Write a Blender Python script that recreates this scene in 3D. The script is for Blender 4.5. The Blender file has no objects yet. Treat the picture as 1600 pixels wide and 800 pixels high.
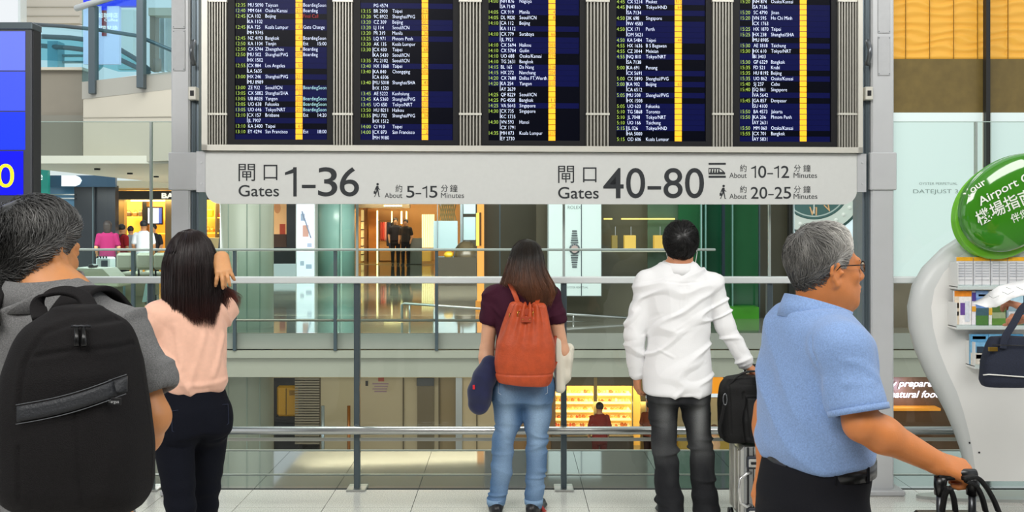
import bpy, math, random
import numpy as np
from mathutils import Matrix, Vector
random.seed(7)
RNG = np.random.default_rng(11)
scene = bpy.context.scene
COL = scene.collection
# ------------------------------------------------------------------ camera, world, lights, exposure
FPX, CAMH, HOR = 1450.0, 1.68, 345.0          # focal length in px of the 1600 px frame, eye height, horizon row
cd = bpy.data.cameras.new('camera'); cam = bpy.data.objects.new('camera', cd); COL.objects.link(cam)
cam.location = (0, 0, CAMH); cam.rotation_euler = (math.pi/2, 0, 0)
cd.sensor_width = 36; cd.lens = FPX/1600*36; cd.shift_y = -(400-HOR)/1600; cd.clip_start = .05; cd.clip_end = 300
scene.camera = cam
vs = scene.view_settings
scene.display_settings.display_device = 'sRGB'
vs.view_transform = 'Standard'; vs.look = 'None'; vs.gamma = 1; vs.use_curve_mapping = False
vs.exposure = 0.0
scene.cycles.use_denoising = True
scene.cycles.max_bounces = 8; scene.cycles.diffuse_bounces = 3; scene.cycles.glossy_bounces = 4
scene.cycles.transparent_max_bounces = 16; scene.cycles.caustics_reflective = False; scene.cycles.caustics_refractive = False
world = bpy.data.worlds.new('world'); scene.world = world; world.use_nodes = True
wn = world.node_tree.nodes; bg = wn['Background']
bg.inputs[0].default_value = (0.93, 0.97, 1.0, 1); bg.inputs[1].default_value = 0.95

def area_light(name, loc, target, size, energy, color=(1, 1, 1), size_y=None):
    l = bpy.data.lights.new(name, 'AREA'); l.energy = energy; l.color = color; l.size = size
    if size_y: l.shape = 'RECTANGLE'; l.size_y = size_y
    o = bpy.data.objects.new(name, l); COL.objects.link(o); o.location = loc
    o.rotation_euler = (Vector(target)-Vector(loc)).to_track_quat('-Z', 'Y').to_euler()
    return o
area_light('ceiling_light_panel', (-2.5, -1.5, 6.2), (0, 4.5, 1.0), 5, 640, (1, .98, .95), 4)
area_light('ceiling_light_panel', (3.5, 1.0, 6.4), (0.5, 4.5, .8), 4, 430, (1, .99, .96), 4)
# shop lamps, plus area lights added to brighten atrium, hall and lower level
area_light('atrium_fill', (-3, 9.5, 7.5), (-3, 14.5, -.5), 9, 650, (1, .99, .95), 3)  # unseen area light added above the atrium to brighten the far fascia
area_light('hall_fill', (-8.5, 19, 2.45), (-8.5, 19, 0), 5, 480, (.97, .98, 1), 3)  # area light without a fixture, added to brighten the gallery hall
area_light('hall_fill', (0, 20.5, 2.9), (-1, 29, -.3), 9, 1250, (1, .95, .87), 2)  # added light aimed backwards to lift the teal column and hall fronts
area_light('boutique_lamp', (-4.1, 35.7, 3.25), (-4.1, 38.8, .9), 3.4, 1500, (1, .8, .52), 2)
area_light('bag_shop_lamp', (-11.3, 27.6, 2.4), (-11.3, 28, 0), 5.5, 520, (1, .74, .36), 1.6)
area_light('bakery_lamp', (2.3, 22.6, -2.45), (2.3, 23.4, -4.2), 3.0, 120, (1, .74, .36), 1.2)
area_light('concourse_fill', (-3, 16, -.75), (-3, 21, -3.6), 7, 330, (1, .92, .8), 2)  # added area light, no fixture, to lift the dark lower level
area_light('concourse_fill', (6, 16, -.75), (6, 21, -3.6), 6, 170, (1, .9, .74), 2)  # second light added for the lower level

# ------------------------------------------------------------------ helpers
def X(px, d): return (px-800.0)/FPX*d
def Z(py, d): return CAMH-(py-HOR)/FPX*d
def P(px, py, d): return (X(px, d), d, Z(py, d))

def srgb(h):
    if isinstance(h, str):
        h = h.lstrip('#'); c = [int(h[i:i+2], 16)/255 for i in (0, 2, 4)]
    else: c = list(h)
    return tuple(x/12.92 if x <= .04045 else ((x+.055)/1.055)**2.4 for x in c)
MATS = {}
def mat(name, color, rough=.5, metal=0, emit=0, ecol=None, noise=0, nscale=8, bump=0, bscale=60, spec=.5, coat=0, attr=None, sheen=0, stretch=None, sss=0):
    if name in MATS: return MATS[name]
    m = bpy.data.materials.new(name); m.use_nodes = True; nt = m.node_tree; b = nt.nodes['Principled BSDF']
    c = srgb(color)
    b.inputs['Base Color'].default_value = (*c, 1); b.inputs['Roughness'].default_value = rough
    b.inputs['Metallic'].default_value = metal; b.inputs['Specular IOR Level'].default_value = spec
    b.inputs['Coat Weight'].default_value = coat; b.inputs['Coat Roughness'].default_value = .05
    if sheen: b.inputs['Sheen Weight'].default_value = sheen
    if sss:
        b.inputs['Subsurface Weight'].default_value = sss; b.inputs['Subsurface Radius'].default_value = (.01, .004, .002)
    if emit:
        b.inputs['Emission Color'].default_value = (*(srgb(ecol) if ecol else c), 1); b.inputs['Emission Strength'].default_value = emit
    tc = None
    def coords(scale):
        nonlocal tc
        if tc is None: tc = nt.nodes.new('ShaderNodeTexCoord')
        mp = nt.nodes.new('ShaderNodeMapping'); nt.links.new(tc.outputs['Object'], mp.inputs[0])
        if stretch: mp.inputs['Scale'].default_value = stretch
        n = nt.nodes.new('ShaderNodeTexNoise'); n.inputs['Scale'].default_value = scale; n.inputs['Detail'].default_value = 4
        nt.links.new(mp.outputs[0], n.inputs['Vector']); return n
    src = None
    if attr:
        a = nt.nodes.new('ShaderNodeAttribute'); a.attribute_name = attr; src = a.outputs['Color']
        nt.links.new(src, b.inputs['Base Color'])
    if noise:
        n = coords(nscale)
        mr = nt.nodes.new('ShaderNodeMapRange'); mr.inputs[1].default_value = .3; mr.inputs[2].default_value = .7
        mr.inputs[3].default_value = 1-noise; mr.inputs[4].default_value = 1+noise
        nt.links.new(n.outputs[0], mr.inputs[0])
        mx = nt.nodes.new('ShaderNodeVectorMath'); mx.operation = 'SCALE'
        if src: nt.links.new(src, mx.inputs[0])
        else: mx.inputs[0].default_value = c
        nt.links.new(mr.outputs[0], mx.inputs['Scale']); nt.links.new(mx.outputs[0], b.inputs['Base Color'])
    if bump:
        n = coords(bscale); bp = nt.nodes.new('ShaderNodeBump'); bp.inputs['Strength'].default_value = bump; bp.inputs['Distance'].default_value = .01
        nt.links.new(n.outputs[0], bp.inputs['Height']); nt.links.new(bp.outputs[0], b.inputs['Normal'])
    MATS[name] = m; return m

def glass(name, tint='#eef6f4', refl=.12, rough=.0):
    """thin architectural pane: clear body with a Fresnel mirror on top"""
    if name in MATS: return MATS[name]
    m = bpy.data.materials.new(name); m.use_nodes = True; nt = m.node_tree; nt.nodes.clear()
    out = nt.nodes.new('ShaderNodeOutputMaterial'); mix = nt.nodes.new('ShaderNodeMixShader')
    t = nt.nodes.new('ShaderNodeBsdfTransparent'); t.inputs[0].default_value = (*srgb(tint), 1)
    g = nt.nodes.new('ShaderNodeBsdfGlossy'); g.inputs['Roughness'].default_value = rough
    fr = nt.nodes.new('ShaderNodeFresnel'); fr.inputs[0].default_value = 1.45
    mu = nt.nodes.new('ShaderNodeMath'); mu.operation = 'MULTIPLY'; mu.inputs[1].default_value = refl/.035
    mu.use_clamp = True
    ge = nt.nodes.new('ShaderNodeNewGeometry'); iv = nt.nodes.new('ShaderNodeMath'); iv.operation = 'SUBTRACT'; iv.inputs[0].default_value = 1
    m2 = nt.nodes.new('ShaderNodeMath'); m2.operation = 'MULTIPLY'; nt.links.new(ge.outputs['Backfacing'], iv.inputs[1])
    nt.links.new(fr.outputs[0], mu.inputs[0]); nt.links.new(mu.outputs[0], m2.inputs[0]); nt.links.new(iv.outputs[0], m2.inputs[1]); nt.links.new(m2.outputs[0], mix.inputs[0])
    nt.links.new(t.outputs[0], mix.inputs[1]); nt.links.new(g.outputs[0], mix.inputs[2]); nt.links.new(mix.outputs[0], out.inputs[0])
    MATS[name] = m; return m

WM = {}   # world matrix of Empties
def props(o, label=None, cat=None, group=None, kind=None):
    if label: o['label'] = label
    if cat: o['category'] = cat
    if group: o['group'] = group
    if kind: o['kind'] = kind
    return o
def empty(name, loc, label=None, cat=None, group=None, rz=0.0, kind=None):
    o = bpy.data.objects.new(name, None); COL.objects.link(o); o.location = loc; o.rotation_euler = (0, 0, rz)
    o.empty_display_size = .1
    WM[o.name] = Matrix.Translation(Vector(loc)) @ Matrix.Rotation(rz, 4, 'Z')
    return props(o, label, cat, group, kind)
def attach(o, parent):
    o.parent = parent
    o.matrix_parent_inverse = WM[parent.name].inverted() if parent.name in WM else Matrix.Identity(4)

def mesh_obj(name, V, Fc, m=None, parent=None, smooth=False, col=None, recenter=True):
    """V: n x 3 world coordinates; Fc: list/array of faces, or a list of arrays"""
    V = np.asarray(V, dtype=np.float64).reshape(-1, 3)
    me = bpy.data.meshes.new(name)
    o = bpy.data.objects.new(name, me); COL.objects.link(o)
    if parent is None and recenter and len(V):
        c = (V.min(0)+V.max(0))/2; c[2] = V[:, 2].min(); V = V-c; o.location = c; WM[o.name] = Matrix.Translation(Vector(c))
    if isinstance(Fc, np.ndarray) or (len(Fc) and isinstance(Fc[0], np.ndarray)):
        arrs = [Fc] if isinstance(Fc, np.ndarray) else Fc
        arrs = [a for a in arrs if len(a)]
        loops = np.concatenate([a.ravel() for a in arrs]).astype(np.int32)
        tot = np.concatenate([np.full(len(a), a.shape[1], np.int32) for a in arrs])
        start = np.concatenate([[0], np.cumsum(tot)[:-1]]).astype(np.int32)
        me.vertices.add(len(V)); me.vertices.foreach_set('co', V.astype(np.float32).ravel())
        me.loops.add(len(loops)); me.loops.foreach_set('vertex_index', loops)
        me.polygons.add(len(tot)); me.polygons.foreach_set('loop_start', start); me.polygons.foreach_set('loop_total', tot)
        me.update(calc_edges=True)
    else:
        me.from_pydata([tuple(v) for v in V], [], Fc)
    if smooth: me.polygons.foreach_set('use_smooth', np.ones(len(me.polygons), bool))
    if m: me.materials.append(m)
    if col is not None:
        a = me.color_attributes.new('Col', 'FLOAT_COLOR', 'POINT')
        c4 = np.ones((len(V), 4), np.float32); c4[:, :3] = col; a.data.foreach_set('color', c4.ravel())
    me.update()
    if parent is not None: attach(o, parent)
    return o

class MB:
    def __init__(s): s.v = []; s.f = []
    def add(s, V, Fc):
        b = len(s.v); s.v += [tuple(v) for v in V]; s.f += [tuple(b+i for i in f) for f in Fc]; return s
    def box(s, lo, hi, bev=0):
        (x0, y0, z0), (x1, y1, z1) = lo, hi
        if bev:
            b = min(bev, (x1-x0)*.45, (y1-y0)*.45, (z1-z0)*.45)
            V = []
            for (sx, sy, sz) in [(a, c, d) for a in (0, 1) for c in (0, 1) for d in (0, 1)]:
                x = (x0, x1)[sx]; y = (y0, y1)[sy]; z = (z0, z1)[sz]; ix = x+b*(1-2*sx); iy = y+b*(1-2*sy); iz = z+b*(1-2*sz)
                V += [(x, iy, iz), (ix, y, iz), (ix, iy, z)]
            idx = lambda sx, sy, sz, k: (sx*4+sy*2+sz)*3+k
            Fc = []
            for k in range(3):
                o1, o2 = [a for a in range(3) if a != k]
                for sd in (0, 1):
                    q = []
                    for (u, w) in ((0, 0), (1, 0), (1, 1), (0, 1)):
                        t = [0, 0, 0]; t[k] = sd; t[o1] = u; t[o2] = w; q.append(idx(*t, k))
                    Fc.append(q)
                for (u, w) in ((0, 0), (1, 0), (1, 1), (0, 1)):
                    a = [0, 0, 0]; a[o1] = u; a[o2] = w; c = list(a); c[k] = 1
                    Fc.append([idx(*a, o1), idx(*a, o2), idx(*c, o2), idx(*c, o1)])
            for t in [(a, c, d) for a in (0, 1) for c in (0, 1) for d in (0, 1)]: Fc.append([idx(*t, 0), idx(*t, 1), idx(*t, 2)])
            return s.add(V, Fc)
        V = [(x0, y0, z0), (x1, y0, z0), (x1, y1, z0), (x0, y1, z0), (x0, y0, z1), (x1, y0, z1), (x1, y1, z1), (x0, y1, z1)]
        return s.add(V, [(0, 3, 2, 1), (4, 5, 6, 7), (0, 1, 5, 4), (1, 2, 6, 5), (2, 3, 7, 6), (3, 0, 4, 7)])
    def tube(s, pts, r, n=10, closed=False, flat=None):
        """swept tube; r number or list; flat=(axis vector, factor) squashes the section"""
        pts = [Vector(p) for p in pts]; m = len(pts); rs = r if hasattr(r, '__len__') else [r]*m
        V = []; up = None
        for i, p in enumerate(pts):
            if closed: t = pts[(i+1) % m]-pts[i-1]
            else: t = pts[min(i+1, m-1)]-pts[max(i-1, 0)]
            t.normalize()
            if up is None: up = Vector((0, 0, 1)) if abs(t.z) < .9 else Vector((0, 1, 0))
            a = t.cross(up); 
            if a.length < 1e-5: a = t.cross(Vector((1, 0, 0)))
            a.normalize(); b = a.cross(t); b.normalize(); up = b
            for k in range(n):
                q = 2*math.pi*k/n; w = a*math.cos(q)*rs[i]+b*math.sin(q)*rs[i]
                if flat:
                    fa = Vector(flat[0]).normalized(); w = w-fa*w.dot(fa)*(1-flat[1])
                V.append(p+w)
        Fc = []
        for i in range(m if closed else m-1):
            j = (i+1) % m
            for k in range(n): k2 = (k+1) % n; Fc.append((i*n+k, i*n+k2, j*n+k2, j*n+k))
        if not closed: Fc.append(tuple(range(n-1, -1, -1))); Fc.append(tuple((m-1)*n+k for k in range(n)))
        return s.add(V, Fc)
    def cyl(s, p0, p1, r, n=16, r1=None): return s.tube([p0, p1], [r, r if r1 is None else r1], n)
    def prism(s, poly, y0, y1):
        """poly: (x, z) outline extruded along y"""
        n = len(poly); V = [(x, y0, z) for x, z in poly]+[(x, y1, z) for x, z in poly]
        Fc = [tuple(range(n)), tuple(range(2*n-1, n-1, -1))]+[((i+1) % n, i, n+i, n+(i+1) % n) for i in range(n)]
        return s.add(V, Fc)
    def sphere(s, c, r, nu=16, nv=10, R=None):
        r = r if hasattr(r, '__len__') else (r, r, r); V = []; Fc = []
        for j in range(nv+1):
            th = math.pi*j/nv
            for i in range(nu):
                ph = 2*math.pi*i/nu; q = Vector((r[0]*math.sin(th)*math.cos(ph), r[1]*math.sin(th)*math.sin(ph), r[2]*math.cos(th)))
                if R is not None: q = R @ q
                V.append(Vector(c)+q)
        for j in range(nv):
            for i in range(nu): i2 = (i+1) % nu; Fc.append((j*nu+i, (j+1)*nu+i, (j+1)*nu+i2, j*nu+i2))
        return s.add(V, Fc)
    def build(s, name, m=None, parent=None, smooth=False, **kw):
        return mesh_obj(name, s.v, s.f, m, parent, smooth, **kw)
def BX(name, lo, hi, m, parent=None, bev=0, smooth=False):
    lo2 = [min(a, b) for a, b in zip(lo, hi)]; hi2 = [max(a, b) for a, b in zip(lo, hi)]
    return MB().box(lo2, hi2, bev).build(name, m, parent, smooth)
def PB(name, px0, px1, py0, py1, d, th, m, parent=None, bev=0):
    """box whose front face, at depth d, spans the given columns and rows; it is th deep"""
    return BX(name, (X(px0, d), d, Z(py1, d)), (X(px1, d), d+th, Z(py0, d)), m, parent, bev)
def rig_copy(root, loc, label=None, sc=None):
    r = root.copy(); COL.objects.link(r); r.location = loc
    if sc: r.scale = sc
    if label: r['label'] = label
    def rec(a, b):
        for ch in list(a.children):
            if ch is b: continue
            c = ch.copy(); COL.objects.link(c); c.parent = b; rec(ch, c)
    rec(root, r); return r

# ------------------------------------------------------------------ lettering (built-in font, meshed once per string)
TXT = {}
def prep_text(items):
    """items: set of (string, resolution, weight)"""
    obs = []
    for key in items:
        if key in TXT: continue
        s, res, wt = key
        c = bpy.data.curves.new('lettering', 'FONT'); c.body = s; c.resolution_u = res; c.size = 1; c.fill_mode = 'BOTH'; c.dimensions = '2D'; c.offset = wt
        o = bpy.data.objects.new('lettering', c); COL.objects.link(o); obs.append((key, o, c))
    bpy.context.view_layer.update(); dg = bpy.context.evaluated_depsgraph_get()
    for key, o, c in obs:
        me = bpy.data.meshes.new_from_object(o.evaluated_get(dg))
        V = np.zeros(len(me.vertices)*3); me.vertices.foreach_get('co', V); V = V.reshape(-1, 3)[:, :2]
        Fc = [tuple(p.vertices) for p in me.polygons]
        if len(V): V = V-[V[:, 0].min(), 0]
        TXT[key] = (V, Fc, V[:, 0].max() if len(V) else 0)
        bpy.data.meshes.remove(me)
    for key, o, c in obs: bpy.data.objects.remove(o); bpy.data.curves.remove(c)
CAP = .70   # cap height of the built-in face at size 1 (measured below)
def put_text(mb, s, x, y, hcap, fn, width=None, res=2, wt=0.0, anchor='l', xs=1.0, shear=0.0):
    """adds the string to mb; (x, y) is the left end of the baseline in plane units, fn(u, v) -> world point; hcap cap height; width fits the width"""
    key = (s, res, wt)
    if key not in TXT: prep_text([key])
    V, Fc, w = TXT[key]; k = hcap/CAP; kx = width/w if width else k*xs
    wd = w*kx; ox = x-(wd if anchor == 'r' else wd/2 if anchor == 'c' else 0)
    mb.add([fn(ox+a*kx+shear*b*k, y+b*k) for a, b in V], Fc)
    return wd
prep_text([('H', 2, 0.0)]); CAP = float(TXT[('H', 2, 0.0)][0][:, 1].max())
# ------------------------------------------------------------------ materials of the place
M_steel = mat('brushed_steel', '#c9cac8', .28, 1, bump=.02, bscale=200)
M_alu = mat('grey_painted_metal', '#b9bbbd', .45, .15, noise=.03, nscale=30)
M_alu2 = mat('light_grey_metal', '#c6c8ca', .4, .2, noise=.02)
M_warmalu = mat('warm_grey_aluminium', '#d4d2c8', .4, .3, noise=.03)
M_rail = mat('rail_aluminium', '#dfe4e4', .35, .2)
M_dark = mat('black_metal', '#1c1d20', .4, .3)
M_darkpost = mat('dark_grey_post', '#566268', .35, .5)
M_bezel = mat('black_bezel', '#1c1c1e', .5, spec=.2)
M_sign = mat('sign_grey', '#d0d2cf', .5, .1, noise=.015, nscale=40)
M_ink = mat('sign_ink', '#23272b', .6)
M_gran = mat('speckled_granite', '#cbc9c2', .16, noise=.34, nscale=150, spec=.7)
M_gran2 = mat('polished_dark_granite', '#505555', .05, noise=.08, nscale=60, spec=.9, coat=.5)
M_joint = mat('floor_joint', '#55565a', .8)
M_pane = glass('clear_pane', '#f5faf8', .04)
M_pane2 = glass('far_pane', '#e6f1ee', .05)
M_farfloor = mat('polished_hall_floor', '#8f8d80', .07, noise=.06, nscale=1.2, spec=.9, coat=.6)
M_lowfloor = mat('lower_floor', '#8a8474', .3)
M_fascia = mat('fascia_grey', '#a2a298', .5, noise=.03, nscale=3)
M_fascia2 = mat('fascia_pale', '#b3b2a2', .5)
M_soffit = mat('warm_beige_panel', '#b3a888', .7, noise=.04, nscale=2)
M_beige = mat('beige_wall', '#bfbaab', .6, noise=.02, nscale=2)
M_brown = mat('taupe_wall', '#857f72', .6, noise=.05, nscale=2)
M_darkshop = mat('dark_shop_front', '#22252b', .25, noise=.1, nscale=2)

# ------------------------------------------------------------------ near floor: tiles on a bed
DG = 5.80                                         # depth of the glass barrier
bw = BX('wall_back', (-14, -8.2, 0), (14, -8, 6.6), mat('hall_back_wall', '#8d877c', .7, noise=.05, nscale=1)); props(bw, kind='structure')
hc = BX('ceiling_hall', (-14, -8.2, 6.6), (14, 4.5, 6.8), mat('hall_ceiling', '#d9d8d2', .7)); hc.name = 'ceiling'; props(hc, kind='structure')
floor = BX('floor', (-14, -8.2, -.30), (14, 6.78, -.012), M_joint); props(floor, kind='structure')
TW = .516; rows = [-.9, -.3, .3, .9, 1.5, 2.1, 2.7, 3.3, 3.9, 4.5, 4.92, 5.44, DG]
tile_me = {}
for j in range(len(rows)-1):
    y0, y1 = rows[j]+.002, rows[j+1]-.002
    for i in range(-9, 9):
        x0 = -.07+i*TW+.002; x1 = x0+TW-.004
        if (y0+y1)/2 < .8 and abs(i) > 3: continue
        key = j
        if key not in tile_me:
            t = MB().box((0, 0, -.012), (x1-x0, y1-y0, 0)).build('tile', M_gran, recenter=False, parent=floor); tile_me[key] = t.data
        else:
            t = bpy.data.objects.new('tile', tile_me[key]); COL.objects.link(t); attach(t, floor)
        t.matrix_basis = Matrix.Translation((x0, y0, 0))
for y0, y1 in ((DG+.03, 6.13), (6.15, 6.78)):
    first = None
    for i in range(-13, 13):
        x0 = -.07+i*TW+.0015
        if first is None: first = MB().box((0, 0, -.012), (TW-.003, y1-y0, 0)).build('tile', M_gran2, recenter=False, parent=floor); t = first
        else: t = bpy.data.objects.new('tile', first.data); COL.objects.link(t); attach(t, floor)
        t.matrix_basis = Matrix.Translation((x0, y0, 0))
BX('metal_strip', (-7, 6.13, -.012), (7, 6.15, .004), M_steel, floor)
BX('slab_edge_trim', (-7, 6.78, -.30), (7, 6.80, .004), M_fascia, floor)

# ------------------------------------------------------------------ glass barrier
gb = empty('glass_barrier', (0, DG, 0), 'tall glass barrier with white top rail and steel tube rail in front of the void', 'barrier')
posts = [235-322, 235, 557.5, 881, 1203, 1526, 1848]
for k, px in enumerate(posts):
    x = X(px, DG); MB().box((x-.018, DG-.01, 0), (x+.018, DG+.04, Z(441, DG)), .006).build('post', M_darkpost, gb)
    MB().box((x-.06, DG-.05, -.004), (x+.06, DG+.09, .012), .004).build('base_plate', M_steel, gb)
    MB().box((x-.016, DG-.045, Z(675, DG)), (x+.016, DG, Z(664, DG)), .004).build('rail_bracket', M_steel, gb)
    if k < len(posts)-1:
        xa, xb = x+.008, X(posts[k+1], DG)-.008
        BX('glass_pane', (xa, DG+.006, .02), (xb, DG+.018, Z(441, DG)), M_pane, gb)
        BX('glass_pane', (xa, DG+.006, Z(432, DG)), (xb, DG+.018, Z(190, DG)), M_pane, gb)
    if k < len(posts)-1: BX('pane_edge', (x, DG+.005, Z(190.6, DG)), (X(posts[k+1], DG), DG+.019, Z(189.4, DG)), mat('pane_edge_green', '#b9cdc6', .3), gb)
    BX('joint_strip', (x-.007, DG+.002, Z(432, DG)), (x+.007, DG+.022, Z(190, DG)), mat('joint_silver', '#b9c4c0', .3, .4), gb)
xL, xR = X(-87, DG), X(1848, DG)
MB().box((xL, DG-.03, Z(442.5, DG)), (xR, DG+.05, Z(432.5, DG)), .005).build('top_rail', M_rail, gb)
MB().tube([(xL, DG-.055, Z(669.5, DG)), (xR, DG-.055, Z(669.5, DG))], .025, 16).build('tube_rail', M_steel, gb, True)
BX('reflection_bar', (xL, DG-.004, Z(689, DG)), (xR, DG+.004, Z(684, DG)), mat('bar_grey', '#a9aba3', .4, .3), gb)  # grey bar added for the tube rail's reflection in the glass

# ------------------------------------------------------------------ columns that carry the board
def column(px0, px1, label, mirror):
    c = empty('support_column', (X((px0+px1)/2, DG), DG, 0), label, 'column')
    x0, x1 = X(px0, DG), X(px1, DG); y0, y1 = DG-.10, DG+.12
    MB().box((x0, y0, 0), (x1, y1, 4.4), .01).build('shaft', M_alu2, c)
    MB().box((x0-.05, y0-.05, 0), (x1+.05, y1+.05, .035), .008).build('base_plate', M_alu, c)
    e = .012
    MB().box((x0-e, y0-e, Z(298, DG)), (x1+(.05 if not mirror else e), y1+e, Z(240, DG)), .006).build('collar', M_alu2, c)
    ix = x1 if not mirror else x0; s = 1 if not mirror else -1
    a, b = sorted((ix, ix+s*.045))
    BX('channel', (a, y0+.03, 0), (b, y1-.03, 4.4), mat('channel_blue_grey', '#76838c', .35, .5), c)
    a, b = sorted((ix+s*.012, ix+s*.03))
    BX('groove', (a, y0+.02, 0), (b, y0+.032, 4.4), M_darkpost, c)
    pc = (px0+px1)/2-(1 if not mirror else -2)
    for ya, yb in ((52, 115), (122-62-62, 50)) if not mirror else ((62, 122), (0, 57)):
        pl = MB().box((X(pc-10, DG), y0-.006, Z(yb, DG)), (X(pc+9, DG), y0, Z(ya, DG)), .002).build('cover_plate', M_alu, c)
        s_ = MB()
        for qx in (pc-8.5, pc+7.5):
            for qy in (ya+2.5, yb-2.5): s_.cyl((X(qx, DG), y0-.008, Z(qy, DG)), (X(qx, DG), y0-.006, Z(qy, DG)), .003, 8)
        s_.build('screw', M_darkpost, pl)
    # curved grab handle and latch beside the board
    hx = ix+s*.03; h = []
    for k in range(9):
        t = k/8; h.append((hx+s*.004, y0-.02-.045*math.sin(math.pi*t), Z(70+36*t, DG)))
    MB().tube(h, .014, 10).build('grab_handle', mat('handle_grey', '#6f7377', .3, .7), c, True)
    a, b = sorted((ix+s*.0, ix+s*.05))
    la = MB().box((a, y0-.03, Z(160, DG)), (b, y0+.03, Z(140, DG)), .004).build('latch', M_warmalu, c)
    a, b = sorted((ix+s*.014, ix+s*.036))
    BX('latch_slot', (a, y0-.034, Z(154, DG)), (b, y0-.03, Z(146, DG)), M_dark, la)
column(276, 305, 'grey metal column left of the flight board, nearer the woman in pink', False)
column(1352, 1387, 'grey metal column right of the flight board, above the man in the blue shirt', True)

# ------------------------------------------------------------------ departure board
DL, DR = 5.46, 5.66
XLb = X(320, DL); XRb = X(1345, DR); MBD = (DR-DL)/(XRb-XLb)
NB = Vector((MBD, -1, 0)).normalized()
def bdepth(px): a = (px-800)/FPX; return (DL-MBD*XLb)/(1-MBD*a)
def bpt(px, z, off=0):
    d = bdepth(px); return Vector(((px-800)/FPX*d, d, z))+NB*off
def bz(py, px): return Z(py, bdepth(px))
def bbox(mb, px0, px1, z0, z1, o0, o1, bev=0):
    V = [bpt(px0, z0, o0), bpt(px1, z0, o0), bpt(px1, z0, o1), bpt(px0, z0, o1), bpt(px0, z1, o0), bpt(px1, z1, o0), bpt(px1, z1, o1), bpt(px0, z1, o1)]
    return mb.add(V, [(0, 1, 2, 3), (4, 7, 6, 5), (0, 4, 5, 1), (1, 5, 6, 2), (2, 6, 7, 3), (3, 7, 4, 0)])
ZB = bz(235.5, 320); ZT = 4.15
board = empty('departure_board', (0, 5.7, ZB), 'wide overhead flight departure board with five dark screens listing times, flights and gates', 'flight board')
bb = bbox(MB(), 317, 1345, ZB, ZT, -.10, -.045); bb.build('housing', M_warmalu, board)
fr = MB()
bbox(fr, 317, 1345, ZB, ZB+.034, -.045, .03); bbox(fr, 317, 326, ZB, ZT, -.045, .03); bbox(fr, 1338, 1345, ZB, ZT, -.045, .03); bbox(fr, 317, 1345, ZT-.03, ZT, -.045, .03)
fr.build('frame', M_warmalu, board)
VENTS = [(326, 355.5), (520, 552), (717, 752.5), (915, 952), (1112, 1145), (1308, 1338)]
SCR = [(355.5, 520), (552, 717), (752.5, 915), (952, 1112), (1145, 1308)]
M_ventback = mat('vent_back', '#6d6a62', .8)
for a, b in VENTS:
    mb = MB(); bbox(mb, a, b, ZB+.034, ZT-.03, -.04, -.012); vb = mb.build('vent_back', M_ventback, board)
    n = 7
    for k in range(n):
        w = (b-a)/n; m0 = a+w*k+w*.30; m1 = a+w*(k+1)-w*.30
        mb = MB(); bbox(mb, m0, m1, ZB+.036, ZT-.035, -.012, .014); mb.build('vent_slat', mat('slat_grey', '#b3b1a8', .4, .3), board)
    for py in (178.5, 2.0, -176):
        mb = MB(); zc = bz(py, a); bbox(mb, a, b, zc-.006, zc+.006, -.012, .018); mb.build('vent_crossbar', M_warmalu, board)
M_disp = mat('display_dark', '#020308', .3, emit=1, ecol='#04050f', spec=.08)
M_band = mat('display_blue_band', '#060824', .3, emit=1, ecol='#0a0e3e', spec=.08)
M_twhite = mat('display_white', '#dfe8ff', .5, emit=.85, ecol='#d5e2ff')
M_tlime = mat('display_lime', '#a8c850', .5, emit=.6, ecol='#a4c546')
M_tyel = mat('display_amber', '#f7ad14', .5, emit=.8, ecol='#f7ad12')
M_tred = mat('display_red', '#a01418', .5, emit=.6, ecol='#a0161c')
M_tcyan = mat('display_cyan', '#a8dde0', .5, emit=.8, ecol='#a4d8e0')
F1 = """12:35|MU 5090|Taiyuan|62|BoardingSoon
12:40|MM 064|Osaka/Kansai|217|Boarding
12:45|*CA 102|Beijing|70|!Final Call
|KA 1102|||
12:45|*KA 725|Kuala Lumpur|42|Gate Change
|MH 9745|||
12:45|NZ 4193|Bangkok|45|BoardingSoon
12:50|KA 1104|Tianjin||Est       15:00
12:50|CX 5744|Zhengzhou|1|Boarding
12:50|*MU 502|Shanghai/PVG|509|Boarding
|HX 1502|||
12:55|*CX 884|Los Angeles|50|
|LA 5635|||
13:00|*HX 246|Shanghai/PVG|211|
|MU 8989|||
13:00|ZE 932|Seoul/ICN|210|+BoardingSoon
13:05|CX 5882|Shanghai/SHA|25|
13:05|UB 8028|Yangon|202|+BoardingSoon
13:05|UO 638|Fukuoka|219|+BoardingSoon
13:05|UO 646|Tokyo/NRT|201|+BoardingSoon
13:10|*CX 157|Brisbane||Est       14:20
|JL 7907|||
13:10|KA 5400|Taipei|61|
13:10|EY 4294|San Francisco||Est       18:00"""
F2 = """|PG 4574|||
13:15|BR 2900|Taipei|216|
13:20|9C 8922|Shanghai/PVG|511|
13:20|CZ 309|Beijing|501|
13:20|LJ 114|Seoul/ICN|206|
13:20|PR 319|Manila|36|
13:25|LQ 971|Phnom Penh|504|
13:30|AK 135|Kuala Lumpur|213|
13:30|*CX 430|Taipei|68|
|KA 5430|Seoul/ICN||
13:35|7C 2102|Seoul/ICN|214|
13:40|HX 1868|Taipei|26|
13:40|*KA 840|Chongqing|502|
|CA 6506|||
13:40|*MU 5018|Shanghai/SHA|43|
|HX 1520|||
13:45|AE 5222|Kaohsiung|24|
13:45|KA 5360|Shanghai/PVG|69|
13:45|UO 650|Tokyo/NRT|215|
13:50|HU 8211|Haikou|209|
13:55|*MU 702|Shanghai/PVG|34|
|HX 1512|||
14:00|CI 910|Taipei|32|
14:00|*CX 870|San Francisco|2|
|MH 9180|||"""
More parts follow.
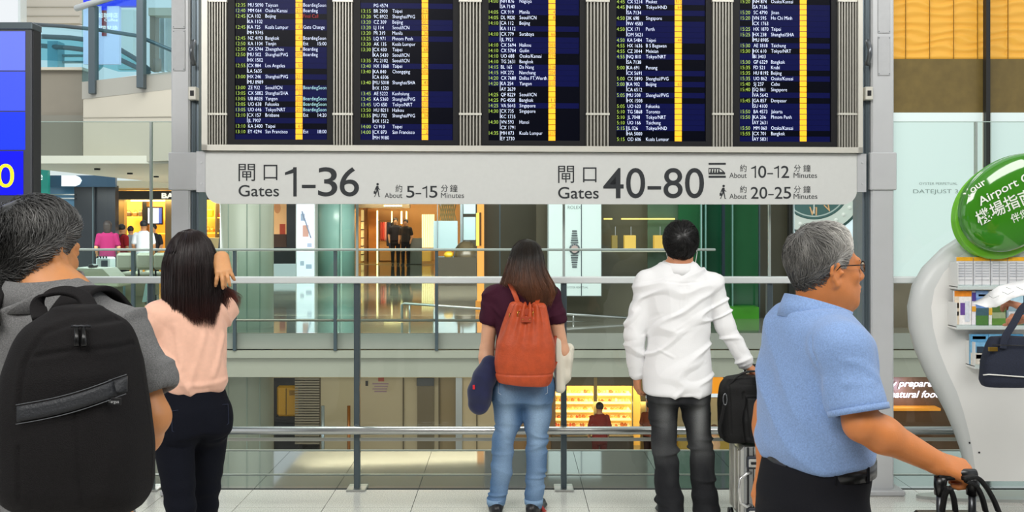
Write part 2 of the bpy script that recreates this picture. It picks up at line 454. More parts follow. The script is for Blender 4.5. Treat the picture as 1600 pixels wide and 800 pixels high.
F3 = """14:00|*NH 876|Nagoya||
|SA 7140|||
14:05|CX 919|Manila|4|
14:05|DL 9020|Seoul/ICN|8|
14:10|*CA 112|Beijing||
|KA 1112|||
14:10|*CX 779|Surabaya|66|
|JL 7921|||
14:10|CX 5694|Haikou|503|
14:10|CX 5704|Guilin|505|
14:10|UO 688|Osaka/Kansai|229|
14:10|TG 2631|Bangkok||
14:15|BL 165|Da Nang|218|
14:15|HX 272|Nanchang|204|
14:20|CX 7680|Dallas FT.Worth|3|
14:20|*KA 254|Yangon|510|
|AY 2639|||
14:25|QF 8229|Seoul/ICN||
14:25|PG 4558|Bangkok|11|
14:25|VA 5643|Singapore|29|
14:30|*CX 735|Singapore||
|KC 1735|||
14:30|*VN 593|Hanoi||
|CX 1791|||
14:35|*MH 073|Kuala Lumpur|217|
|EY 2730|||"""
F4 = """14:45|CX 5214|Phuket|512|
14:45|*NH 860|Tokyo/HND|64|
|SA 7134|||
14:50|*3K 698|Singapore||
|9W 4583|||
14:50|*CX 171|Perth||
|OM 5621|||
14:50|KA 5484|Taipei|44|
14:55|HX 1636|B S Begawan||
14:55|CZ 3044|Meixian||
14:55|*NQ 810|Tokyo/NRT||
|SA 7138|||
15:00|*KA 691|Penang||
|CX 5691|||
15:00|CX 5890|Shanghai/PVG||
15:00|*KA 902|Beijing|65|
|CA 6512|||
15:05|*MU 508|Shanghai/PVG||
|HX 1508|||
15:05|UO 620|Fukuoka||
15:10|TG 5868|Toronto||
15:10|JL 7048|Tokyo/NRT||
15:10|UO 166|Taichung||
15:15|*JL 026|Tokyo/HND||
|HA 5000|||
15:15|OD 606|Kuala Lumpur||"""
F5 = """15:20|*NH 874|Osaka/Kansai||
|SA 7136|||
15:20|SC 4790|Jinan||
15:20|*VN 595|Ho Chi Minh||
|CX 1763|||
15:25|HX 1870|Taipei||
15:25|*HX 238|Shanghai/SHA||
|MU 8985|||
15:30|AE 1818|Taichung||
15:30|*HX 610|Tokyo/NRT||
|BI 3403|||
15:30|GF 6329|Bangkok||
15:35|FD 521|Krabi||
15:35|HU 8192|Beijing||
15:35|UO 862|Osaka/Kansai||
15:40|5J 237|Cebu||
15:40|*SQ 861|Singapore||
|VA 5642|||
15:45|*GA 857|Denpasar||
|SU 4100|||
15:50|BA 4573|Jakarta||
15:50|*KA 206|Phnom Penh||
|AY 2631|||
15:50|MM 060|Osaka/Kansai||
15:55|*CX 701|Bangkok||
|AY 5831|||"""
FL = [[r.split('|') for r in f.split('\n')] for f in (F1, F2, F3, F4, F5)]
prep_text({(c.strip('*!+'), 2, -.012) for f in FL for r in f for c in r if c})
COLS = [(368, 387, 414, 461.2, 472, 473.5, 205.0), (564.5, 583.8, 613, 658.8, 668.8, 671, 214.5), (764, 783, 812, 857.3, 868, 870, 216),
        (962, 981, 1010, 1055, 1066, 1068, 217), (1158.5, 1178.5, 1206, 1251, 1261.5, 1263, 216.8)]
for k, (a, b) in enumerate(SCR):
    sc = empty('screen', bpt((a+b)/2, ZB+.034), None); props(sc); sc.name = 'display_screen'; WM[sc.name] = Matrix.Translation(bpt((a+b)/2, ZB+.034)); attach(sc, board); sc.matrix_basis = Matrix.Translation(bpt((a+b)/2, ZB+.034))
    sc.matrix_parent_inverse = WM[board.name].inverted()
    bz0 = MB(); bzw = 11
    bbox(bz0, a, b, ZB+.034, ZB+.068, -.045, -.002); bbox(bz0, a, a+bzw, ZB+.068, ZT-.03, -.045, -.002); bbox(bz0, b-bzw+2, b, ZB+.068, ZT-.03, -.045, -.002)
    bz0.build('bezel', M_bezel, sc)
    mb = MB(); bbox(mb, a+bzw, b-bzw+2, ZB+.068, ZT-.03, -.045, -.014); mb.build('display_panel', M_disp, sc)
    tx, fx, dx, ya, yb, sx, ylast = COLS[k]; pit = 8.62
    rows_ = FL[k]; n = len(rows_); rr = random.Random(k+3)
    band, tw, tl, ty, tr, tcn, dg_ = MB(), MB(), MB(), MB(), MB(), MB(), MB()
    O = -.0125
    for i in range(n+14):
        cy = ylast-pit*(i-(1 if k == 0 else 0)); 
        if rr.random() < .62: bbox(band, (tx-2) if rr.random() < .6 else fx-2, b-bzw+1, bz(cy+pit*.48, tx), bz(cy-pit*.48, tx), -.014, -.0135)
        bbox(ty, ya, yb, bz(cy+pit*.45, ya), bz(cy-pit*.45, ya), -.014, O-.0003)
    bars = []
    for i, r in enumerate(rows_):
        base = ylast-pit*(n-1-i)+2.9
        def fn(u, v, o=O): return bpt(u, v, o)
        hc = 5.5/FPX*bdepth(tx)
        def T(mb, s, px, w=None, xs=.72):
            # u axis in pixels of this row of the board: fit by width
            key = (s, 2, -.012); V, Fc, wd = TXT[key]; kz = hc/CAP; kp = kz*FPX/bdepth(px)*xs
            if w: kp = w/wd
            z0 = bz(base, px); mb.add([bpt(px+p*kp, z0+q*kz, O) for p, q in V], Fc)
            return wd*kp
        t, fl, de, ga, st = r
        if t: T(tl, t, tx, 14.5)
        star = fl.startswith('*'); T(tw, fl.strip('*'), fx, xs=.80)
        if de: T(tw, de, dx, xs=.80)
        if star: bars.append((base, 2))
        if ga:
            V, Fc, wd = TXT[(ga, 2, -.012)]; kz = hc/CAP*.95; kp = 2.9*len(ga)/wd; z0 = bz(base, ya)
            dg_.add([bpt(yb-.6-2.9*len(ga)+p*kp, z0+q*kz, -.0115) for p, q in V], Fc)
        if st:
            if st[0] == '!': T(tr, st[1:], sx, 23)
            elif st[0] == '+': T(tcn, st[1:], sx, 36)
            elif st.startswith('Est'): T(tw, st, sx, 36)
            else: T(tw, st, sx, xs=.80)
    for base, m_ in bars: bbox(tw, fx-1.6, fx-1.0, bz(base+pit*1.0, fx), bz(base-6.0, fx), -.013, O)
    for nm, q, mm in (('row_band', band, M_band), ('gate_column', ty, M_tyel), ('white_text', tw, M_twhite), ('time_text', tl, M_tlime), ('gate_number', dg_, mat('gate_ink', '#3a2a04', .6)), ('red_text', tr, M_tred), ('pale_text', tcn, M_tcyan)):
        if q.v:
            o = q.build(nm, mm, sc); o['kind'] = 'stuff'

# ------------------------------------------------------------------ hanging gates sign under the board
gs = empty('gates_sign', bpt(830, bz(319, 830)), 'long grey hanging sign reading Gates 1-36 and 40-80 with walking times', 'sign')
zt, zbm = ZB-.004, bz(318.5, 320)
r_ = 22; outl = []
for k in range(9):
    q = math.pi/2*k/8; outl.append((321+r_*(1-math.sin(q+0)), zbm+.085*(1-math.cos(q))))
outl = [(321, zt)]+[(321+r_*(1-math.cos(math.pi/2*k/8)), zbm+.085*(1-math.sin(math.pi/2*k/8))) for k in range(9)]
outl += [(1339-r_*(1-math.cos(math.pi/2*k/8)), zbm+.085*(1-math.sin(math.pi/2*k/8))) for k in range(8, -1, -1)]+[(1339, zt)]
n = len(outl); V = [bpt(a, z, .0) for a, z in outl]+[bpt(a, z, -.05) for a, z in outl]
MB().add(V, [tuple(range(n)), tuple(range(2*n-1, n-1, -1))]+[((i+1) % n, i, n+i, n+(i+1) % n) for i in range(n)]).build('sign_panel', M_sign, gs)
for a, b in ((307, 321), (1339, 1353)):
    mb = MB(); bbox(mb, a, b, bz(300, a), zt, -.06, .005); br = mb.build('side_bracket', M_alu, gs)
    for py in (254, 287):
        p = bpt((a+b)/2+1, bz(py, a), .005); MB().cyl(p, p+NB*.004, .006, 10).build('rivet', M_alu2, br)
def fit(mb, s, px0, px1, py0, py1, fn, res=6, wt=0.0):
    key = (s, res, wt)
    if key not in TXT: prep_text([key])
    V, Fc, w = TXT[key]; b0, b1 = V[:, 1].min(), V[:, 1].max()
    mb.add([fn(px0+(px1-px0)*a/w, py1-(py1-py0)*(b-b0)/(b1-b0)) for a, b in V], Fc)
SG = [('閘', 372.8, 398.7, 256, 283, 0), ('口', 412, 433.5, 257.5, 281.5, 0), ('Gates', 372.8, 436, 289, 307, .006), ('1-36', 445.3, 561, 261.3, 307, .012),
      ('約', 618, 628.5, 288.6, 300.4, 0), ('About', 601, 628.5, 301.3, 309.3, 0), ('5-15', 635, 683.5, 290.5, 309, .0), ('分', 689, 700, 288.6, 300, 0), ('鐘', 703, 715, 288.6, 300, 0), ('Minutes', 689, 725, 301.3, 309.3, 0),
      ('閘', 872, 897, 259, 286, 0), ('口', 911, 932, 261.5, 285, 0), ('Gates', 872, 935.5, 292, 310.5, .006), ('40-80', 942.5, 1100, 262.5, 309.8, .012),
      ('約', 1156, 1166.5, 257.2, 268.5, 0), ('About', 1139.6, 1166.5, 270, 278, 0), ('10-12', 1173.5, 1233, 259, 278, 0), ('分', 1240.5, 1251, 257.4, 268.4, 0), ('鐘', 1255, 1266.5, 257.4, 268.4, 0), ('Minutes', 1240, 1276.5, 270, 278, 0),
      ('約', 1156, 1166.5, 290.3, 301.4, 0), ('About', 1139.6, 1166.5, 302.8, 310.8, 0), ('20-25', 1173, 1236, 292, 310.6, 0), ('分', 1240.5, 1251, 290.3, 301.3, 0), ('鐘', 1255, 1266.5, 290.3, 301.3, 0), ('Minutes', 1240, 1277, 302.8, 310.8, 0)]
prep_text({(s, 6, w) for s, *_, w in SG})
sf = lambda u, v: bpt(u, bz(v, u), .0015)
ADV = {'1': .42, '-': .40, '4': .60}
def number(mb, s, px0, px1, py0, py1, fn, bold):
    ws = [ADV.get(c, .56) for c in s]; gap = .07; tot = sum(ws)+gap*(len(s)-1); k = (px1-px0)/tot; x = px0; hh = py1-py0; st = bold*hh
    for c, w in zip(s, ws):
        a, b = x, x+w*k
        if c == '1':
            r = b-.08*k; pl = [(r-st, py0), (r, py0), (r, py1), (r-st, py1), (r-st, py0+.20*hh), (a, py0+.27*hh), (a, py0+.18*hh), (r-st*1.1, py0+.06*hh)]
            i0 = len(mb.v); mb.add([fn(*p) for p in pl], [(3, 2, 1, 0, 4), (4, 0, 7), (4, 7, 6, 5)])
        elif c == '-':
            mb.add([fn(a, py0+.60*hh), fn(b, py0+.60*hh), fn(b, py0+.60*hh+st), fn(a, py0+.60*hh+st)], [(3, 2, 1, 0)])
        else: fit(mb, c, a, b, py0, py1, fn, 6, .004)
        x = b+gap*k
prep_text({(c, 6, .004) for c in '023458609'})
for s, a, b, c, d_, w in SG:
    mb = MB()
    if s[0].isdigit(): number(mb, s, a, b, c, d_, sf, .115 if w else .10)
    else: fit(mb, s, a, b, c, d_, sf, 6, w)
    o = mb.build('lettering', M_ink, gs); o['kind'] = 'stuff'
def walker(cx, top, h):
    """walking figure with a bag, h pixels tall"""
    k = h/22.0; mb = MB(); F_ = lambda pts: mb.add([sf(cx+x*k, top+y*k) for x, y in pts], [tuple(range(len(pts)-1, -1, -1))])
    F_([(1.6+2*math.cos(t*.785), 2+2*math.sin(t*.785)) for t in range(8)])
    F_([(0.2, 4.6), (2.6, 4.6), (3.2, 6), (2.8, 12), (-.6, 12), (-1.2, 6.5)])
    F_([(2.6, 5.0), (3.4, 8.2), (5.8, 10.4), (5.2, 11.2), (2.4, 9)])
    F_([(-.4, 5.0), (-1.0, 6.2), (-2.6, 9.4), (-3.2, 12.6), (-2.3, 12.8), (-1.2, 10), (.4, 7.5)])
    F_([(-4.6, 13), (-1.4, 13), (-1.4, 17), (-4.6, 17)])
    F_([(-.4, 11.8), (1.4, 12.4), (-.3, 16.6), (-2.8, 21.8), (-4.4, 21.8), (-3.2, 20.6), (-1.6, 16)])
    F_([(.9, 11.8), (2.9, 11.8), (3.6, 16), (4.2, 20.6), (6, 21.8), (3.2, 21.8), (2, 16.4)])
    mb.build('walking_pictogram', M_ink, gs)
walker(588.5, 285.8, 22); walker(1129, 288.5, 22.5)
mb = MB(); Q = lambda pts: mb.add([sf(x, y) for x, y in pts], [tuple(range(len(pts)-1, -1, -1))])
Q([(1107, 254.5), (1134, 254.5), (1134, 257.5), (1107, 257.5)]); Q([(1107, 274.5), (1134, 274.5), (1134, 277.8), (1107, 277.8)])
Q([(1107, 262.5), (1124, 262.5), (1129, 266), (1133, 270), (1133, 272.6), (1107, 272.6)]); mb.build('train_pictogram', M_ink, gs)
mb = MB(); sf2 = lambda u, v: bpt(u, bz(v, u), .0028)
for q in (1108, 1112, 1116, 1120): mb.add([sf2(q, 264.4), sf2(q+2.4, 264.4), sf2(q+1.2, 270), sf2(q+.4, 270)], [(3, 2, 1, 0)])
mb.add([sf2(1123.5, 264.2), sf2(1126, 265.4), sf2(1129, 268.6), sf2(1124.4, 268.6)], [(3, 2, 1, 0)]); mb.build('train_window', M_sign, gs)

# ------------------------------------------------------------------ blue screen totem at the left
d = 4.5; tt = empty('screen_totem', (X(-60, d), d+.04, 0), 'tall black totem with bright blue screens and a yellow 0 at the left edge', 'display')
MB().box((X(-190, d), d, 0), (X(49, d), d+.085, Z(37, d)), .006).build('casing', mat('totem_grey', '#4b4d52', .45, .3), tt)
BX('side_panel', (X(49, d), d+.012, 0), (X(49, d)+.004, d+.085, Z(39, d)), mat('totem_side', '#26282c', .5), tt)
MB().box((X(-192, d), d-.008, Z(46, d)), (X(51, d), d+.09, Z(35, d)), .004).build('cap', M_darkpost, tt)
blues = [(49, 110, '#5968f2'), (112, 173, '#3a4cf5'), (175, 234, '#1a33ee')]
for a, b, c in blues: PB('blue_screen', -180, 39, a, b, d-.002, .01, mat('screen_blue_'+c[1:], c, .3, emit=.75, ecol=c), tt)
p = PB('number_screen', -180, 36, 236, 305, d-.003, .01, mat('screen_deep_blue', '#0a0dc8', .3, emit=.8, ecol='#0b10cc'), tt)
mb = MB(); fit(mb, '10', -24, 22, 256, 293, lambda u, v: P(u, v, d-.0045), 6, .0); mb.build('yellow_digit', mat('digit_yellow', '#ffe81a', .5, emit=.9, ecol='#ffe61c'), p)
# ------------------------------------------------------------------ far gallery: floor, fascia, walls
DF = 13.9
gfl = BX('gallery_floor', (-34, DF, -.20), (30, 40, 0), M_farfloor); props(gfl, kind='structure')
tr = empty('trim_1', (0, DF, 0), kind='structure')
BX('fascia_panel', (-34, DF-.02, Z(545, DF)), (30, DF-.002, -.004), M_fascia, tr)
BX('fascia_ledge', (-34, DF-.10, Z(558, DF)), (30, DF, Z(547, DF)), M_fascia2, tr)
BX('fascia_panel', (-34, DF-.06, Z(588, DF)), (30, DF+.3, Z(559, DF)), M_fascia2, tr)
lw = empty('wall_lower', (0, 22, -4.05), kind='structure')
DW = 22.0
BX('bulkhead_panel', (-34, DW-1.2, Z(590, DW-1.2)), (X(868, DW), DW, -.6), M_soffit, lw)
BX('bulkhead_panel', (X(868, DW), DW-1.2, Z(588, DW-1.2)), (30, DW, -.6), M_soffit, lw)
lf = BX('lower_floor', (-34, 7.5, -4.25), (30, 30, -4.05), M_lowfloor); props(lf, kind='structure')
BX('slab_underside', (-34, DF, -.6), (30, 40, -.5), M_soffit, lw)
def LW(px0, px1, py0, py1, m, d=DW, th=.2, name='wall_panel', parent=None): return PB(name, px0, px1, py0, py1, d, th, m, parent or lw)
LW(-200, 330, 560, 720, mat('dim_taupe', '#6e685c', .7))
LW(500, 557, 560, 720, mat('pale_olive_panel', '#b8ad90', .6)); LW(557, 630, 560, 720, mat('pale_warm_panel', '#b5a88c', .6), DW+.02)
LW(630, 686, 560, 720, mat('pale_warm_panel', '#b5a88c', .6), DW+.04); LW(686, 712, 560, 720, mat('brown_strip', '#8b7a5a', .6), DW+.05)
LW(652, 678, 590, 720, mat('dark_door', '#6b6049', .5), DW-.02, .05)
LW(712, 722, 560, 720, mat('steel_jamb', '#b6bcc0', .4, .4), DW-.05, .2)
LW(722, 775, 560, 720, mat('warm_cream_panel', '#c9b795', .6), DW+.02)
LW(775, 868, 560, 720, mat('copper_brown_panel', '#9c7748', .5), DW+.05)
for px in (500, 557, 630, 686, 745, 800): LW(px-.8, px+.8, 560, 720, mat('panel_gap', '#5a513e', .8), DW-.02, .03, 'panel_joint')
# dark opening with a yellow machine behind a roller grille
LW(330, 500, 560, 720, mat('dark_recess', '#3a3830', .8), DW+1.2)
g = empty('roller_grille', (X(482, DW), DW, -4.05), 'dark slatted roller grille beside the yellow machine on the lower level', 'grille')
for k in range(26):
    py = 590+k*4; BX('slat', (X(462, DW), DW-.09, Z(py+2.6, DW)), (X(500, DW), DW-.05, Z(py, DW)), mat('grille_slat', '#8d8674', .5), g)
vm = empty('vending_machine', (X(449, DW), DW+.5, -4.05), 'yellow cabinet standing in the dark recess of the lower level', 'machine')
d = DW+.4
MB().box((X(432, d), d, Z(651, d)), (X(465, d), d+.5, Z(603, d)), .05).build('body', mat('ochre_yellow', '#c9971f', .5), vm)
PB('dark_frame', 428, 469, 590, 660, d+.08, .5, M_dark, vm); PB('base', 430, 467, 651, 722, d+.02, .4, M_dark, vm)
PB('door_gap', 446.5, 447.5, 607, 648, d-.01, .02, M_dark, vm); PB('label', 452, 461, 610, 618, d-.012, .02, mat('ochre_dark', '#8f6a1c', .5), vm)
for px, c, lb in ((504.5, '#b9cdd8', 'pale blue steel bollard tube on the lower level'), (545, '#b77a45', 'copper coloured tube on the lower level')):
    d = DW-1; o = MB().cyl((X(px, d), d, -4.05), (X(px, d), d, Z(634, d)), 2.6/FPX*d, 14).build('bollard', mat('tube_'+c[1:], c, .25, .6), None, True); props(o, lb, 'bollard')
nt_ = empty('wall_notice', P(597, 615, DW-.03), 'faint notice with a red mark on the pale wall of the lower level', 'notice')
PB('red_mark', 591, 600, 590, 596, DW-.012, .01, mat('notice_red', '#a04a3a', .6), nt_); PB('switch', 571, 575, 595, 603, DW-.012, .01, M_dark, nt_)
for k in range(4): PB('text_line', 582+k % 2*3, 607-k, 599+k*4, 600.6+k*4, DW-.012, .01, mat('notice_purple', '#94788a', .6), nt_)
ban = props(PB('wall_sign', 651, 678, 591, 603, DW-.15, .08, mat('dark_slate', '#3c4145', .5)), 'small dark sign by the steel door jamb on the lower level', 'sign')
# big round column through both levels, teal column beyond
d = 14.75
c1 = empty('round_column', (X(386, d), d, -4.05), 'wide pale grey-green round column beside the woman in pink', 'column')
MB().cyl((X(386, d), d, -4.05), (X(386, d), d, 3.4), 40.5/FPX*d, 40).build('shaft', mat('pale_green_column', '#a3a796', .35, noise=.03, nscale=2), c1, True)
for px in (368, 397, 414): 
    xo = (px-386)/40.5; r = 40.5/FPX*d; yy = d-math.sqrt(max(0, 1-xo*xo))*r
    BX('seam', (X(386, d)+xo*r-.008, yy-.006, -4.05), (X(386, d)+xo*r+.008, yy+.02, 3.4), mat('column_seam', '#8c988a', .5), c1)
d = 28
c2 = empty('round_column', (X(523, d), d, 0), 'teal glass-clad round column right of the white poster', 'column')
MB().cyl((X(523, d), d, 0), (X(523, d), d, 3.4), 31/FPX*d, 36).build('shaft', mat('teal_column', '#86b0ac', .25, noise=.05, nscale=1), c2, True)
BX('pale_strip', (X(538, d), d-.62, 0), (X(540, d), d-.55, 3.4), mat('pale_teal', '#a8c8c4', .3), c2)  # paler teal strip up the front of the column
pz = empty('poster_light_box', (X(477, 26.5), 26.5, 0), 'white backlit poster box with faint sketches left of the teal column', 'light box')
d = 26.5
PB('casing', 462, 492.5, 303, 436, d, .35, M_alu, pz); PB('poster', 463.5, 491, 305, 432, d-.01, .012, mat('poster_white', '#dfe6f4', .4, emit=.75, ecol='#dde6f8'), pz)
for a, b, c_, e, h in ((470, 476, 334, 345, '#8fa0bc'), (473, 482, 352, 370, '#b98f86'), (480, 487, 380, 386, '#9aa8c4'), (469, 475, 408, 415, '#a8b4cc'), (478, 487, 413, 420, '#a3b0cc')):
    PB('sketch_mark', a, b, c_, e, d-.018, .006, mat('sketch_'+h[1:], h, .6, emit=.35, ecol=h), pz)
MB().tube([P(472, 330, d-.02), P(486, 372, d-.02)], .02, 6).build('sketch_stroke', mat('sketch_line', '#8796b5', .6), pz)
pz.rotation_euler = (0, 0, 0)
# warm advertisement with a face, black panel beside it
d = 27.5
ad = empty('advert_panel', (X(445, d), d, 0), 'tall warm-toned fashion advertisement with black panel behind the round column', 'advert')
PB('black_panel', 427, 463.5, 280, 412, d, .3, M_darkshop, ad)
PB('warm_picture', 428, 447.5, 300, 386, d-.01, .012, mat('ad_peach', '#d9a878', .5, emit=.45, ecol='#e0a871', noise=.12, nscale=2), ad)
MB().sphere(P(433.5, 325, d-.01), (.1, .01, .16)).build('portrait_face', mat('ad_skin', '#c98a5e', .6, emit=.3, ecol='#d08f60'), ad, True)
MB().box(P(437, 366, d-.03), (X(446, d), d-.012, Z(350, d))).build('red_bag_picture', mat('ad_red', '#a8402c', .6, emit=.3, ecol='#b04028'), ad)
PB('dark_picture_band', 428, 447.5, 366, 386, d-.02, .012, mat('ad_dark', '#4a3128', .6), ad)

# ------------------------------------------------------------------ gallery rail on the far edge
gr = empty('gallery_balustrade', (0, DF, 0), 'low balustrade with dark posts and thin grey handrail on the far gallery edge', 'balustrade')
DP = DF-.12
for px in (-110, 48, 207, 366, 523.5, 682):
    BX('post', (X(px-2.4, DP), DP, Z(548, DP)), (X(px+2.4, DP), DP+.06, Z(390, DP)), M_darkpost, gr)
for a, b in ((-110, 366), (366, 682)):
    BX('glass_pane', (X(a, DP)+.04, DP+.02, .02), (X(b, DP)-.04, DP+.032, Z(393, DP)), M_pane2, gr)
MB().box((X(-200, DP), DP-.02, Z(392, DP)), (X(1118, DP), DP+.07, Z(388.3, DP)), .008).build('handrail', mat('handrail_grey', '#b3b8b3', .35, .4), gr)
MB().tube([(X(-200, DP), DP+.03, Z(500, DP)), (X(770, DP), DP+.03, Z(501, DP))], .02, 8).build('lower_rail', mat('rail_olive', '#7e7f72', .3, .5), gr, True)
d = 15.5
rr_ = empty('ramp_rail', (X(700, d), d, 0), 'short steel rail sloping across the far gallery behind the woman with the orange backpack', 'railing')
MB().tube([P(628, 500, d), P(628, 476, d), P(632, 474, d), P(762, 483, d), P(900, 492, d), P(985, 497, d)], .022, 8).build('rail_tube', M_steel, rr_, True)
MB().tube([P(760, 499, d), P(985, 506, d)], .018, 8).build('rail_tube', M_steel, rr_, True)
for px in (640, 762, 896, 984):
    MB().tube([(X(px, d), d, 0), (X(px, d), d, Z(475+(px-632)*.066, d))], .016, 8).build('rail_post', M_steel, rr_, True)

# ------------------------------------------------------------------ boutique at the back of the gallery
bt = empty('boutique', (X(640, 36), 36, 0), 'warm lit clothing boutique with open front at the back of the gallery', 'shop')
M_wb = mat('boutique_wall', '#e0a764', .6, noise=.06, nscale=1); M_wl = mat('boutique_light', '#fff0c8', .5, emit=3.2, ecol='#ffdf9c')
BX('back_wall', (X(553, 39), 39, 0), (X(725, 39), 39.2, 3.5), M_wb, bt); BX('side_wall', (X(553, 36), 36, 0), (X(553, 36)+.1, 39, 3.5), M_wb, bt)
BX('shop_ceiling', (X(553, 36), 36, 3.5), (X(725, 39), 39.2, 3.6), mat('cream', '#efe2c4', .7), bt)
BX('shop_floor', (X(553, 36), 35.6, 0), (X(725, 39), 39.2, .02), mat('boutique_floor', '#caa06a', .1, spec=.8), bt)
PB('front_lintel', 553, 640, 318, 325, 35.9, .3, mat('lintel_dark', '#5a4a32', .5), bt)
PB('lintel_light', 600, 628, 320.5, 322.5, 35.85, .03, M_wl, bt)
d = 36.5
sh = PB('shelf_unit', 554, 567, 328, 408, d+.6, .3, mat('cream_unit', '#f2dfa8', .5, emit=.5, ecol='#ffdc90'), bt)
for k in range(5): PB('shelf_board', 554, 567, 345+k*13, 346.6+k*13, d+.5, .3, mat('dark_walnut', '#5d3f22', .5), bt)
PB('orange_panel', 576, 589, 328, 410, d+1.2, .1, mat('orange_panel', '#d68a3a', .6), bt)
PB('brown_column', 567, 573, 325, 410, d+1.0, .2, mat('boutique_brown', '#8c5a2c', .6), bt)
for a, b, y0, y1 in ((588.3, 590.6, 329, 411), (611.3, 613, 330, 372), (626, 628.5, 330, 350), (634, 636, 330, 350)): PB('light_strip', a, b, y0, y1, d+.1, .05, M_wl, bt)
PB('display_plinth', 592, 618, 378, 407, d+1.4, .5, M_wb, bt)
for k in range(7): PB('white_shelving', 659+k*2.9, 661+k*2.9, 335, 387, d+1.2, .1, mat('shelving_glow', '#fff2cc', .5, emit=1.3, ecol='#ffe6a8'), bt)
PB('grey_partition', 640, 659, 372, 430, d-.9, .1, mat('grey_partition', '#62605a', .4), bt)
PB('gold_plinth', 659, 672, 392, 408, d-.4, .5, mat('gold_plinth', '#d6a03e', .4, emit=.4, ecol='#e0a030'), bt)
cr = empty('clothes_rack', (X(602, 36.6), 36.6, 0), 'rack of hanging jackets in the boutique', 'clothes rack')
MB().tube([P(592, 408, 36.6), P(592, 345, 36.6), P(615, 345, 36.6), P(615, 408, 36.6)], .02, 6).build('rack_frame', M_dark, cr)
for k, (px, c, y1) in enumerate(((595, '#a83a26', 376), (598.5, '#c23c28', 376), (602, '#d98a7c', 377), (605, '#20222c', 385), (608.5, '#26304a', 388), (612, '#1c1e26', 392))):
    g = props(MB().box(P(px-1.6, y1, 36.45), (X(px+1.9, 36.45), 36.85, Z(347, 36.45)), .04).build('jacket', mat('jacket_'+c[1:], c, .8)), {0: 'dark red', 1: 'bright red', 2: 'faded pink', 3: 'black', 4: 'navy blue', 5: 'charcoal'}[k]+' jacket hanging on the boutique rack', 'jacket', 'jackets on the boutique rack')
# dim lounge area with car-like display, gold pillar, blue panes
PB('lounge_wall', 720, 870, 250, 425, 31, .2, mat('olive_dark_wall', '#4b463a', .5, noise=.12, nscale=.8), bt)
bpn = empty('blue_glass_panel', (X(705, 27), 27, 0), 'pale blue frosted glass panels right of the boutique', 'glass panel')
for a, b, y0, y1 in ((677, 715, 345, 389), (724, 743, 300, 334), (724, 743, 339, 375)): PB('frosted_pane', a, b, y0, y1, 27, .04, mat('frosted_blue', '#8aa4ad', .3, emit=.25, ecol='#8fb0bd'), bpn)
PB('frame', 683, 684, 318, 432, 26.9, .05, M_darkpost, bpn); PB('frame', 719, 723, 300, 436, 26.9, .05, M_darkpost, bpn)
lt = empty('lattice_screen', (X(697, 28), 28, Z(318, 28)), 'dark lattice screen above the blue glass panel', 'screen')
for k in range(7): MB().tube([P(686+k*3.4, 318, 28), P(692+k*3.4, 345, 28)], .02, 5).build('lattice_bar', mat('lattice_gold', '#8f7a4c', .5), lt); MB().tube([P(692+k*3.4, 318, 28.02), P(686+k*3.4, 345, 28.02)], .02, 5).build('lattice_bar', mat('lattice_gold', '#8f7a4c', .5), lt)
for px in (688, 706): BX('hanger', (X(px, 28), 28, Z(322, 28)), (X(px, 28)+.03, 28.03, 3.7), M_darkpost, lt)
ds = empty('round_display_counter', (X(727, 24), 24, 0), 'dark rounded display counter with a yellow object on it', 'counter')
d = 24
MB().sphere((X(727, d), d+.5, Z(400, d)), (20/FPX*d, .5, 23/FPX*d), 20, 12).build('counter_body', mat('counter_brown', '#3d3628', .3, noise=.1), ds, True)
PB('counter_base', 682, 744, 402, 447, d, .8, mat('counter_dark', '#2d2a22', .25), ds)
o = MB().sphere(P(701, 398, 24.3), (.13, .1, .09), 14, 8).build('yellow_bowl', mat('bowl_yellow', '#a88a1c', .4), None, True); props(o, 'yellow rounded object on the dark display counter', 'bowl')
gp = empty('gold_pillar', (X(750, 17), 17, 0), 'slim glowing amber pillar left of the woman with the orange backpack', 'pillar')
d = 17.2
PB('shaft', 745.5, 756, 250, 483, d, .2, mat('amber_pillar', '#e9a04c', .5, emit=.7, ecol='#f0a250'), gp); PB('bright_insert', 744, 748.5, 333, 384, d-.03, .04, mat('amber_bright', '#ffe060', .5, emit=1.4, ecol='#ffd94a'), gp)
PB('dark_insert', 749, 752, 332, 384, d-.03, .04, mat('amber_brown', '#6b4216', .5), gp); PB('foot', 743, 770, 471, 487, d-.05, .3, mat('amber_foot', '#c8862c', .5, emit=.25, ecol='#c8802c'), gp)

# ------------------------------------------------------------------ watch shop front along the right of the gallery
DS = 16.0
sf_ = empty('shop_front', (X(1100, DS), DS, 0), 'long glazed shop front with dark mullions along the right of the gallery', 'shop')
M_olive = mat('shop_olive', '#6e6b56', .35, noise=.12, nscale=.7); M_olived = mat('shop_olive_dark', '#4a4638', .3, noise=.15, nscale=.7)
M_lit = mat('lit_white', '#cfdcd8', .4, emit=.42, ecol='#dcebe8')
PB('wall_panel', 757, 857, 200, 497, DS+1.5, .1, M_olived, sf_); PB('wall_panel', 857, 1012, 200, 497, DS+.8, .1, M_olive, sf_)
PB('dado', 757, 1012, 440, 497, DS+.6, .1, mat('shop_dado', '#77735f', .4, noise=.08, nscale=1), sf_)
PB('mullion', 780, 782, 200, 497, DS, .06, M_darkpost, sf_); PB('mullion', 838, 858, 200, 497, DS+.3, .2, mat('bronze_jamb', '#5d5645', .35, .2), sf_)
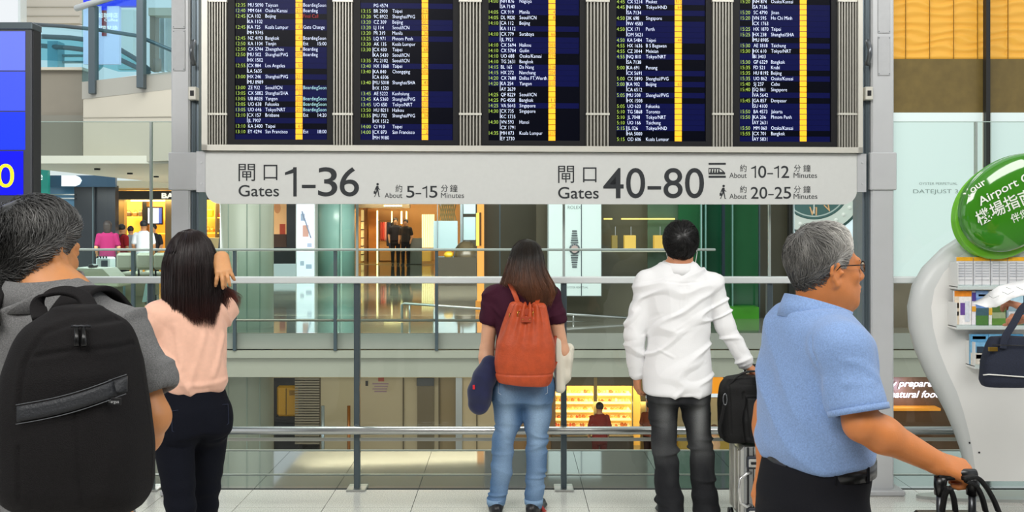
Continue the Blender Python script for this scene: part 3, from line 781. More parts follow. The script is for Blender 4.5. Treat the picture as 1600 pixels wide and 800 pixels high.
# watch light box
wl = empty('watch_light_box', (X(898, DS), DS, 0), 'tall white light box showing a bracelet watch, right of the long-haired woman', 'light box')
d = DS-.1
PB('casing', 856, 940, 250, 463, d, .3, mat('lightbox_case', '#aab4b2', .4), wl); PB('lit_face', 857.5, 939, 252, 462, d-.01, .012, M_lit, wl)
for px in (880.5, 908.5): PB('seam', px-.6, px+.6, 252, 462, d-.02, .012, M_darkpost, wl)
M_wink = mat('watch_grey', '#5f676b', .5); mb = MB(); tf = lambda u, v: P(u, v, d-.018)
fit(mb, 'ROLEX', 887, 908, 321.5, 326.5, tf, 3); o = mb.build('lettering', mat('logo_grey', '#8fa09c', .6), wl)
mb = MB(); fit(mb, 'OYSTER PERPETUAL', 886, 919, 447.5, 450.5, tf, 2); mb.build('lettering', mat('logo_grey', '#8fa09c', .6), wl)
wt = MB(); wt.cyl((X(897.5, d), d-.05, Z(389, d)), (X(897.5, d), d-.012, Z(389, d)), 8.5/FPX*d, 24); wt.build('watch_case', mat('watch_silver', '#9aa2a4', .3, .6), wl, True)
MB().cyl((X(897.5, d), d-.056, Z(389, d)), (X(897.5, d), d-.05, Z(389, d)), 5.8/FPX*d, 20).build('watch_dial', mat('watch_rose', '#d4bcb8', .4), wl)
for k in range(12):
    q = math.tau*k/12; x, y = 897.5+6.9*math.cos(q), 389+6.9*math.sin(q)
    MB().box((X(x-.8, d), d-.06, Z(y+.8, d)), (X(x+.8, d), d-.05, Z(y-.8, d))).build('bezel_mark', M_wink, wl)
for k in range(6):
    for s in (-1, 1):
        y = 389+s*(10+k*3.6); w = 6-k*.45
        MB().box((X(897.5-w, d), d-.03, Z(y+1.2, d)), (X(897.5+w, d), d-.012, Z(y-1.2, d)), .006).build('bracelet_link', M_wink if k % 2 else mat('watch_silver', '#9aa2a4', .3, .6), wl)
# shelf with yellow boxes
shf = props(MB().box((X(940, d), d, Z(394, d)), (X(1060, d), d+.5, Z(391.5, d)), .004).build('display_shelf', mat('shelf_light', '#c6c4ae', .4)), 'thin pale display shelf behind the shop glass near the man in the white shirt', 'shelf')
for k, (a, b, c) in enumerate(((977, 995, '#e2ba58'), (1024, 1039, '#dcb250'), (957, 966, '#a08a48'))):
    o = empty('gift_box', P((a+b)/2, 391.2, d+.15), ['bright yellow box on the display shelf, left of the dark-haired man', 'yellow box on the display shelf partly hidden by the dark-haired man', 'dim olive box at the left end of the display shelf'][k], 'box', 'yellow boxes on the display shelf')
    MB().box((X(a, d), d+.1, Z(391.3, d)), (X(b, d), d+.28, Z(368, d)), .006).build('box_body', mat('box_'+c[1:], c, .5, emit=.35 if k < 2 else 0, ecol=c), o)
    MB().tube([P((a+b)/2, 368, d+.15), P((a+b)/2, 354, d+.15)], .006, 6).build('hanger', M_alu, o)
for a, b in ((947, 960), (975, 1003), (1004, 1060)): props(MB().box((X(a, d), d+.35, Z(343, d)), (X(b, d), d+.4, Z(341, d))).build('strip_lamp', mat('strip_glow', '#ffe07a', .5, emit=2.2, ecol='#ffd45a')), {947: 'short warm strip lamp at the left above the yellow boxes', 975: 'warm strip lamp above the bright yellow box', 1004: 'long warm strip lamp just left of the dark-haired man'}[a], 'lamp', 'strip lamps above the display shelf')
# green glass
M_g1 = mat('green_deep', '#154a32', .12, noise=.25, nscale=.7, spec=.6); M_g2 = mat('green_mid', '#275f3b', .12, noise=.2, nscale=.6, spec=.6); M_g3 = mat('green_bright', '#47962a', .3, noise=.2, nscale=2, emit=.05, ecol='#57b02e')
M_g0 = mat('green_grey', '#5b7560', .15, noise=.15, nscale=.7)
gg = empty('green_glass_wall', (X(1100, DS), DS, 0), 'deep green glass wall behind the man in the white shirt', 'glass wall')
PB('glass_panel', 1012, 1060, 200, 497, DS+.4, .06, M_g0, gg); PB('glass_panel', 1060, 1096, 200, 497, DS+.3, .06, M_g2, gg)
PB('glass_panel', 1098, 1130, 200, 497, DS+.2, .06, M_g1, gg); PB('glass_panel', 1131, 1144.5, 200, 480, DS+.2, .06, M_g2, gg); PB('glass_panel', 1145.5, 1186, 200, 480, DS+.2, .06, M_g2, gg)
PB('bright_foot_panel', 1131, 1186, 480, 507, DS-.1, .3, M_g3, gg)
for px in (1096, 1103, 1145): PB('glass_edge', px-.7, px+.7, 200, 497, DS+.1, .08, mat('edge_teal', '#8fbdb4', .3), gg)
PB('dark_mullion', 1128.5, 1133, 200, 497, DS, .06, mat('blue_black', '#1e2f3a', .3), gg)
# dark glazing between the green wall and the dial light box
PB('dark_glazing', 1187, 1242, 200, 497, DS+.2, .06, M_olived, sf_); PB('mullion', 1186, 1188, 200, 508, DS, .06, M_darkpost, sf_); PB('mullion', 1233, 1241, 200, 508, DS, .1, mat('near_black', '#23221f', .4), sf_)
PB('dark_glazing', 1242, 1392, 437, 508, DS+.2, .06, M_olived, sf_)
dl = empty('watch_dial_light_box', (X(1295, DS), DS, 0), 'white light box showing a huge green watch dial, above the grey-haired man', 'light box')
d = DS-.05
PB('casing', 1240, 1392, 200, 436, d, .25, mat('lightbox_case', '#aab4b2', .4), dl); PB('lit_face', 1241, 1350, 202, 434, d-.01, .012, mat('lit_bluewhite', '#dbe6ee', .4, emit=.55, ecol='#e6f2fc'), dl)
cx, cy, R0 = 1272, 284, 73
def ring(nm, r0, r1, m, dd, n=64):
    V = []; Fc = []
    for k in range(n):
        q = math.tau*k/n
        for r in (r0, r1): V.append(P(cx+r*math.cos(q), cy+r*math.sin(q), dd)); 
        for r in (r0, r1): V.append(P(cx+r*math.cos(q), cy+r*math.sin(q), dd+.008))
    # keep the light box's left edge as the limit of the picture
    V = [(max(v[0], X(1241.5, dd)), v[1], v[2]) for v in V]
    for k in range(n):
        a, b = 4*k, 4*((k+1) % n)
        Fc += [(a, a+1, b+1, b), (a+1, a+3, b+3, b+1), (a+2, a, b, b+2), (a+3, a+2, b+2, b+3)]
    return mesh_obj(nm, V, Fc, m, dl)
ring('dial_backing', 0, 84, mat('dial_dark', '#34544f', .4, emit=.12, ecol='#34544f'), d-.018)  # dark green disc behind the bezel
ring('dial_bezel', 59, 80, mat('bezel_silver', '#cfd3cc', .25, .2, emit=.35, ecol='#cfd3cc'), d-.03)
ring('dial_inner_ring', 53, 55, mat('dial_line', '#c9d6d2', .4), d-.032)
ring('dial_face', 0, 58, mat('dial_green', '#4c6c6a', .35, emit=.15, ecol='#4c6c6a'), d-.026)
mb = MB()
for k in range(30):
    q = math.tau*k/30; x, y = cx+69*math.cos(q), cy+69*math.sin(q)
    if x < 1246: continue
    mb.sphere(P(x, y, d-.04), 3.2/FPX*d, 8, 5)
o = mb.build('bezel_gem', mat('gem_white', '#e6e6e0', .15, emit=.2, ecol='#eeeeea'), dl, True); o['kind'] = 'stuff'
M_gold = mat('numeral_gold', '#d9a878', .4, emit=.3, ecol='#dca878')
for s, ang in (('V', 62), ('VI', 92), ('VII', 122), ('IV', 32), ('III', 5)):
    q = math.radians(ang); x0, y0 = cx+46*math.cos(q), cy+46*math.sin(q); mb = MB(); rot = q-math.pi/2
    if x0 < 1250: continue
    def nf(u, v, x0=x0, y0=y0, rot=rot):
        du, dv = (u)*1.0, (v)*1.0; return P(x0+du*math.cos(rot)-dv*math.sin(rot), y0+du*math.sin(rot)+dv*math.cos(rot), d-.036)
    w = 4+2.6*len(s); fit(mb, s, -w/1.5, w/1.5, -6.5, 6.5, nf, 3, .02); mb.build('dial_numeral', M_gold, dl)
PB('watch_hand', cx-1, cx+1, 250, 334, d-.045, .01, mat('hand_white', '#e8ece8', .4), dl)

# right of the column: amber wave panels, taupe band, lit panels
DT = 14.6
rw = empty('wall_right', (X(1480, DT), DT, 0), kind='structure')
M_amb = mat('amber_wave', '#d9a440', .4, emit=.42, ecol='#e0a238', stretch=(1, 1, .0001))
nt = M_amb.node_tree; b = nt.nodes['Principled BSDF']; tc = nt.nodes.new('ShaderNodeTexCoord'); sp = nt.nodes.new('ShaderNodeSeparateXYZ'); nt.links.new(tc.outputs['Object'], sp.inputs[0])
for s0, s1, nseg in ((1390, 1540, 3.4), (1546, 1720, 4.0)):
    mb = MB(); x0, x1 = X(s0, DT), X(s1, DT); nx, nz = 44, 90; V = []; z0, z1 = Z(92, DT), Z(-40, DT)
    for j in range(nz+1):
        for i in range(nx+1):
            x = x0+(x1-x0)*i/nx; z = z0+(z1-z0)*j/nz
            ph = z*46+1.9*math.sin(x*7.5+math.sin(z*9)*1.4)*math.sin(z*5.2); V.append((x, DT+.05-.016*math.sin(ph), z))
    Fc = [(j*(nx+1)+i, j*(nx+1)+i+1, (j+1)*(nx+1)+i+1, (j+1)*(nx+1)+i) for j in range(nz) for i in range(nx)]
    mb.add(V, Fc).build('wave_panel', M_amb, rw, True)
    for k in range(1, 5):
        xx = x0+(x1-x0)*(k-.3)/4; BX('panel_joint', (xx-.004, DT+.02, z0), (xx+.004, DT+.04, z1), mat('amber_joint', '#9c7420', .6), rw)
PB('taupe_band', 1390, 1720, 92, 176, DT, .1, mat('taupe_band', '#7a6634', .5, noise=.12, nscale=6), rw)
for a, b_ in ((1384, 1391.5), (1541, 1547.5), (1700, 1706)): PB('black_mullion', a, b_, -40, 440, DT-.12, .1, mat('near_black', '#23221f', .4), rw)
for a, b_ in ((1393, 1537), (1549, 1700)):
    PB('lit_panel', a, b_, 176, 437, DT-.02, .06, M_lit, rw)
PB('panel_frame', 1536, 1541, 176, 437, DT-.04, .06, mat('pale_beige', '#cfc8b8', .5), rw)
PB('taupe_wall', 1390, 1720, 440, 520, DT, .1, mat('taupe_shop', '#7b6e5a', .5, noise=.06, nscale=4), rw)
mb = MB(); tf = lambda u, v: P(u, v, DT-.03)
prep_text({('DATEJUST 36', 4, -.012), ('OYSTER PERPETUAL', 4, -.012)})
fit(mb, 'DATEJUST 36', 1427, 1504, 296, 303.8, tf, 4, -.012); fit(mb, 'OYSTER PERPETUAL', 1436, 1496, 285, 288.6, tf, 4, -.012); o = mb.build('shop_lettering', mat('letter_grey', '#75837f', .6), rw); o['kind'] = 'stuff'

# ------------------------------------------------------------------ bakery on the lower level
DB = 22.3
bk = empty('bakery', (X(935, DB), DB, -4.05), 'brightly lit yellow bakery with full shelves on the lower level', 'shop')
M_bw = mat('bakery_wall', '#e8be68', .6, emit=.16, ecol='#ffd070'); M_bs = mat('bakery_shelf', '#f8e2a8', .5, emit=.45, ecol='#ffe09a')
PB('back_wall', 864, 1005, 598, 730, DB+1.4, .1, M_bw, bk); PB('header', 862, 1010, 588, 603, DB-.1, .2, mat('header_grey', '#6a6452', .5), bk)
for px, w in ((930.5, 5), (1005, 8), (867, 2), (988.8, 1)): PB('mullion', px-w/2, px+w/2, 590, 722, DB-.12, .15, mat('mullion_olive', '#a08a58', .4) if w > 2 else M_darkpost, bk)
bread_cols = ['#e8b866', '#d99a48', '#f2d898', '#c9793a', '#f6e6c0', '#d4502c', '#e9c478', '#b8642e']
bm_ = {}
nb_ = 0
for (a, b) in ((864, 927), (934, 986)):
    for r in range(7):
        y = 616+r*13; PB('shelf', a, b, y, y+2.2, DB+.7, .5, M_bs, bk)
        x = a+1
        while x < b-4:
            w = random.uniform(3.5, 6.5); h = random.uniform(3.5, 6.5); c = random.choice(bread_cols); dd = DB+.85
            kind = random.random()
            V0 = (X(x, dd), dd, Z(y-.1, dd)); V1 = (X(x+w-.7, dd), dd+.15, Z(y-h, dd))
            if r < 5:
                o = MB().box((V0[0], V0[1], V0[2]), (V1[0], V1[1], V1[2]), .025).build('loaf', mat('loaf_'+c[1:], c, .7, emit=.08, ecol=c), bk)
            x += w
PB('counter', 862, 990, 682, 722, DB-.9, .5, mat('bakery_counter', '#4a4030', .5), bk)
for k, px in enumerate(range(866, 918, 5)):
    c = ['#e0a020', '#d8551e', '#e8762a', '#e9dcc0', '#c03a1c'][k % 5]; o = MB().sphere(P(px, 687+(k*7) % 5, DB-1.1), (.055, .05, .045), 8, 5).build('pastry', mat('pastry_'+c[1:], c, .6)); props(o, ['yellow', 'red-orange', 'orange', 'cream', 'dark red'][k % 5]+' pastry, '+['first', 'second', 'third', 'fourth', 'fifth', 'sixth', 'seventh', 'eighth', 'ninth', 'tenth', 'eleventh'][k]+' from the left on the bakery counter', 'pastry', 'pastries on the bakery counter')
    o.location.z = Z(682, DB-.9)+.0
    o.location.y = DB-.65
LW(1012, 1055, 588, 722, mat('maroon_panel', '#6a3322', .5, noise=.1), DW+.1); LW(1055, 1096, 588, 722, mat('cream_shop', '#d8c698', .6), DW+.3)
osn = props(PB('orange_sign', 1096, 1130, 590, 615, DW-.1, .1, mat('orange_glow', '#ef9420', .5, emit=.7, ecol='#f59a1c')), 'orange glowing sign panel between the dark jeans and the black bag', 'sign')
PB('white_counter', 1096, 1126, 622, 675, DW+.2, .1, mat('cream_shop', '#d8c698', .6), lw); LW(1060, 1220, 676, 722, mat('yellow_band', '#c8a94e', .6), DW-.3)
LW(1130, 1385, 560, 722, mat('dim_olive', '#5e553f', .6), DW+.2)
# neon on the lower right
nn = empty('neon_sign', P(1410, 610, 20.5), 'white script neon lettering on a brown wall at the lower right', 'neon sign')
d = 20.5
PB('brown_board', 1370, 1560, 560, 722, d, .1, mat('neon_brown', '#6d5238', .5, noise=.08), nn)
mb = MB()
nf = lambda u, v: P(u, v, d-.03)
M_neon = mat('neon_white', '#ffffff', .5, emit=2.2, ecol='#f1e9ff')
def script(s, px0, px1, base, hx):
    key = (s, 4, .012); prep_text([key]); V, Fc, w = TXT[key]; k = (px1-px0)/w; kv = hx/CAP
    m_ = MB(); m_.add([P(px0+a*k+b*kv*.35, base-b*kv, d-.04) for a, b in V], Fc); m_.build('neon_script', M_neon, nn)['kind'] = 'stuff'
script('ly prepared', 1389, 1464, 604, 10); script('natural food', 1390, 1468, 621, 10)
l = bpy.data.lights.new('neon_glow', 'POINT'); l.energy = 18; l.color = (.72, .62, 1); l.shadow_soft_size = .1; lo = bpy.data.objects.new('neon_glow', l); COL.objects.link(lo); lo.location = P(1415, 610, d-.3)
PB('amber_shelf_edge', 1388, 1470, 638, 642, d-.3, .3, mat('amber_edge', '#d98e2c', .4, emit=.6, ecol='#e0902c'), nn)
# ------------------------------------------------------------------ upper gallery and walls at the left
ul = empty('wall_left', (X(180, 15), 15, 0), kind='structure')
def quadbox(nm, pts, th, m, parent):
    """pts: four (px, py, depth) corners; thickened away from the camera"""
    A = [Vector(P(*p)) for p in pts]; n_ = (A[1]-A[0]).cross(A[3]-A[0]).normalized()
    if n_.y < 0: n_ = -n_
    V = A+[a+n_*th for a in A]
    return MB().add(V, [(0, 1, 2, 3), (7, 6, 5, 4), (0, 4, 5, 1), (1, 5, 6, 2), (2, 6, 7, 3), (3, 7, 4, 0)]).build(nm, m, parent)
da, db = 15.0, 14.0
quadbox('upper_fascia', [(128, 128, da), (300, 108, db), (300, 136, db), (128, 155, da)], .2, mat('upper_fascia', '#a3a299', .5), ul)
quadbox('upper_wall', [(130, 155, da), (300, 136, db), (300, 249, db), (130, 258, da)], .2, M_beige, ul)
for k, (a, b) in enumerate(((183, 181),)): quadbox('wall_joint', [(130, a, da-.02), (300, b, db-.02), (300, b+1, db-.02), (130, a+1, da-.02)], .01, mat('joint_beige', '#aeaa9c', .7), ul)
PB('taupe_side_wall', 40, 129, 108, 259, 15.6, .3, M_brown, ul); PB('taupe_panel', 64, 129, 180, 256, 15.5, .1, mat('taupe_panel', '#7b7a70', .3), ul)
PB('side_wall_cap', 40, 129, 105, 109, 15.5, .5, M_beige, ul)
PB('high_wall', 28, 124, -40, 36, 24, .3, mat('high_wall_beige', '#cfc8ba', .6), ul)
for py in (10, 24): PB('wall_joint', 28, 124, py, py+1.2, 23.97, .03, mat('joint_beige', '#aeaa9c', .7), ul)
PB('white_fin', 28, 32, -40, 36, 23.5, .3, mat('white_fin', '#e8f0f0', .5), ul)
sof = empty('ceiling', (X(180, 20), 20, 0), kind='structure')
zs = Z(259, 15.0)
BX('soffit', (X(20, 15.2), 14.4, zs), (X(330, 15), 27, zs+.12), mat('soffit_white', '#dcd8cc', .5), sof)
BX('soffit_step', (X(20, 27), 25.2, zs-.0), (X(1400, 27), 40, zs+.2), mat('soffit_warm', '#c9bea4', .5), sof)
BX('soffit_mid', (X(330, 15), 18, 3.7), (20, 40, 3.85), mat('soffit_warm', '#c9bea4', .5), sof)
BX('upper_wall', (X(300, 14), 17.8, 3.7), (20, 18, 8), M_beige, sof)
for px, py in ((152, 263), (244, 275), (203, 270)):
    d = 1450*(zs-CAMH)/(345-py); MB().cyl((X(px, d), d, zs-.03), (X(px, d), d, zs), .05, 12).build('spot_lamp', M_dark, sof, True)
# glass guard of the upper gallery
ug = empty('upper_gallery_guard', (X(200, 14.5), 14.5, Z(128, 14.5)), 'glass guard with two heavy dark posts on the upper gallery at the left', 'balustrade')
for px, y0, y1, d in ((145, 8, 147, da-.15), (220, -18, 138, 14.3)):
    w = 5.3
    MB().box((X(px-w, d), d-.05, Z(y1, d)), (X(px+w, d), d+.1, Z(y0, d)), .01).build('post', M_darkpost, ug)
def zz(px, d): return d
for a, b, d0, d1, t0, t1, b0, b1 in ((128, 143, 15.0, 14.9, 14, 9, 128, 126), (148, 219, 14.9, 14.42, 9, -12, 126, 116), (222, 300, 14.4, 13.95, -14, -38, 116, 108)):
    quadbox('glass_pane', [(a, t0, d0), (b, t1, d1), (b, b1, d1), (a, b0, d0)], .02, glass('blue_pane', '#dcf2f6', .1), ug)
V = [P(119, 13, 14.95), P(300, -44, 13.9)]
MB().tube(V, .05, 10).build('handrail', M_rail, ug, True)
ul2 = empty('side_gallery_guard', (X(95, 17), 17, Z(106, 17)), 'pale blue glass guard with dark handrail behind the screen totem', 'balustrade')
quadbox('glass_pane', [(64, 38, 17), (128, 45, 16.9), (128, 108, 16.9), (64, 106, 17)], .02, glass('blue_pane', '#dcf2f6', .1), ul2)
MB().tube([P(50, 38, 17), P(100, 41, 16.8), P(150, 46, 16.6), P(215, 56, 16.4), P(276, 82, 16.2)], .035, 8).build('handrail', M_darkpost, ul2, True)
# escalator seen through the glass
es = empty('escalator', (X(170, 19), 19, Z(110, 19)), 'curved escalator handrails with pale blue glass sides on the upper level', 'escalator')
for off in (0, 16):
    pts = [P(64, 57+off*.9, 19+off*.05), P(110, 59+off, 19), P(150, 64+off, 19), P(185, 76+off, 19), P(212, 92+off*.8, 19), P(234, 110+off*.3, 19)]
    MB().tube(pts, .05, 8).build('handrail', mat('escalator_rail', '#4c565b', .4), es, True)
V = []; n_ = 10
tp = [(64, 60), (110, 62), (150, 67), (185, 79), (212, 95), (232, 110)]
V = [P(a, b, 19.1) for a, b in tp]+[P(a, min(b+34, 112), 19.1) for a, b in tp]
MB().add(V, [(i, i+1, i+7, i+6) for i in range(5)]).build('side_glass', glass('cyan_pane', '#9fd3dc', .15), es)
PB('newel', 74, 90, 64, 106, 19.4, .3, mat('cyan_newel', '#8fc6d6', .2), es)
for py in (85, 95): PB('step_rail', 92, 138, py, py+3, 19.6, .1, mat('step_grey', '#9aa6a6', .4), es)
MB().tube([P(157, 60, 18.6), P(160, 70, 18.6), P(157, 104, 18.6), P(150, 110, 18.6)], .05, 8).build('rail_end', mat('cyan_newel', '#8fc6d6', .2), es, True)
col_ = empty('upper_pillars', (X(245, 22), 22, Z(112, 22)), 'taupe and grey pillars beyond the upper gallery glass', 'pillar')
PB('pillar', 234, 241.5, 18, 110, 22, .3, mat('taupe_pillar', '#94867a', .6), col_); MB().cyl(P(246, 111, 21.6), P(246, 92, 21.6), .09, 14).build('bollard', mat('taupe_pillar', '#94867a', .6), col_, True)
for a, b in ((247, 250), (258, 262)): PB('pillar', a, b, 18, 110, 23, .3, mat('pillar_grey', '#b4bdbf', .6), col_)
MB().box(P(232, 24, 21.9), (X(290, 21.9), 22.2, Z(12, 21.9))).build('beam', M_beige, col_)
for a, b, y0, y1, c in ((184, 208, 15, 108, '#e9f3f6'), (262, 276, 24, 110, '#dce9f2'), (90, 128, 108, 112, '#c8d4d2')):
    props(PB('white_wall_panel', a, b, y0, y1, 25, .2, mat('panel_'+c[1:], c, .5)), None, None, kind='structure')
# hanging information sign
hs = empty('information_sign', P(160, 30, 18), 'blue and white hanging information sign seen through the upper glass', 'sign')
d = 18
PB('blue_header', 130, 222, -20, 9, d, .15, mat('sign_blue', '#1c2fd8', .4, emit=.5, ecol='#1f33e0'), hs)
PB('lilac_panel', 130, 186, 9, 100, d+.02, .1, mat('sign_lilac', '#c6cdee', .4, emit=.3, ecol='#c8d0f2'), hs)
PB('red_stripe', 159, 166, 15, 56, d-.01, .02, mat('stripe_red', '#8c2733', .5), hs); PB('blue_stripe', 158.5, 166.5, 9, 16, d-.015, .02, mat('sign_blue', '#1c2fd8', .4, emit=.5, ecol='#1f33e0'), hs)
tf = lambda u, v: P(u, v, d-.02); mb = MB()
for s, a, b, y0, y1 in (('咖啡店', 162, 184, 20, 28), ('Coffee', 163, 184, 29, 33.5), ('找換店', 149, 161, 20, 28), ('貨幣兌換', 149, 184, 40, 47)): fit(mb, s, a, b, y0, y1, tf, 2)
mb.build('lettering', mat('letter_white', '#ffffff', .5, emit=.7), hs)['kind'] = 'stuff'
# dark and blue shop front left of the bag shop
ls = empty('dark_shop', (X(130, 22), 22, 0), 'dark shop front with blue glass and a white oval sign at the left', 'shop')
PB('dark_panel', 116, 180, 290, 465, 22, .2, M_darkshop, ls); PB('blue_glass', 60, 116, 275, 465, 22.2, .2, mat('blue_glass', '#5a86a8', .2, noise=.1, nscale=1), ls)
PB('dark_header', 60, 180, 274, 292, 21.9, .1, mat('slate_blue', '#3a5874', .4), ls)
PB('teal_sign', 55, 75, 257, 304, 21.5, .1, mat('teal_sign', '#137a70', .4, emit=.3, ecol='#138276'), ls)
mb = MB(); fit(mb, 'e', 61, 66.5, 273, 281, lambda u, v: P(u, v, 21.45), 4); mb.build('lettering', mat('letter_white', '#ffffff', .5, emit=.7), ls)
V = [(96, 274), (118, 274), (125, 277), (128, 282), (125, 288), (118, 291), (96, 291)]
MB().add([P(a, b, 21.6) for a, b in V]+[P(a, b, 21.7) for a, b in V], [tuple(range(6, -1, -1)), tuple(range(7, 14))]+[(i, (i+1) % 7, 7+(i+1) % 7, 7+i) for i in range(7)]).build('oval_sign', mat('oval_white', '#eef6ff', .4, emit=.7), ls)
for px in (145,): PB('mullion', px-1, px+1, 292, 465, 21.9, .05, M_darkpost, ls)
for k in range(2): PB('silver_rail', 60, 116, 303+k*6, 305+k*6, 21.9, .05, M_steel, ls)
# bag shop
bs = empty('bag_shop', (X(265, 27), 27, 0), 'warm amber handbag shop with lit shelves and black lettered header', 'shop')
d = 27.0
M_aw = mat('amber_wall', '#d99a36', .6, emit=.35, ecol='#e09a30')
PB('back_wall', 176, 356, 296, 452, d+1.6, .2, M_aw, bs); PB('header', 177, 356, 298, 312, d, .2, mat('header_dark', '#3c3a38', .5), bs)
PB('side_wall', 177, 194, 312, 452, d+.1, .2, mat('shop_bronze', '#8a6a3a', .5), bs); PB('pier', 258, 274, 312, 452, d, .3, mat('pier_bronze', '#6e5c40', .5), bs)
mb = MB(); fit(mb, 'BALLY', 252.5, 297, 301.5, 310, lambda u, v: P(u, v, d-.03), 3, .035); mb.build('lettering', mat('letter_lit', '#fff6e6', .5, emit=1.1), bs)['kind'] = 'stuff'
for a, b, y in ((194, 258, 340), (194, 258, 366), (318, 352, 341), (318, 352, 365)): PB('lit_shelf', a, b, y-1.6, y, d+1.0, .5, mat('shelf_amber', '#ffc24a', .5, emit=1.4, ecol='#ffbf40'), bs)
PB('light_strip', 204, 257, 312, 314.5, d+.4, .2, M_wl, bs); PB('shelf_divider', 336, 338, 318, 374, d+.9, .4, mat('pier_bronze', '#6e5c40', .5), bs)
PB('dark_frame', 222, 229, 314, 372, d+.8, .2, M_dark, bs)
tv = empty('television', P(241, 337, d+.7), 'small bright blue-white screen inside the handbag shop', 'screen'); PB('casing', 229, 254, 323, 351, d+.7, .08, M_dark, tv); PB('picture', 231, 248, 325, 349, d+.69, .01, mat('tv_blue', '#b9c4f4', .4, emit=.8), tv); PB('picture_edge', 248, 252.5, 325, 349, d+.69, .01, mat('tv_blue2', '#4658b8', .4, emit=.6), tv)
def bag(px, py, w, h, c, lb):
    dd = d+1.1; r = empty('handbag', P(px, py, dd), lb, 'handbag', 'handbags in the lit shop')
    k = dd/FPX
    MB().box((X(px, dd)-w/2*k, dd-.08, Z(py, dd)), (X(px, dd)+w/2*k, dd+.08, Z(py, dd)+h*k), .03).build('bag_body', mat('bag_'+c[1:], c, .5), r)
    MB().tube([(X(px, dd)+w*.28*k*math.cos(q), dd, Z(py, dd)+(h+h*.5*math.sin(q))*k) for q in [math.pi*i/6 for i in range(7)]], .012, 6).build('handle', mat('bag_'+c[1:], c, .5), r)
bag(200.5, 338.4, 11, 7, '#4a3420', 'dark brown handbag on the upper lit shelf, leftmost'); bag(212, 338.4, 8, 7, '#7a5a2c', 'tan handbag beside the dark brown one on the upper lit shelf'); bag(220, 338.4, 6, 8, '#5d5040', 'small taupe handbag nearest the television')
bag(329, 339, 9, 12, '#e0a81e', 'tall yellow handbag on the right-hand lit shelves'); bag(347, 339, 9, 6, '#c8382c', 'small red handbag on the right-hand lit shelves'); bag(325, 363, 7, 6, '#e08a24', 'orange handbag on the lower right-hand shelf'); bag(332, 363, 6, 6, '#e59a3a', 'light orange handbag beside the orange one on the lower shelf')
ctr = props(PB('cream_counter', 312, 345, 372, 412, 26.2, .8, mat('cream_counter', '#cdb98a', .6)), 'cream shop counter between the woman in pink and the round column', 'counter')
PB('dark_back', 258, 300, 312, 452, d+.5, .2, M_darkshop, bs)
# seats on the gallery
def seat_unit(px, label, first=[None]):
    d = 18.5; k = d/FPX
    r = empty('lounge_seat', (X(px, d), d+.1, 0), label, 'seat', 'taupe lounge seats on the gallery')
    x = X(px, d); zt_ = Z(395, d)
    MB().box((x-13*k, d, Z(422, d)), (x+13*k, d+.12, zt_), .06).build('backrest', mat('seat_taupe', '#8d8878', .7, bump=.2, bscale=20), r)
    MB().box((x-12.5*k, d+.1, Z(434, d)), (x+12.5*k, d+.55, Z(426, d)), .04).build('seat', mat('seat_taupe', '#8d8878', .7), r)
    for s in (-1, 1): MB().tube([(x+s*11*k, d+.1, Z(415, d)), (x+s*11*k, d+.1, .02), (x+s*11*k, d+.5, .02)], .02, 6).build('leg', M_dark, r)
seat_unit(193, 'taupe lounge seat left of the dark post on the gallery'); seat_unit(224.5, 'middle taupe lounge seat behind the glass on the gallery'); seat_unit(251, 'taupe lounge seat nearest the hair of the woman in pink')
o = empty('laundry_bag', (X(160, 17.8), 17.8, 0), 'white and blue carrier stand left of the lounge seats', 'bag'); d = 17.8
MB().box((X(149, d), d, 0), (X(171, d), d+.3, Z(402, d)), .03).build('body', mat('bag_white', '#dfe6ea', .6), o); PB('dark_window', 158, 168, 407, 421, d-.01, .02, mat('bag_navy', '#2a3444', .5), o)
for k in range(4): PB('stripe', 151+k*4.5, 153.5+k*4.5, 400, 403.5, d-.012, .02, M_dark, o)
# big beige scanner desk in front
sd = empty('scanner_desk', (X(170, 15.2), 15.2, 0), 'wide beige equipment hood on the gallery behind the white rail', 'machine')
d = 15.2
V = [(100, 446), (182, 446), (176, 436), (160, 420), (112, 419), (100, 432)]
MB().prism([(X(a, d), Z(b, d)) for a, b in V], d, d+.55).build('hood', mat('hood_beige', '#b3ad98', .5), sd)
MB().box(P(100, 449, d-.1), (X(188, d), d+.6, Z(438, d)), .02).build('front_lip', mat('lip_cream', '#d5ceb4', .5), sd)
PB('lower_body', 106, 174, 449, 500, d+.1, .45, mat('body_grey_beige', '#97937f', .5), sd); PB('dark_slot', 120, 168, 452, 456, d+.08, .05, M_dark, sd)
PB('maker_mark', 140, 160, 439.5, 441.6, d-.11, .01, mat('mark_grey', '#6a675c', .6), sd)
o = MB().box((X(128, d), d+.2, Z(420, d)), (X(137, d), d+.4, Z(414, d)), .02).build('small_gadget', M_dark); props(o, 'small black gadget on top of the beige hood', 'device')
b2 = empty('grey_cabinet', (X(220, 16), 16, 0), 'grey beige cabinets with a pale blue side below the lounge seats', 'cabinet'); d = 16
PB('cabinet_body', 196, 208, 440, 497.2, d, .5, mat('body_grey_beige', '#97937f', .5), b2); PB('cabinet_body', 212, 232, 440, 463, d, .5, mat('cab_taupe', '#8d8672', .5), b2); PB('blue_side', 180, 196, 440, 470, d+.1, .4, mat('cab_blue', '#7f9cae', .4), b2)
quadbox('slanted_panel', [(228, 440, d-.1), (233, 440, d-.1), (228, 472, d-.1), (222, 472, d-.1)], .05, mat('cab_cyan', '#b4cfd0', .4), b2)
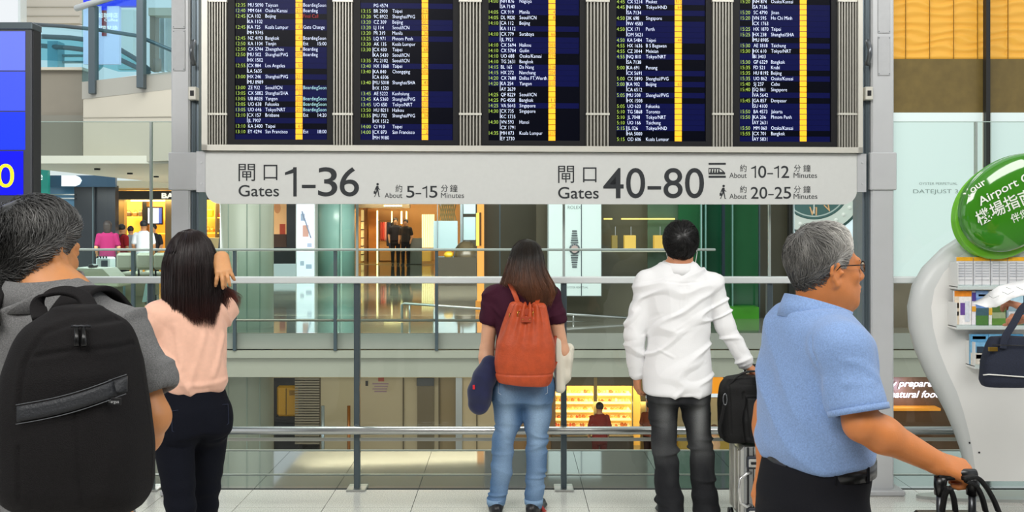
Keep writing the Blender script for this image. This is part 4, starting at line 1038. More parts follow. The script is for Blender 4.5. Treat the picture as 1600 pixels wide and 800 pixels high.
# ------------------------------------------------------------------ implicit-surface figures
V3 = lambda *a: np.array(a, dtype=np.float64)
def unit(v): v = np.asarray(v, float); return v/np.linalg.norm(v)
def rot(ax, deg):
    """rotation matrix about x, y or z"""
    return np.array(Matrix.Rotation(math.radians(deg), 3, ax))
class Field:
    BIG = .06
    def __init__(s, lo, hi, h):
        s.lo = np.array(lo, float); s.h = h; s.n = np.ceil((np.array(hi)-s.lo)/h).astype(int)+1
        s.D = np.full(tuple(s.n), s.BIG, np.float32)
    def sub_(s, lo, hi):
        a = np.clip(np.floor((lo-s.lo)/s.h).astype(int), 0, s.n); b = np.clip(np.ceil((hi-s.lo)/s.h).astype(int)+1, 0, s.n)
        if np.any(b <= a): return None, None
        ax = [(s.lo[i]+s.h*np.arange(a[i], b[i])).astype(np.float32) for i in range(3)]
        return tuple(slice(a[i], b[i]) for i in range(3)), (ax[0][:, None, None], ax[1][None, :, None], ax[2][None, None, :])
    def put(s, prim, k=.02, cut=False):
        lo, hi, fn = prim; m = s.BIG*.6+k
        sl, G = s.sub_(np.asarray(lo)-m, np.asarray(hi)+m)
        if sl is None: return s
        a = s.D[sl]; b = fn(*G)
        if cut:
            b = -b; t = np.clip(.5-.5*(b-a)/k, 0, 1); s.D[sl] = (1-t)*b+t*a+k*t*(1-t)
        else:
            t = np.clip(.5+.5*(b-a)/k, 0, 1); s.D[sl] = np.minimum(b+(a-b)*t-k*t*(1-t), s.BIG)
        return s
    def mesh(s):
        D = s.D; nx, ny, nz = D.shape; S = D < 0
        cnt = np.zeros((nx-1, ny-1, nz-1), np.int8)
        for i in (0, 1):
            for j in (0, 1):
                for k in (0, 1): cnt += S[i:nx-1+i, j:ny-1+j, k:nz-1+k]
        act = (cnt > 0) & (cnt < 8); I = np.argwhere(act); idx = np.full(cnt.shape, -1, np.int32); idx[act] = np.arange(len(I))
        c = [D[I[:, 0]+i, I[:, 1]+j, I[:, 2]+k] for i in (0, 1) for j in (0, 1) for k in (0, 1)]
        acc = np.zeros((len(I), 3)); num = np.zeros(len(I))
        cor = [(i, j, k) for i in (0, 1) for j in (0, 1) for k in (0, 1)]
        for p in range(8):
            for q in range(p+1, 8):
                dif = [abs(x-y) for x, y in zip(cor[p], cor[q])]
                if sum(dif) != 1: continue
                m = (c[p] < 0) != (c[q] < 0); den = np.where(m, c[p]-c[q], 1); t = np.where(m, c[p]/den, 0)
                pos = np.array(cor[p])[None]+(np.array(cor[q])-np.array(cor[p]))[None]*t[:, None]
                acc += pos*m[:, None]; num += m
        V = s.lo+(I+acc/np.maximum(num, 1)[:, None])*s.h
        Q = []
        for ax in range(3):
            o = [a for a in range(3) if a != ax]
            sl0 = [slice(1, -1)]*3; sl1 = [slice(1, -1)]*3; sl0[ax] = slice(0, -1); sl1[ax] = slice(1, None)
            A = S[tuple(sl0)]; B = S[tuple(sl1)]; E = np.argwhere(A != B); off = np.array([1, 1, 1]); off[ax] = 0; inside = A[A != B]
            E = E+off; u = np.zeros(3, int); u[o[0]] = 1; w = np.zeros(3, int); w[o[1]] = 1
            g = lambda e: idx[e[:, 0], e[:, 1], e[:, 2]]
            q = np.stack([g(E-u-w), g(E-w), g(E), g(E-u)], 1)
            flip = inside if ax != 1 else ~inside
            q[~flip] = q[~flip][:, ::-1]
            Q.append(q)
        Q = np.concatenate(Q); Q = Q[(Q >= 0).all(1)]
        return V, Q
def p_ell(c, r, R=None):
    c = np.asarray(c, float); r = np.asarray(r if hasattr(r, '__len__') else (r, r, r), float); m = r.max() if R is not None else r
    def fn(x, y, z):
        X_, Y_, Z_ = x-c[0], y-c[1], z-c[2]
        if R is not None: X_, Y_, Z_ = [R[0][i]*X_+R[1][i]*Y_+R[2][i]*Z_ for i in range(3)]
        k0 = np.sqrt((X_/r[0])**2+(Y_/r[1])**2+(Z_/r[2])**2); k1 = np.sqrt((X_/r[0]**2)**2+(Y_/r[1]**2)**2+(Z_/r[2]**2)**2)
        return (k0*(k0-1)/np.maximum(k1, 1e-6)).astype(np.float32)
    return c-m, c+m, fn
def p_cone(a, b, ra, rb, flat=None):
    a = np.asarray(a, float); b = np.asarray(b, float); ab = b-a; L2 = max(ab@ab, 1e-9); m = max(ra, rb)
    def fn(x, y, z):
        px, py, pz = x-a[0], y-a[1], z-a[2]; t = np.clip((px*ab[0]+py*ab[1]+pz*ab[2])/L2, 0, 1)
        dx, dy, dz = px-t*ab[0], py-t*ab[1], pz-t*ab[2]
        if flat is not None:
            n, f = flat; w = dx*n[0]+dy*n[1]+dz*n[2]; e = w*(1/f-1); dx, dy, dz = dx+n[0]*e, dy+n[1]*e, dz+n[2]*e
            return ((np.sqrt(dx*dx+dy*dy+dz*dz)-(ra+(rb-ra)*t))*(.5+.5*f)).astype(np.float32)
        return (np.sqrt(dx*dx+dy*dy+dz*dz)-(ra+(rb-ra)*t)).astype(np.float32)
    return np.minimum(a, b)-m, np.maximum(a, b)+m, fn
def p_loft(A, B, xd, st, n=2.3):
    """st: rows (t, cx, cy, rx, ry) along A->B; xd = lateral axis"""
    A = np.asarray(A, float); B = np.asarray(B, float); L = np.linalg.norm(B-A); ez = (B-A)/L; ex = unit(np.asarray(xd, float)-ez*(np.asarray(xd, float)@ez)); ey = np.cross(ez, ex)
    st = np.array(st, float); T = np.linspace(0, 1, 48); C = np.stack([np.interp(T, st[:, 0], st[:, i]) for i in range(1, 5)], 1)
    K = np.array([1, 2, 3, 2, 1.])/9
    Cp = np.concatenate([C[:1].repeat(2, 0), C, C[-1:].repeat(2, 0)]); C = sum(K[i]*Cp[i:i+48] for i in range(5))
    mr = st[:, 3:5].max()+np.abs(st[:, 1:3]).max()
    def fn(x, y, z):
        px, py, pz = x-A[0], y-A[1], z-A[2]; u = (px*ez[0]+py*ez[1]+pz*ez[2])/L
        lx = px*ex[0]+py*ex[1]+pz*ex[2]; ly = px*ey[0]+py*ey[1]+pz*ey[2]; tt = np.clip(u, 0, 1)
        cx, cy, rx, ry = [np.interp(tt, T, C[:, i]) for i in range(4)]
        qx, qy = np.abs((lx-cx)/rx), np.abs((ly-cy)/ry)
        rr_ = (qx**n+qy**n)**(1/n); rad = np.sqrt((lx-cx)**2+(ly-cy)**2)
        d = np.where(rr_ > 1e-4, (rr_-1)*rad/np.maximum(rr_, 1e-4), -np.minimum(rx, ry)); cap = np.maximum(-u*L, (u-1)*L)
        k = .012; t = np.clip(.5-.5*(cap-d)/k, 0, 1); return (cap+(d-cap)*t+k*t*(1-t)).astype(np.float32)
    return np.minimum(A, B)-mr, np.maximum(A, B)+mr, fn
def chain(F, pts, rs, k=.015, flat=None):
    for i in range(len(pts)-1): F.put(p_cone(pts[i], pts[i+1], rs[i], rs[i+1], flat), k)
# numpy value noise for cloth wrinkles
def vnoise(Pp, seed=0):
    p = np.floor(Pp).astype(np.int64); f = Pp-p; f = f*f*(3-2*f); out = 0
    for i in (0, 1):
        for j in (0, 1):
            for k in (0, 1):
                h = ((p[:, 0]+i)*374761393+(p[:, 1]+j)*668265263+(p[:, 2]+k)*2147483647+seed*974711) & 0xffffffff
                h = ((h ^ (h >> 13))*1274126177) & 0xffffffff; h = (h ^ (h >> 16)) & 0xffff
                w = (f[:, 0] if i else 1-f[:, 0])*(f[:, 1] if j else 1-f[:, 1])*(f[:, 2] if k else 1-f[:, 2])
                out = out+w*(h/65535.0)
    return out*2-1
def ridge(Pp, sc, seed=0):
    """creased noise: sharp ridges"""
    return 1-2*np.abs(vnoise(Pp*np.asarray(sc), seed))
def fold(Pp, pts, w, amp):
    """ridge (amp > 0) or crease (amp < 0) along a polyline"""
    pts = np.asarray(pts, float); best = np.full(len(Pp), 9.0)
    for a, b in zip(pts[:-1], pts[1:]):
        ab = b-a; t = np.clip(((Pp-a)@ab)/(ab@ab), 0, 1); best = np.minimum(best, np.linalg.norm(Pp-a-t[:, None]*ab, axis=1))
    # taper at the ends
    return amp*(np.exp(-(best/w)**2)-.45*np.exp(-(best/(2.1*w))**2))
def drape(V, seed, amp, slope=(4.5, -7), fz=13):
    """soft diagonal cloth folds"""
    W_ = V+np.stack([vnoise(V*5, seed)*.03, 0*V[:, 0], vnoise(V*5, seed+1)*.03], 1); q = np.stack([W_[:, 0]*3.2+W_[:, 2]*slope[0], W_[:, 1]*2, W_[:, 2]*fz+W_[:, 0]*slope[1]], 1)
    return np.clip(ridge(q, 1.0, seed+2)-.25, 0, 1)*amp-np.clip(-ridge(q*1.7, 1.0, seed+3)-.2, 0, 1)*amp*.25
def normals(V, Q):
    n = np.cross(V[Q[:, 2]]-V[Q[:, 0]], V[Q[:, 3]]-V[Q[:, 1]]); N = np.zeros_like(V)
    for i in range(4): np.add.at(N, Q[:, i], n)
    return N/np.maximum(np.linalg.norm(N, axis=1), 1e-9)[:, None]
class Fig:
    """a person: Empty at the feet; children are built in local coordinates (x right, y facing, z up)"""
    def __init__(s, x, y, yaw, label, z=0.0, scale=1.0, group=None):
        s.root = empty('person', (x, y, z), label, 'person', group); s.M = Matrix.Translation((x, y, z)) @ Matrix.Rotation(math.radians(yaw), 4, 'Z') @ Matrix.Scale(scale, 4)
        s.R = np.array(s.M.to_3x3()); s.t = np.array(s.M.translation)
    def w(s, V): return np.asarray(V)@s.R.T+s.t
    def loc(s, px, py, d): return np.array(s.M.inverted() @ Vector(P(px, py, d)))
    def part(s, name, F, m, disp=None, col=None, parent=None, top=None):
        V, Q = F.mesh() if isinstance(F, Field) else F
        if disp is not None:
            N = normals(V, Q); V = V+N*disp(V, N)[:, None]
        c = col(V) if col is not None else None
        return mesh_obj(name, s.w(V), Q, m, s.root if parent is None and top is None else parent, True, col=c, recenter=top is not None)
    def mb(s, mb_, name, m, smooth=True, parent=None):
        mb_.v = [tuple(v) for v in s.w(np.array(mb_.v))]; return mb_.build(name, m, parent or s.root, smooth)
def head(F, c, R, s=1.0, female=False, k=.012, ears=True):
    c = np.asarray(c, float); T = lambda x, y, z: c+R@(V3(x, y, z)*s)
    E = lambda x, y, z, a, b, d, kk=k: F.put(p_ell(T(x, y, z), (a*s, b*s, d*s), R.T), kk)
    E(0, -.012, .035, .076, .096, .086, .02); E(0, -.03, .0, .066, .072, .07, .03); E(0, .022, -.03, .062, .068, .078, .03)
    for sx in (-1, 1):
        F.put(p_cone(T(sx*.05, -.002, -.055), T(sx*.02, .066, -.1), .017*s, .014*s), .028)
        E(sx*.036, .06, -.022, .022, .02, .02, .02); E(sx*.011, .098, -.031, .009, .011, .008, .006)
    F.put(p_cone(T(-.034, .079, .02), T(.034, .079, .02), .012*s, .012*s), .015)
    E(0, .074, -.1, .021, .017, .015, .02); E(0, .07, -.06, .034, .026, .028, .02)
    F.put(p_cone(T(0, .086, .012), T(0, .108, -.026), .008*s, .0125*s), .010)
    E(0, .095, -.057, .021, .008, .0055, .004); E(0, .093, -.069, .018, .009, .0065, .004)
    for sx in (-1, 1): F.put(p_ell(T(sx*.031, .1, .003), (.0165*s, .017*s, .0095*s), R.T), .008, True)
    for sx in (-1, 1): E(sx*.031, .078, .003, .0135, .0115, .011, .004)
    if ears:
        for sx in (-1, 1):
            pts = [T(sx*(.074+dx), -.012+y, -.008+z) for dx, y, z in ((.0, .008, -.026), (.004, -.002, -.033), (.009, -.012, -.018), (.014, -.020, .0), (.015, -.019, .018), (.011, -.008, .028), (.004, .006, .023), (.0, .01, .01))]
            chain(F, pts, [.0058*s, .0072*s, .0055*s, .005*s, .005*s, .005*s, .0045*s, .004*s], .004)
            E(sx*.079, -.012, -.004, .006, .014, .024, .005); E(sx*.08, .006, -.008, .005, .006, .008, .004)
            F.put(p_ell(T(sx*.087, -.008, -.007), (.007*s, .0085*s, .012*s), R.T), .004, True)
def eyes(fig, c, R, s=1.0):
    mw, mi = MB(), MB(); Rm = Matrix(R.tolist())
    for sx in (-1, 1):
        p = np.asarray(c)+R@(V3(sx*.031, .0775, .003)*s); mw.sphere(p, .0122*s, 14, 10)
        q = np.asarray(c)+R@(V3(sx*.031, .0865, .003)*s); mi.sphere(q, (.0058*s, .0040*s, .0058*s), 12, 8, Rm)
    e = fig.mb(mw, 'eye', mat('eye_white', '#e6e0d8', .2)); fig.mb(mi, 'iris', mat('iris_brown', '#20130c', .15), parent=e)
def hand(F, W, d, n, side, curl=(20, 25, 20), s=1.0, thumb=(.6, .75, -.3), spread=.0, tcurl=.5, flex=0.0):
    """W wrist, d finger direction, n back-of-hand normal, side +1 if the thumb lies towards cross(d, n)"""
    d = unit(d); n = unit(np.asarray(n, float)-d*(np.asarray(n, float)@d)); l = np.cross(d, n)*side; W = np.asarray(W, float)
    off = (.026, .009, -.009, -.025); ln = (.068, .076, .071, .056); kn = []
    for i in range(4):
        K = W+d*(.088-.006*abs(i-1.2))*s+l*off[i]*s+n*(.003 if i in (1, 2) else 0)*s; kn.append(K)
        F.put(p_cone(W+l*off[i]*.55*s, K, .0155*s, .0115*s), .014)
    F.put(p_cone(W-d*.01*s, W+d*.05*s, .022*s, .024*s, (n, .6)), .015)
    for i in range(4):
        p = kn[i]; a = 0; r = [.0098, .0088, .0080, .0068]
        for j, fr in enumerate((.46, .30, .24)):
            a += curl[j] if not hasattr(curl[j], '__len__') else curl[j][i]; q = math.radians(a); dd = unit(d*math.cos(q)-n*math.sin(q)+l*spread*(1.2-i)*.35)
            p2 = p+dd*ln[i]*fr*s; F.put(p_cone(p, p2, r[j]*s, r[j+1]*s), .0025 if j else .006); p = p2
    t = unit(thumb[0]*d+thumb[1]*l+thumb[2]*n); p = W+d*.02*s+l*.022*s-n*.006*s; p1 = p+t*.045*s; t2 = unit(t*(1-tcurl)+d*tcurl-n*.25*tcurl); p2 = p1+t2*.033*s; p3 = p2+unit(t2+d*.2-n*.1)*.024*s
    chain(F, [p, p1, p2, p3], [.016*s, .0125*s, .0105*s, .0085*s], .006)
    return kn
def arm(F, S, E_, W, r=(.046, .04, .027), k=.018, flat=None):
    S, E_, W = map(lambda a: np.asarray(a, float), (S, E_, W)); m = E_+(W-E_)*.28; m2 = S+(E_-S)*.45
    chain(F, [S, m2, E_, m, W], [r[0], r[0]*.98, r[1], r[1]*1.06, r[2]], k)
def strands(fig, name, lines, r0, m, colors, base=None, parent=None):
    """lines: N x K x 3 local; triangular sections, tapering; base: extra (V, quads, colours) merged into the same hair mesh"""
    L = np.asarray(lines, float); N, K, _ = L.shape; T = np.gradient(L, axis=1); T /= np.maximum(np.linalg.norm(T, axis=2, keepdims=True), 1e-9)
    up = np.array([.3, .2, .93]); a = np.cross(T, up); a /= np.maximum(np.linalg.norm(a, axis=2, keepdims=True), 1e-9); b = np.cross(T, a)
    r0 = np.asarray(r0) if hasattr(r0, '__len__') else np.full(N, r0)
    prof = np.interp(np.linspace(0, 1, K), [0, .15, .6, 1], [.8, 1, .85, .12])[None, :, None]*r0[:, None, None]
    R3 = []
    for q in (0, 2.094, 4.189): R3.append(L+(a*math.cos(q)+b*math.sin(q))*prof)
    V = np.stack(R3, 2).reshape(-1, 3); i = (np.arange(N)[:, None]*K+np.arange(K-1)[None])*3; i = i.ravel(); Q = []
    for k in range(3): k2 = (k+1) % 3; Q.append(np.stack([i+k, i+k2, i+3+k2, i+3+k], 1))
    Q = np.concatenate(Q); colors = np.asarray(colors, float)
    if colors.ndim == 2: C = np.repeat(colors, K*3, axis=0)
    else: C = np.repeat(colors.reshape(-1, 3), 3, axis=0)
    if base is not None:
        Vb, Qb, Cb = base; Q = np.concatenate([Q, Qb+len(V)]); V = np.concatenate([V, Vb]); C = np.concatenate([C, Cb])
    return mesh_obj(name, fig.w(V), Q, m, parent or fig.root, True, col=C)
def M_hair(name, rough=.38): return mat(name, '#202020', rough, attr='Col', spec=.45)
HL = ([-90, -35, -12, -3, 8, 20, 50, 90], [-.092, -.075, -.02, .02, .02, -.012, .058, .078])
def short_hair(fig, c, R, colfn, n=2600, length=.055, lift=.014, crown=(0.01, -.6, .8), r=.0011, seed=1, hl=HL, wave=.12, s=1.0, swirl=.35, vol=None, K=8, drop=.012):
    """hair over the skull, flowing away from the crown; vol(u) gives extra volume by direction"""
    g = np.random.default_rng(seed); cc = V3(0, -.012, .03); rad = V3(.077, .097, .088)
    u = g.normal(size=(n*4, 3)); u /= np.linalg.norm(u, axis=1)[:, None]
    def ok(u):
        p = u*rad+cc; a = np.degrees(np.arctan2(p[:, 1], np.abs(p[:, 0]))); return p[:, 2] > np.interp(a, hl[0], hl[1])
    u = u[ok(u)][:n]; n = len(u); cr = unit(crown); vf = vol if vol else (lambda u: np.zeros(len(u)))
    def surf(u, off): return (u*(rad+off[:, None]))+cc
    def base_lift(u):
        p = u*rad+cc; a = np.degrees(np.arctan2(p[:, 1], np.abs(p[:, 0]))); h = p[:, 2]-np.interp(a, hl[0], hl[1]); return np.clip(h/.05, .15, 1)
    pts = []; ph = g.uniform(0, 6.28, n); lf = g.uniform(.35, 1.0, n); ln = length*g.uniform(.7, 1.15, n); cur = u.copy()
    jit = g.normal(0, 1, (n, 3))
    clump = vnoise(u*9, seed)*.9
    for i in range(K):
        t = i/(K-1); env = base_lift(cur)
        off = (lift*lf+vf(cur))*env*(.25+.75*math.sin(math.pi*min(1, t*.9+.12)))+.001
        pts.append(surf(cur, off))
        away = cur-(cur@cr)[:, None]*cr; nn = np.linalg.norm(away, axis=1)[:, None]; away = away/np.maximum(nn, .12)
        tan = away-(away*cur).sum(1)[:, None]*cur; sw = np.cross(cur, np.broadcast_to(cr, cur.shape))
        tan = tan+sw*swirl*(1-t)+np.cross(cur, tan)*(wave*np.sin(ph+t*5)+clump*.5)[:, None]+jit*.06
        tan /= np.maximum(np.linalg.norm(tan, axis=1)[:, None], 1e-6); stp = (ln/(K-1)/.088)[:, None]; cur = cur+tan*stp; cur /= np.linalg.norm(cur, axis=1)[:, None]
    def droop(Pq):
        Pq = Pq.copy(); w = np.clip((-Pq[..., 2]-.015)/.06, 0, 1)*np.clip(-Pq[..., 1]/.05, 0, 1); Pq[..., 2] -= w*drop; Pq[..., 1] += w*drop*.25; return Pq
    L = droop(np.stack(pts, 1))
    # scalp cap
    nu, nv = 64, 40; th = np.linspace(0, math.pi, nv+1); ph2 = np.linspace(0, 2*math.pi, nu, endpoint=False); TH, PH = np.meshgrid(th, ph2, indexing='ij')
    U = np.stack([np.sin(TH)*np.cos(PH), np.sin(TH)*np.sin(PH), np.cos(TH)], -1).reshape(-1, 3)
    env = base_lift(U); Vb = surf(U, (lift*.55+vf(U)*.85)*env+.0005+vnoise(U*7, seed+3)*.0025*env); good = ok(U*1.0); Vb = droop(Vb)
    Qb = []
    for j in range(nv):
        for i in range(nu):
            i2 = (i+1) % nu; q = (j*nu+i, (j+1)*nu+i, (j+1)*nu+i2, j*nu+i2)
            if sum(good[k] for k in q) >= 3: Qb.append(q)
    Qb = np.array(Qb); tr_ = lambda A: np.asarray(c)+(A*s)@R.T
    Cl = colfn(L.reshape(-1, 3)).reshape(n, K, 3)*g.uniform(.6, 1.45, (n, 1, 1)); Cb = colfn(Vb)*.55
    return strands(fig, 'hair', tr_(L), r*s*g.uniform(.7, 1.3, n), M_hair('hair_strands'), Cl, (tr_(Vb), Qb, Cb))
def long_hair(fig, prof, zend, colfn, n=2200, ph=(-125, 125), r=.0013, seed=1, K=22, wave=.006, clump=.010, inner=.86, end_fn=None, thick=.93, partw=.0):
    """prof rows (z, cx, cy, rx, ry) from the crown down; phi 0 is straight back; zend(phi_deg) the tip height"""
    g = np.random.default_rng(seed); pr = np.array(prof, float)[::-1]; zt = pr[-1, 0]
    def at(z, phi, k):
        cx, cy, rx, ry = [np.interp(z, pr[:, 0], pr[:, i]) for i in range(1, 5)]
        return np.stack([cx+rx*k*np.sin(phi), cy-ry*k*np.cos(phi), z], -1)
    phi = np.radians(g.uniform(ph[0], ph[1], n)); ze = zend(np.degrees(phi))+g.normal(0, .012, n); t = np.linspace(0, 1, K)
    kk = g.uniform(inner, 1.0, n); z = zt-(zt-ze)[:, None]*(t[None]**1.0)
    # finer steps over the crown
    z = zt-(zt-ze)[:, None]*np.where(t < .25, t*t*2.2, .1375+(t-.25)/.75*.8625)[None]
    cl = vnoise(np.stack([phi*5, np.zeros(n), np.zeros(n)], 1), seed)[:, None]; w = wave*np.sin(t[None]*9+g.uniform(0, 6.28, (n, 1))*.5+cl*4)*t[None]
    L = at(z, phi[:, None]+w*3+cl*.03, kk[:, None]+cl*clump*6*t[None]+g.normal(0, .012, (n, 1)))
    if end_fn is not None: L = end_fn(L, t, phi, g)
    C = colfn(L.reshape(-1, 3)).reshape(n, K, 3)*g.uniform(.6, 1.5, (n, 1, 1))
    nz, nu = 40, 60; ps = np.radians(np.linspace(ph[0]+4, ph[1]-4, nu)); Vb = []
    for j in range(nz+1):
        tt = j/nz; tt = tt*tt*1.6 if tt < .3 else .144+(tt-.3)/.7*.856
        zz_ = zt-(zt-(zend(np.degrees(ps))+.02))*tt; Vb.append(at(zz_, ps, thick+vnoise(np.stack([ps*6, zz_*3, ps*0], 1), seed)*.03))
    Vb = np.array(Vb); 
    if end_fn is not None: Vb = end_fn(Vb.transpose(1, 0, 2), np.linspace(0, 1, nz+1), ps, g).transpose(1, 0, 2)
    Vb = Vb.reshape(-1, 3); Qb = np.array([(j*nu+i, (j+1)*nu+i, (j+1)*nu+i+1, j*nu+i+1) for j in range(nz) for i in range(nu-1)])
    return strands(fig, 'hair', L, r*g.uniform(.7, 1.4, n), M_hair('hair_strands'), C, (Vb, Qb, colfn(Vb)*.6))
M_skin = lambda c, nm: mat(nm, c, .5, noise=.05, nscale=30, bump=.08, bscale=250, sss=.12)
def ring_band(c, R, rx, ry, z0, z1, th=.004, n=36, open_deg=0, flare=0.0, tilt=0.0, flare0=0.0):
    """a cloth band round the z axis (collars, belts, cuffs); returns MB in local coordinates"""
    m_ = MB(); V = []; N = n+1 if open_deg else n
    for i in range(N):
        q = math.radians(90+open_deg/2)+(math.tau-math.radians(open_deg))*i/n
        for (k, z) in ((1+flare0, z0), (1+flare, z1)):
            for o in (0, th):
                x, y = (rx*k+o)*math.cos(q), (ry*k+o)*math.sin(q); V.append(np.asarray(c)+R@V3(x, y, z+tilt*y))
    F_ = []
    for i in range(n):
        a, b = 4*i, 4*((i+1) % N)
        F_ += [(a, b, b+2, a+2), (a+1, a+3, b+3, b+1), (a+2, b+2, b+3, a+3), (a, a+1, b+1, b)]
    if open_deg: F_ += [(0, 2, 3, 1), (4*n, 4*n+1, 4*n+3, 4*n+2)]
    return m_.add(V, F_)
def shoe(F, ankle, heading, s=1.0):
    a = np.asarray(ankle, float); f = unit(heading); f[2] = 0; f = unit(f); z = V3(0, 0, 1)
    g0 = a.copy(); g0[2] = .0
    F.put(p_cone(g0-f*.05*s+z*.035, g0+f*.03*s+z*.045, .036*s, .042*s), .03); F.put(p_cone(g0+f*.03*s+z*.04, g0+f*.15*s+z*.028, .042*s, .034*s, (z, .8)), .03); F.put(p_cone(g0+z*.05-f*.01, a+z*.02, .045*s, .042*s), .02)
    F.put(p_cone(g0-f*.05*s+z*.012, g0+f*.155*s+z*.012, .040*s, .043*s, (z, .35)), .01)
# ------------------------------------------------------------------ figures
I3 = np.eye(3)
def cloth(nm, c, rough=.9, weave=900, amt=.08, bump=.25, sheen=0): return mat(nm, c, rough, noise=amt, nscale=weave, bump=bump, bscale=weave*.7, sheen=sheen, spec=.25)
def lerp(V, i, xs, ys): return np.interp(V[:, i], xs, ys)

# ---- man with the black backpack (near left)
d1 = 2.27; s1 = FPX/d1
f1 = Fig(X(85, d1), d1, -6, 'grey-haired man in a grey short-sleeved shirt seen from behind at the left edge')
hc = V3(-.060, .03, 1.598); hR = rot('Z', -16) @ rot('X', -3)
F = Field((-.42, -.32, -.02), (.42, .42, 1.78), .0048)
head(F, hc, hR, 1.0)
F.put(p_cone(hc+V3(0, -.02, -.05), V3(0, 0, 1.46), .058, .066), .03); F.put(p_cone(V3(0, 0, 1.46), V3(0, .02, 1.0), .11, .10, (V3(0, 1, 0), .7)), .04)
for s in (-1, 1):
    arm(F, (s*.17, 0, 1.40), (s*.266, -.03, 1.212), (s*.13, .07, 1.03), (.047, .041, .028)); F.put(p_cone((0, 0, 1.44), (s*.17, 0, 1.40), .06, .05), .03)
    hand(F, (s*.13, .07, 1.03), (-s*.8, .3, .1), (s*.3, .9, .3), s, (70, 80, 40))
    chain(F, [(s*.09, .0, .95), (s*.1, .02, .5), (s*.1, 0, .07)], [.10, .06, .045], .03)
f1.part('body', F, M_skin('#c48450', 'skin_tan'))
eyes(f1, hc, hR)
M_sh1 = mat('grey_shirt_cloth', '#6c6c6c', .9, noise=.3, nscale=330, bump=.3, bscale=380, sheen=.1, spec=.2)
F = Field((-.42, -.26, .84), (.42, .30, 1.58), .005)
F.put(p_loft((0, 0, .88), (0, 0, 1.51), (1, 0, 0), [(0, 0, .01, .18, .13), (.25, 0, .01, .17, .125), (.6, 0, 0, .185, .13), (.85, 0, -.01, .19, .115), (.95, 0, -.01, .13, .09), (1, 0, 0, .09, .08)], 2.4), .02)
for s in (-1, 1):
    F.put(p_cone((s*.05, -.01, 1.47), (s*.175, -.005, 1.405), .052, .066), .05)
    F.put(p_cone((s*.170, 0, 1.40), (s*.245, -.018, 1.285), .070, .067), .03)
    F.put(p_cone((s*.262, -.022, 1.252), (s*.30, -.03, 1.15), .058, .056), .012, True)
def dsp(V, N):
    o = ridge(V, (7, 7, 5), 4)*.005+vnoise(V*14, 2)*.003+drape(V, 60, .016)
    for s in (-1, 1):
        o += fold(V, [(s*.15, -.10, 1.28), (s*.21, -.07, 1.34)], .014, .014)+fold(V, [(s*.19, -.08, 1.24), (s*.28, -.06, 1.30)], .012, .007)+fold(V, [(s*.14, -.12, 1.05), (s*.17, -.1, 1.22)], .016, .008)
        o += fold(V, [(s*.2, -.07, 1.385), (s*.27, -.06, 1.27)], .01, -.004)
    return o
shirt = f1.part('shirt', F, M_sh1, dsp)
f1.mb(ring_band((-.022, -.004, 0), I3, .086, .084, 1.478, 1.545, .007, 36, 30, -.07, .14, .22), 'collar', M_sh1, parent=shirt)
f1.mb(ring_band((-.022, -.004, 0), I3, .103, .10, 1.480, 1.484, .004, 36, 30, 0, .12), 'collar_stitching', mat('dark_stitch', '#3b3a3c', .8), parent=shirt)
for s in (-1, 1):
    a = unit(V3(s*.086, -.018, -.138)); Rz = np.array(Vector(a).to_track_quat('Z', 'Y').to_matrix())
    f1.mb(ring_band(V3(s*.170, 0, 1.40)+a*.125, Rz, .0675, .0675, 0, .030, .003, 30), 'sleeve_cuff', M_sh1, parent=shirt)
f1.mb(MB().tube([(.262, -.08, 1.335), (.268, -.086, 1.29)], .006, 6, flat=((0, 1, 0), .5)), 'sleeve_tab', mat('dark_stitch', '#3b3a3c', .8), parent=shirt)
f1.mb(MB().sphere((.272, -.092, 1.262), (.006, .003, .006), 10, 6), 'button', mat('grey_button', '#9a9a98', .4), parent=shirt)
F = Field((-.26, -.2, -.0), (.26, .2, 1.0), .009)
F.put(p_loft((0, .01, .72), (0, .01, .96), (1, 0, 0), [(0, 0, 0, .185, .13), (1, 0, 0, .165, .12)]), .03)
for s in (-1, 1): chain(F, [(s*.09, .01, .85), (s*.105, .02, .48), (s*.105, 0, .06)], [.105, .075, .062], .04)
f1.part('trousers', F, cloth('dark_trouser_cloth', '#26262a'))
F = Field((-.2, -.16, -.01), (.2, .32, .14), .008)
for s in (-1, 1): shoe(F, (s*.105, 0, .07), (s*.1, 1, 0))
f1.part('shoes', F, mat('black_shoe', '#17171a', .4))
def c1f(V):
    q = (V-0); n = vnoise(V*22, 5)*.5+.5; side = np.clip((V[:, 0]-.045)/.05, 0, 1)
    g = .010+.075*n**2.5+.15*side*(n*.7+.3); return np.stack([g*1.02, g, g*.96], 1)
short_hair(f1, hc, hR, c1f, 7000, .085, .021, (-.12, -.55, .80), .00075, 3, wave=.38, swirl=.5, vol=lambda u: .012*np.clip(u[:, 2]+.5, 0, 1)+.004*np.abs(u[:, 0]), K=9, drop=.055, hl=([-90, -40, -14, -4, 6, 20, 50, 90], [-.112, -.090, -.03, .03, .03, -.01, .055, .075]))

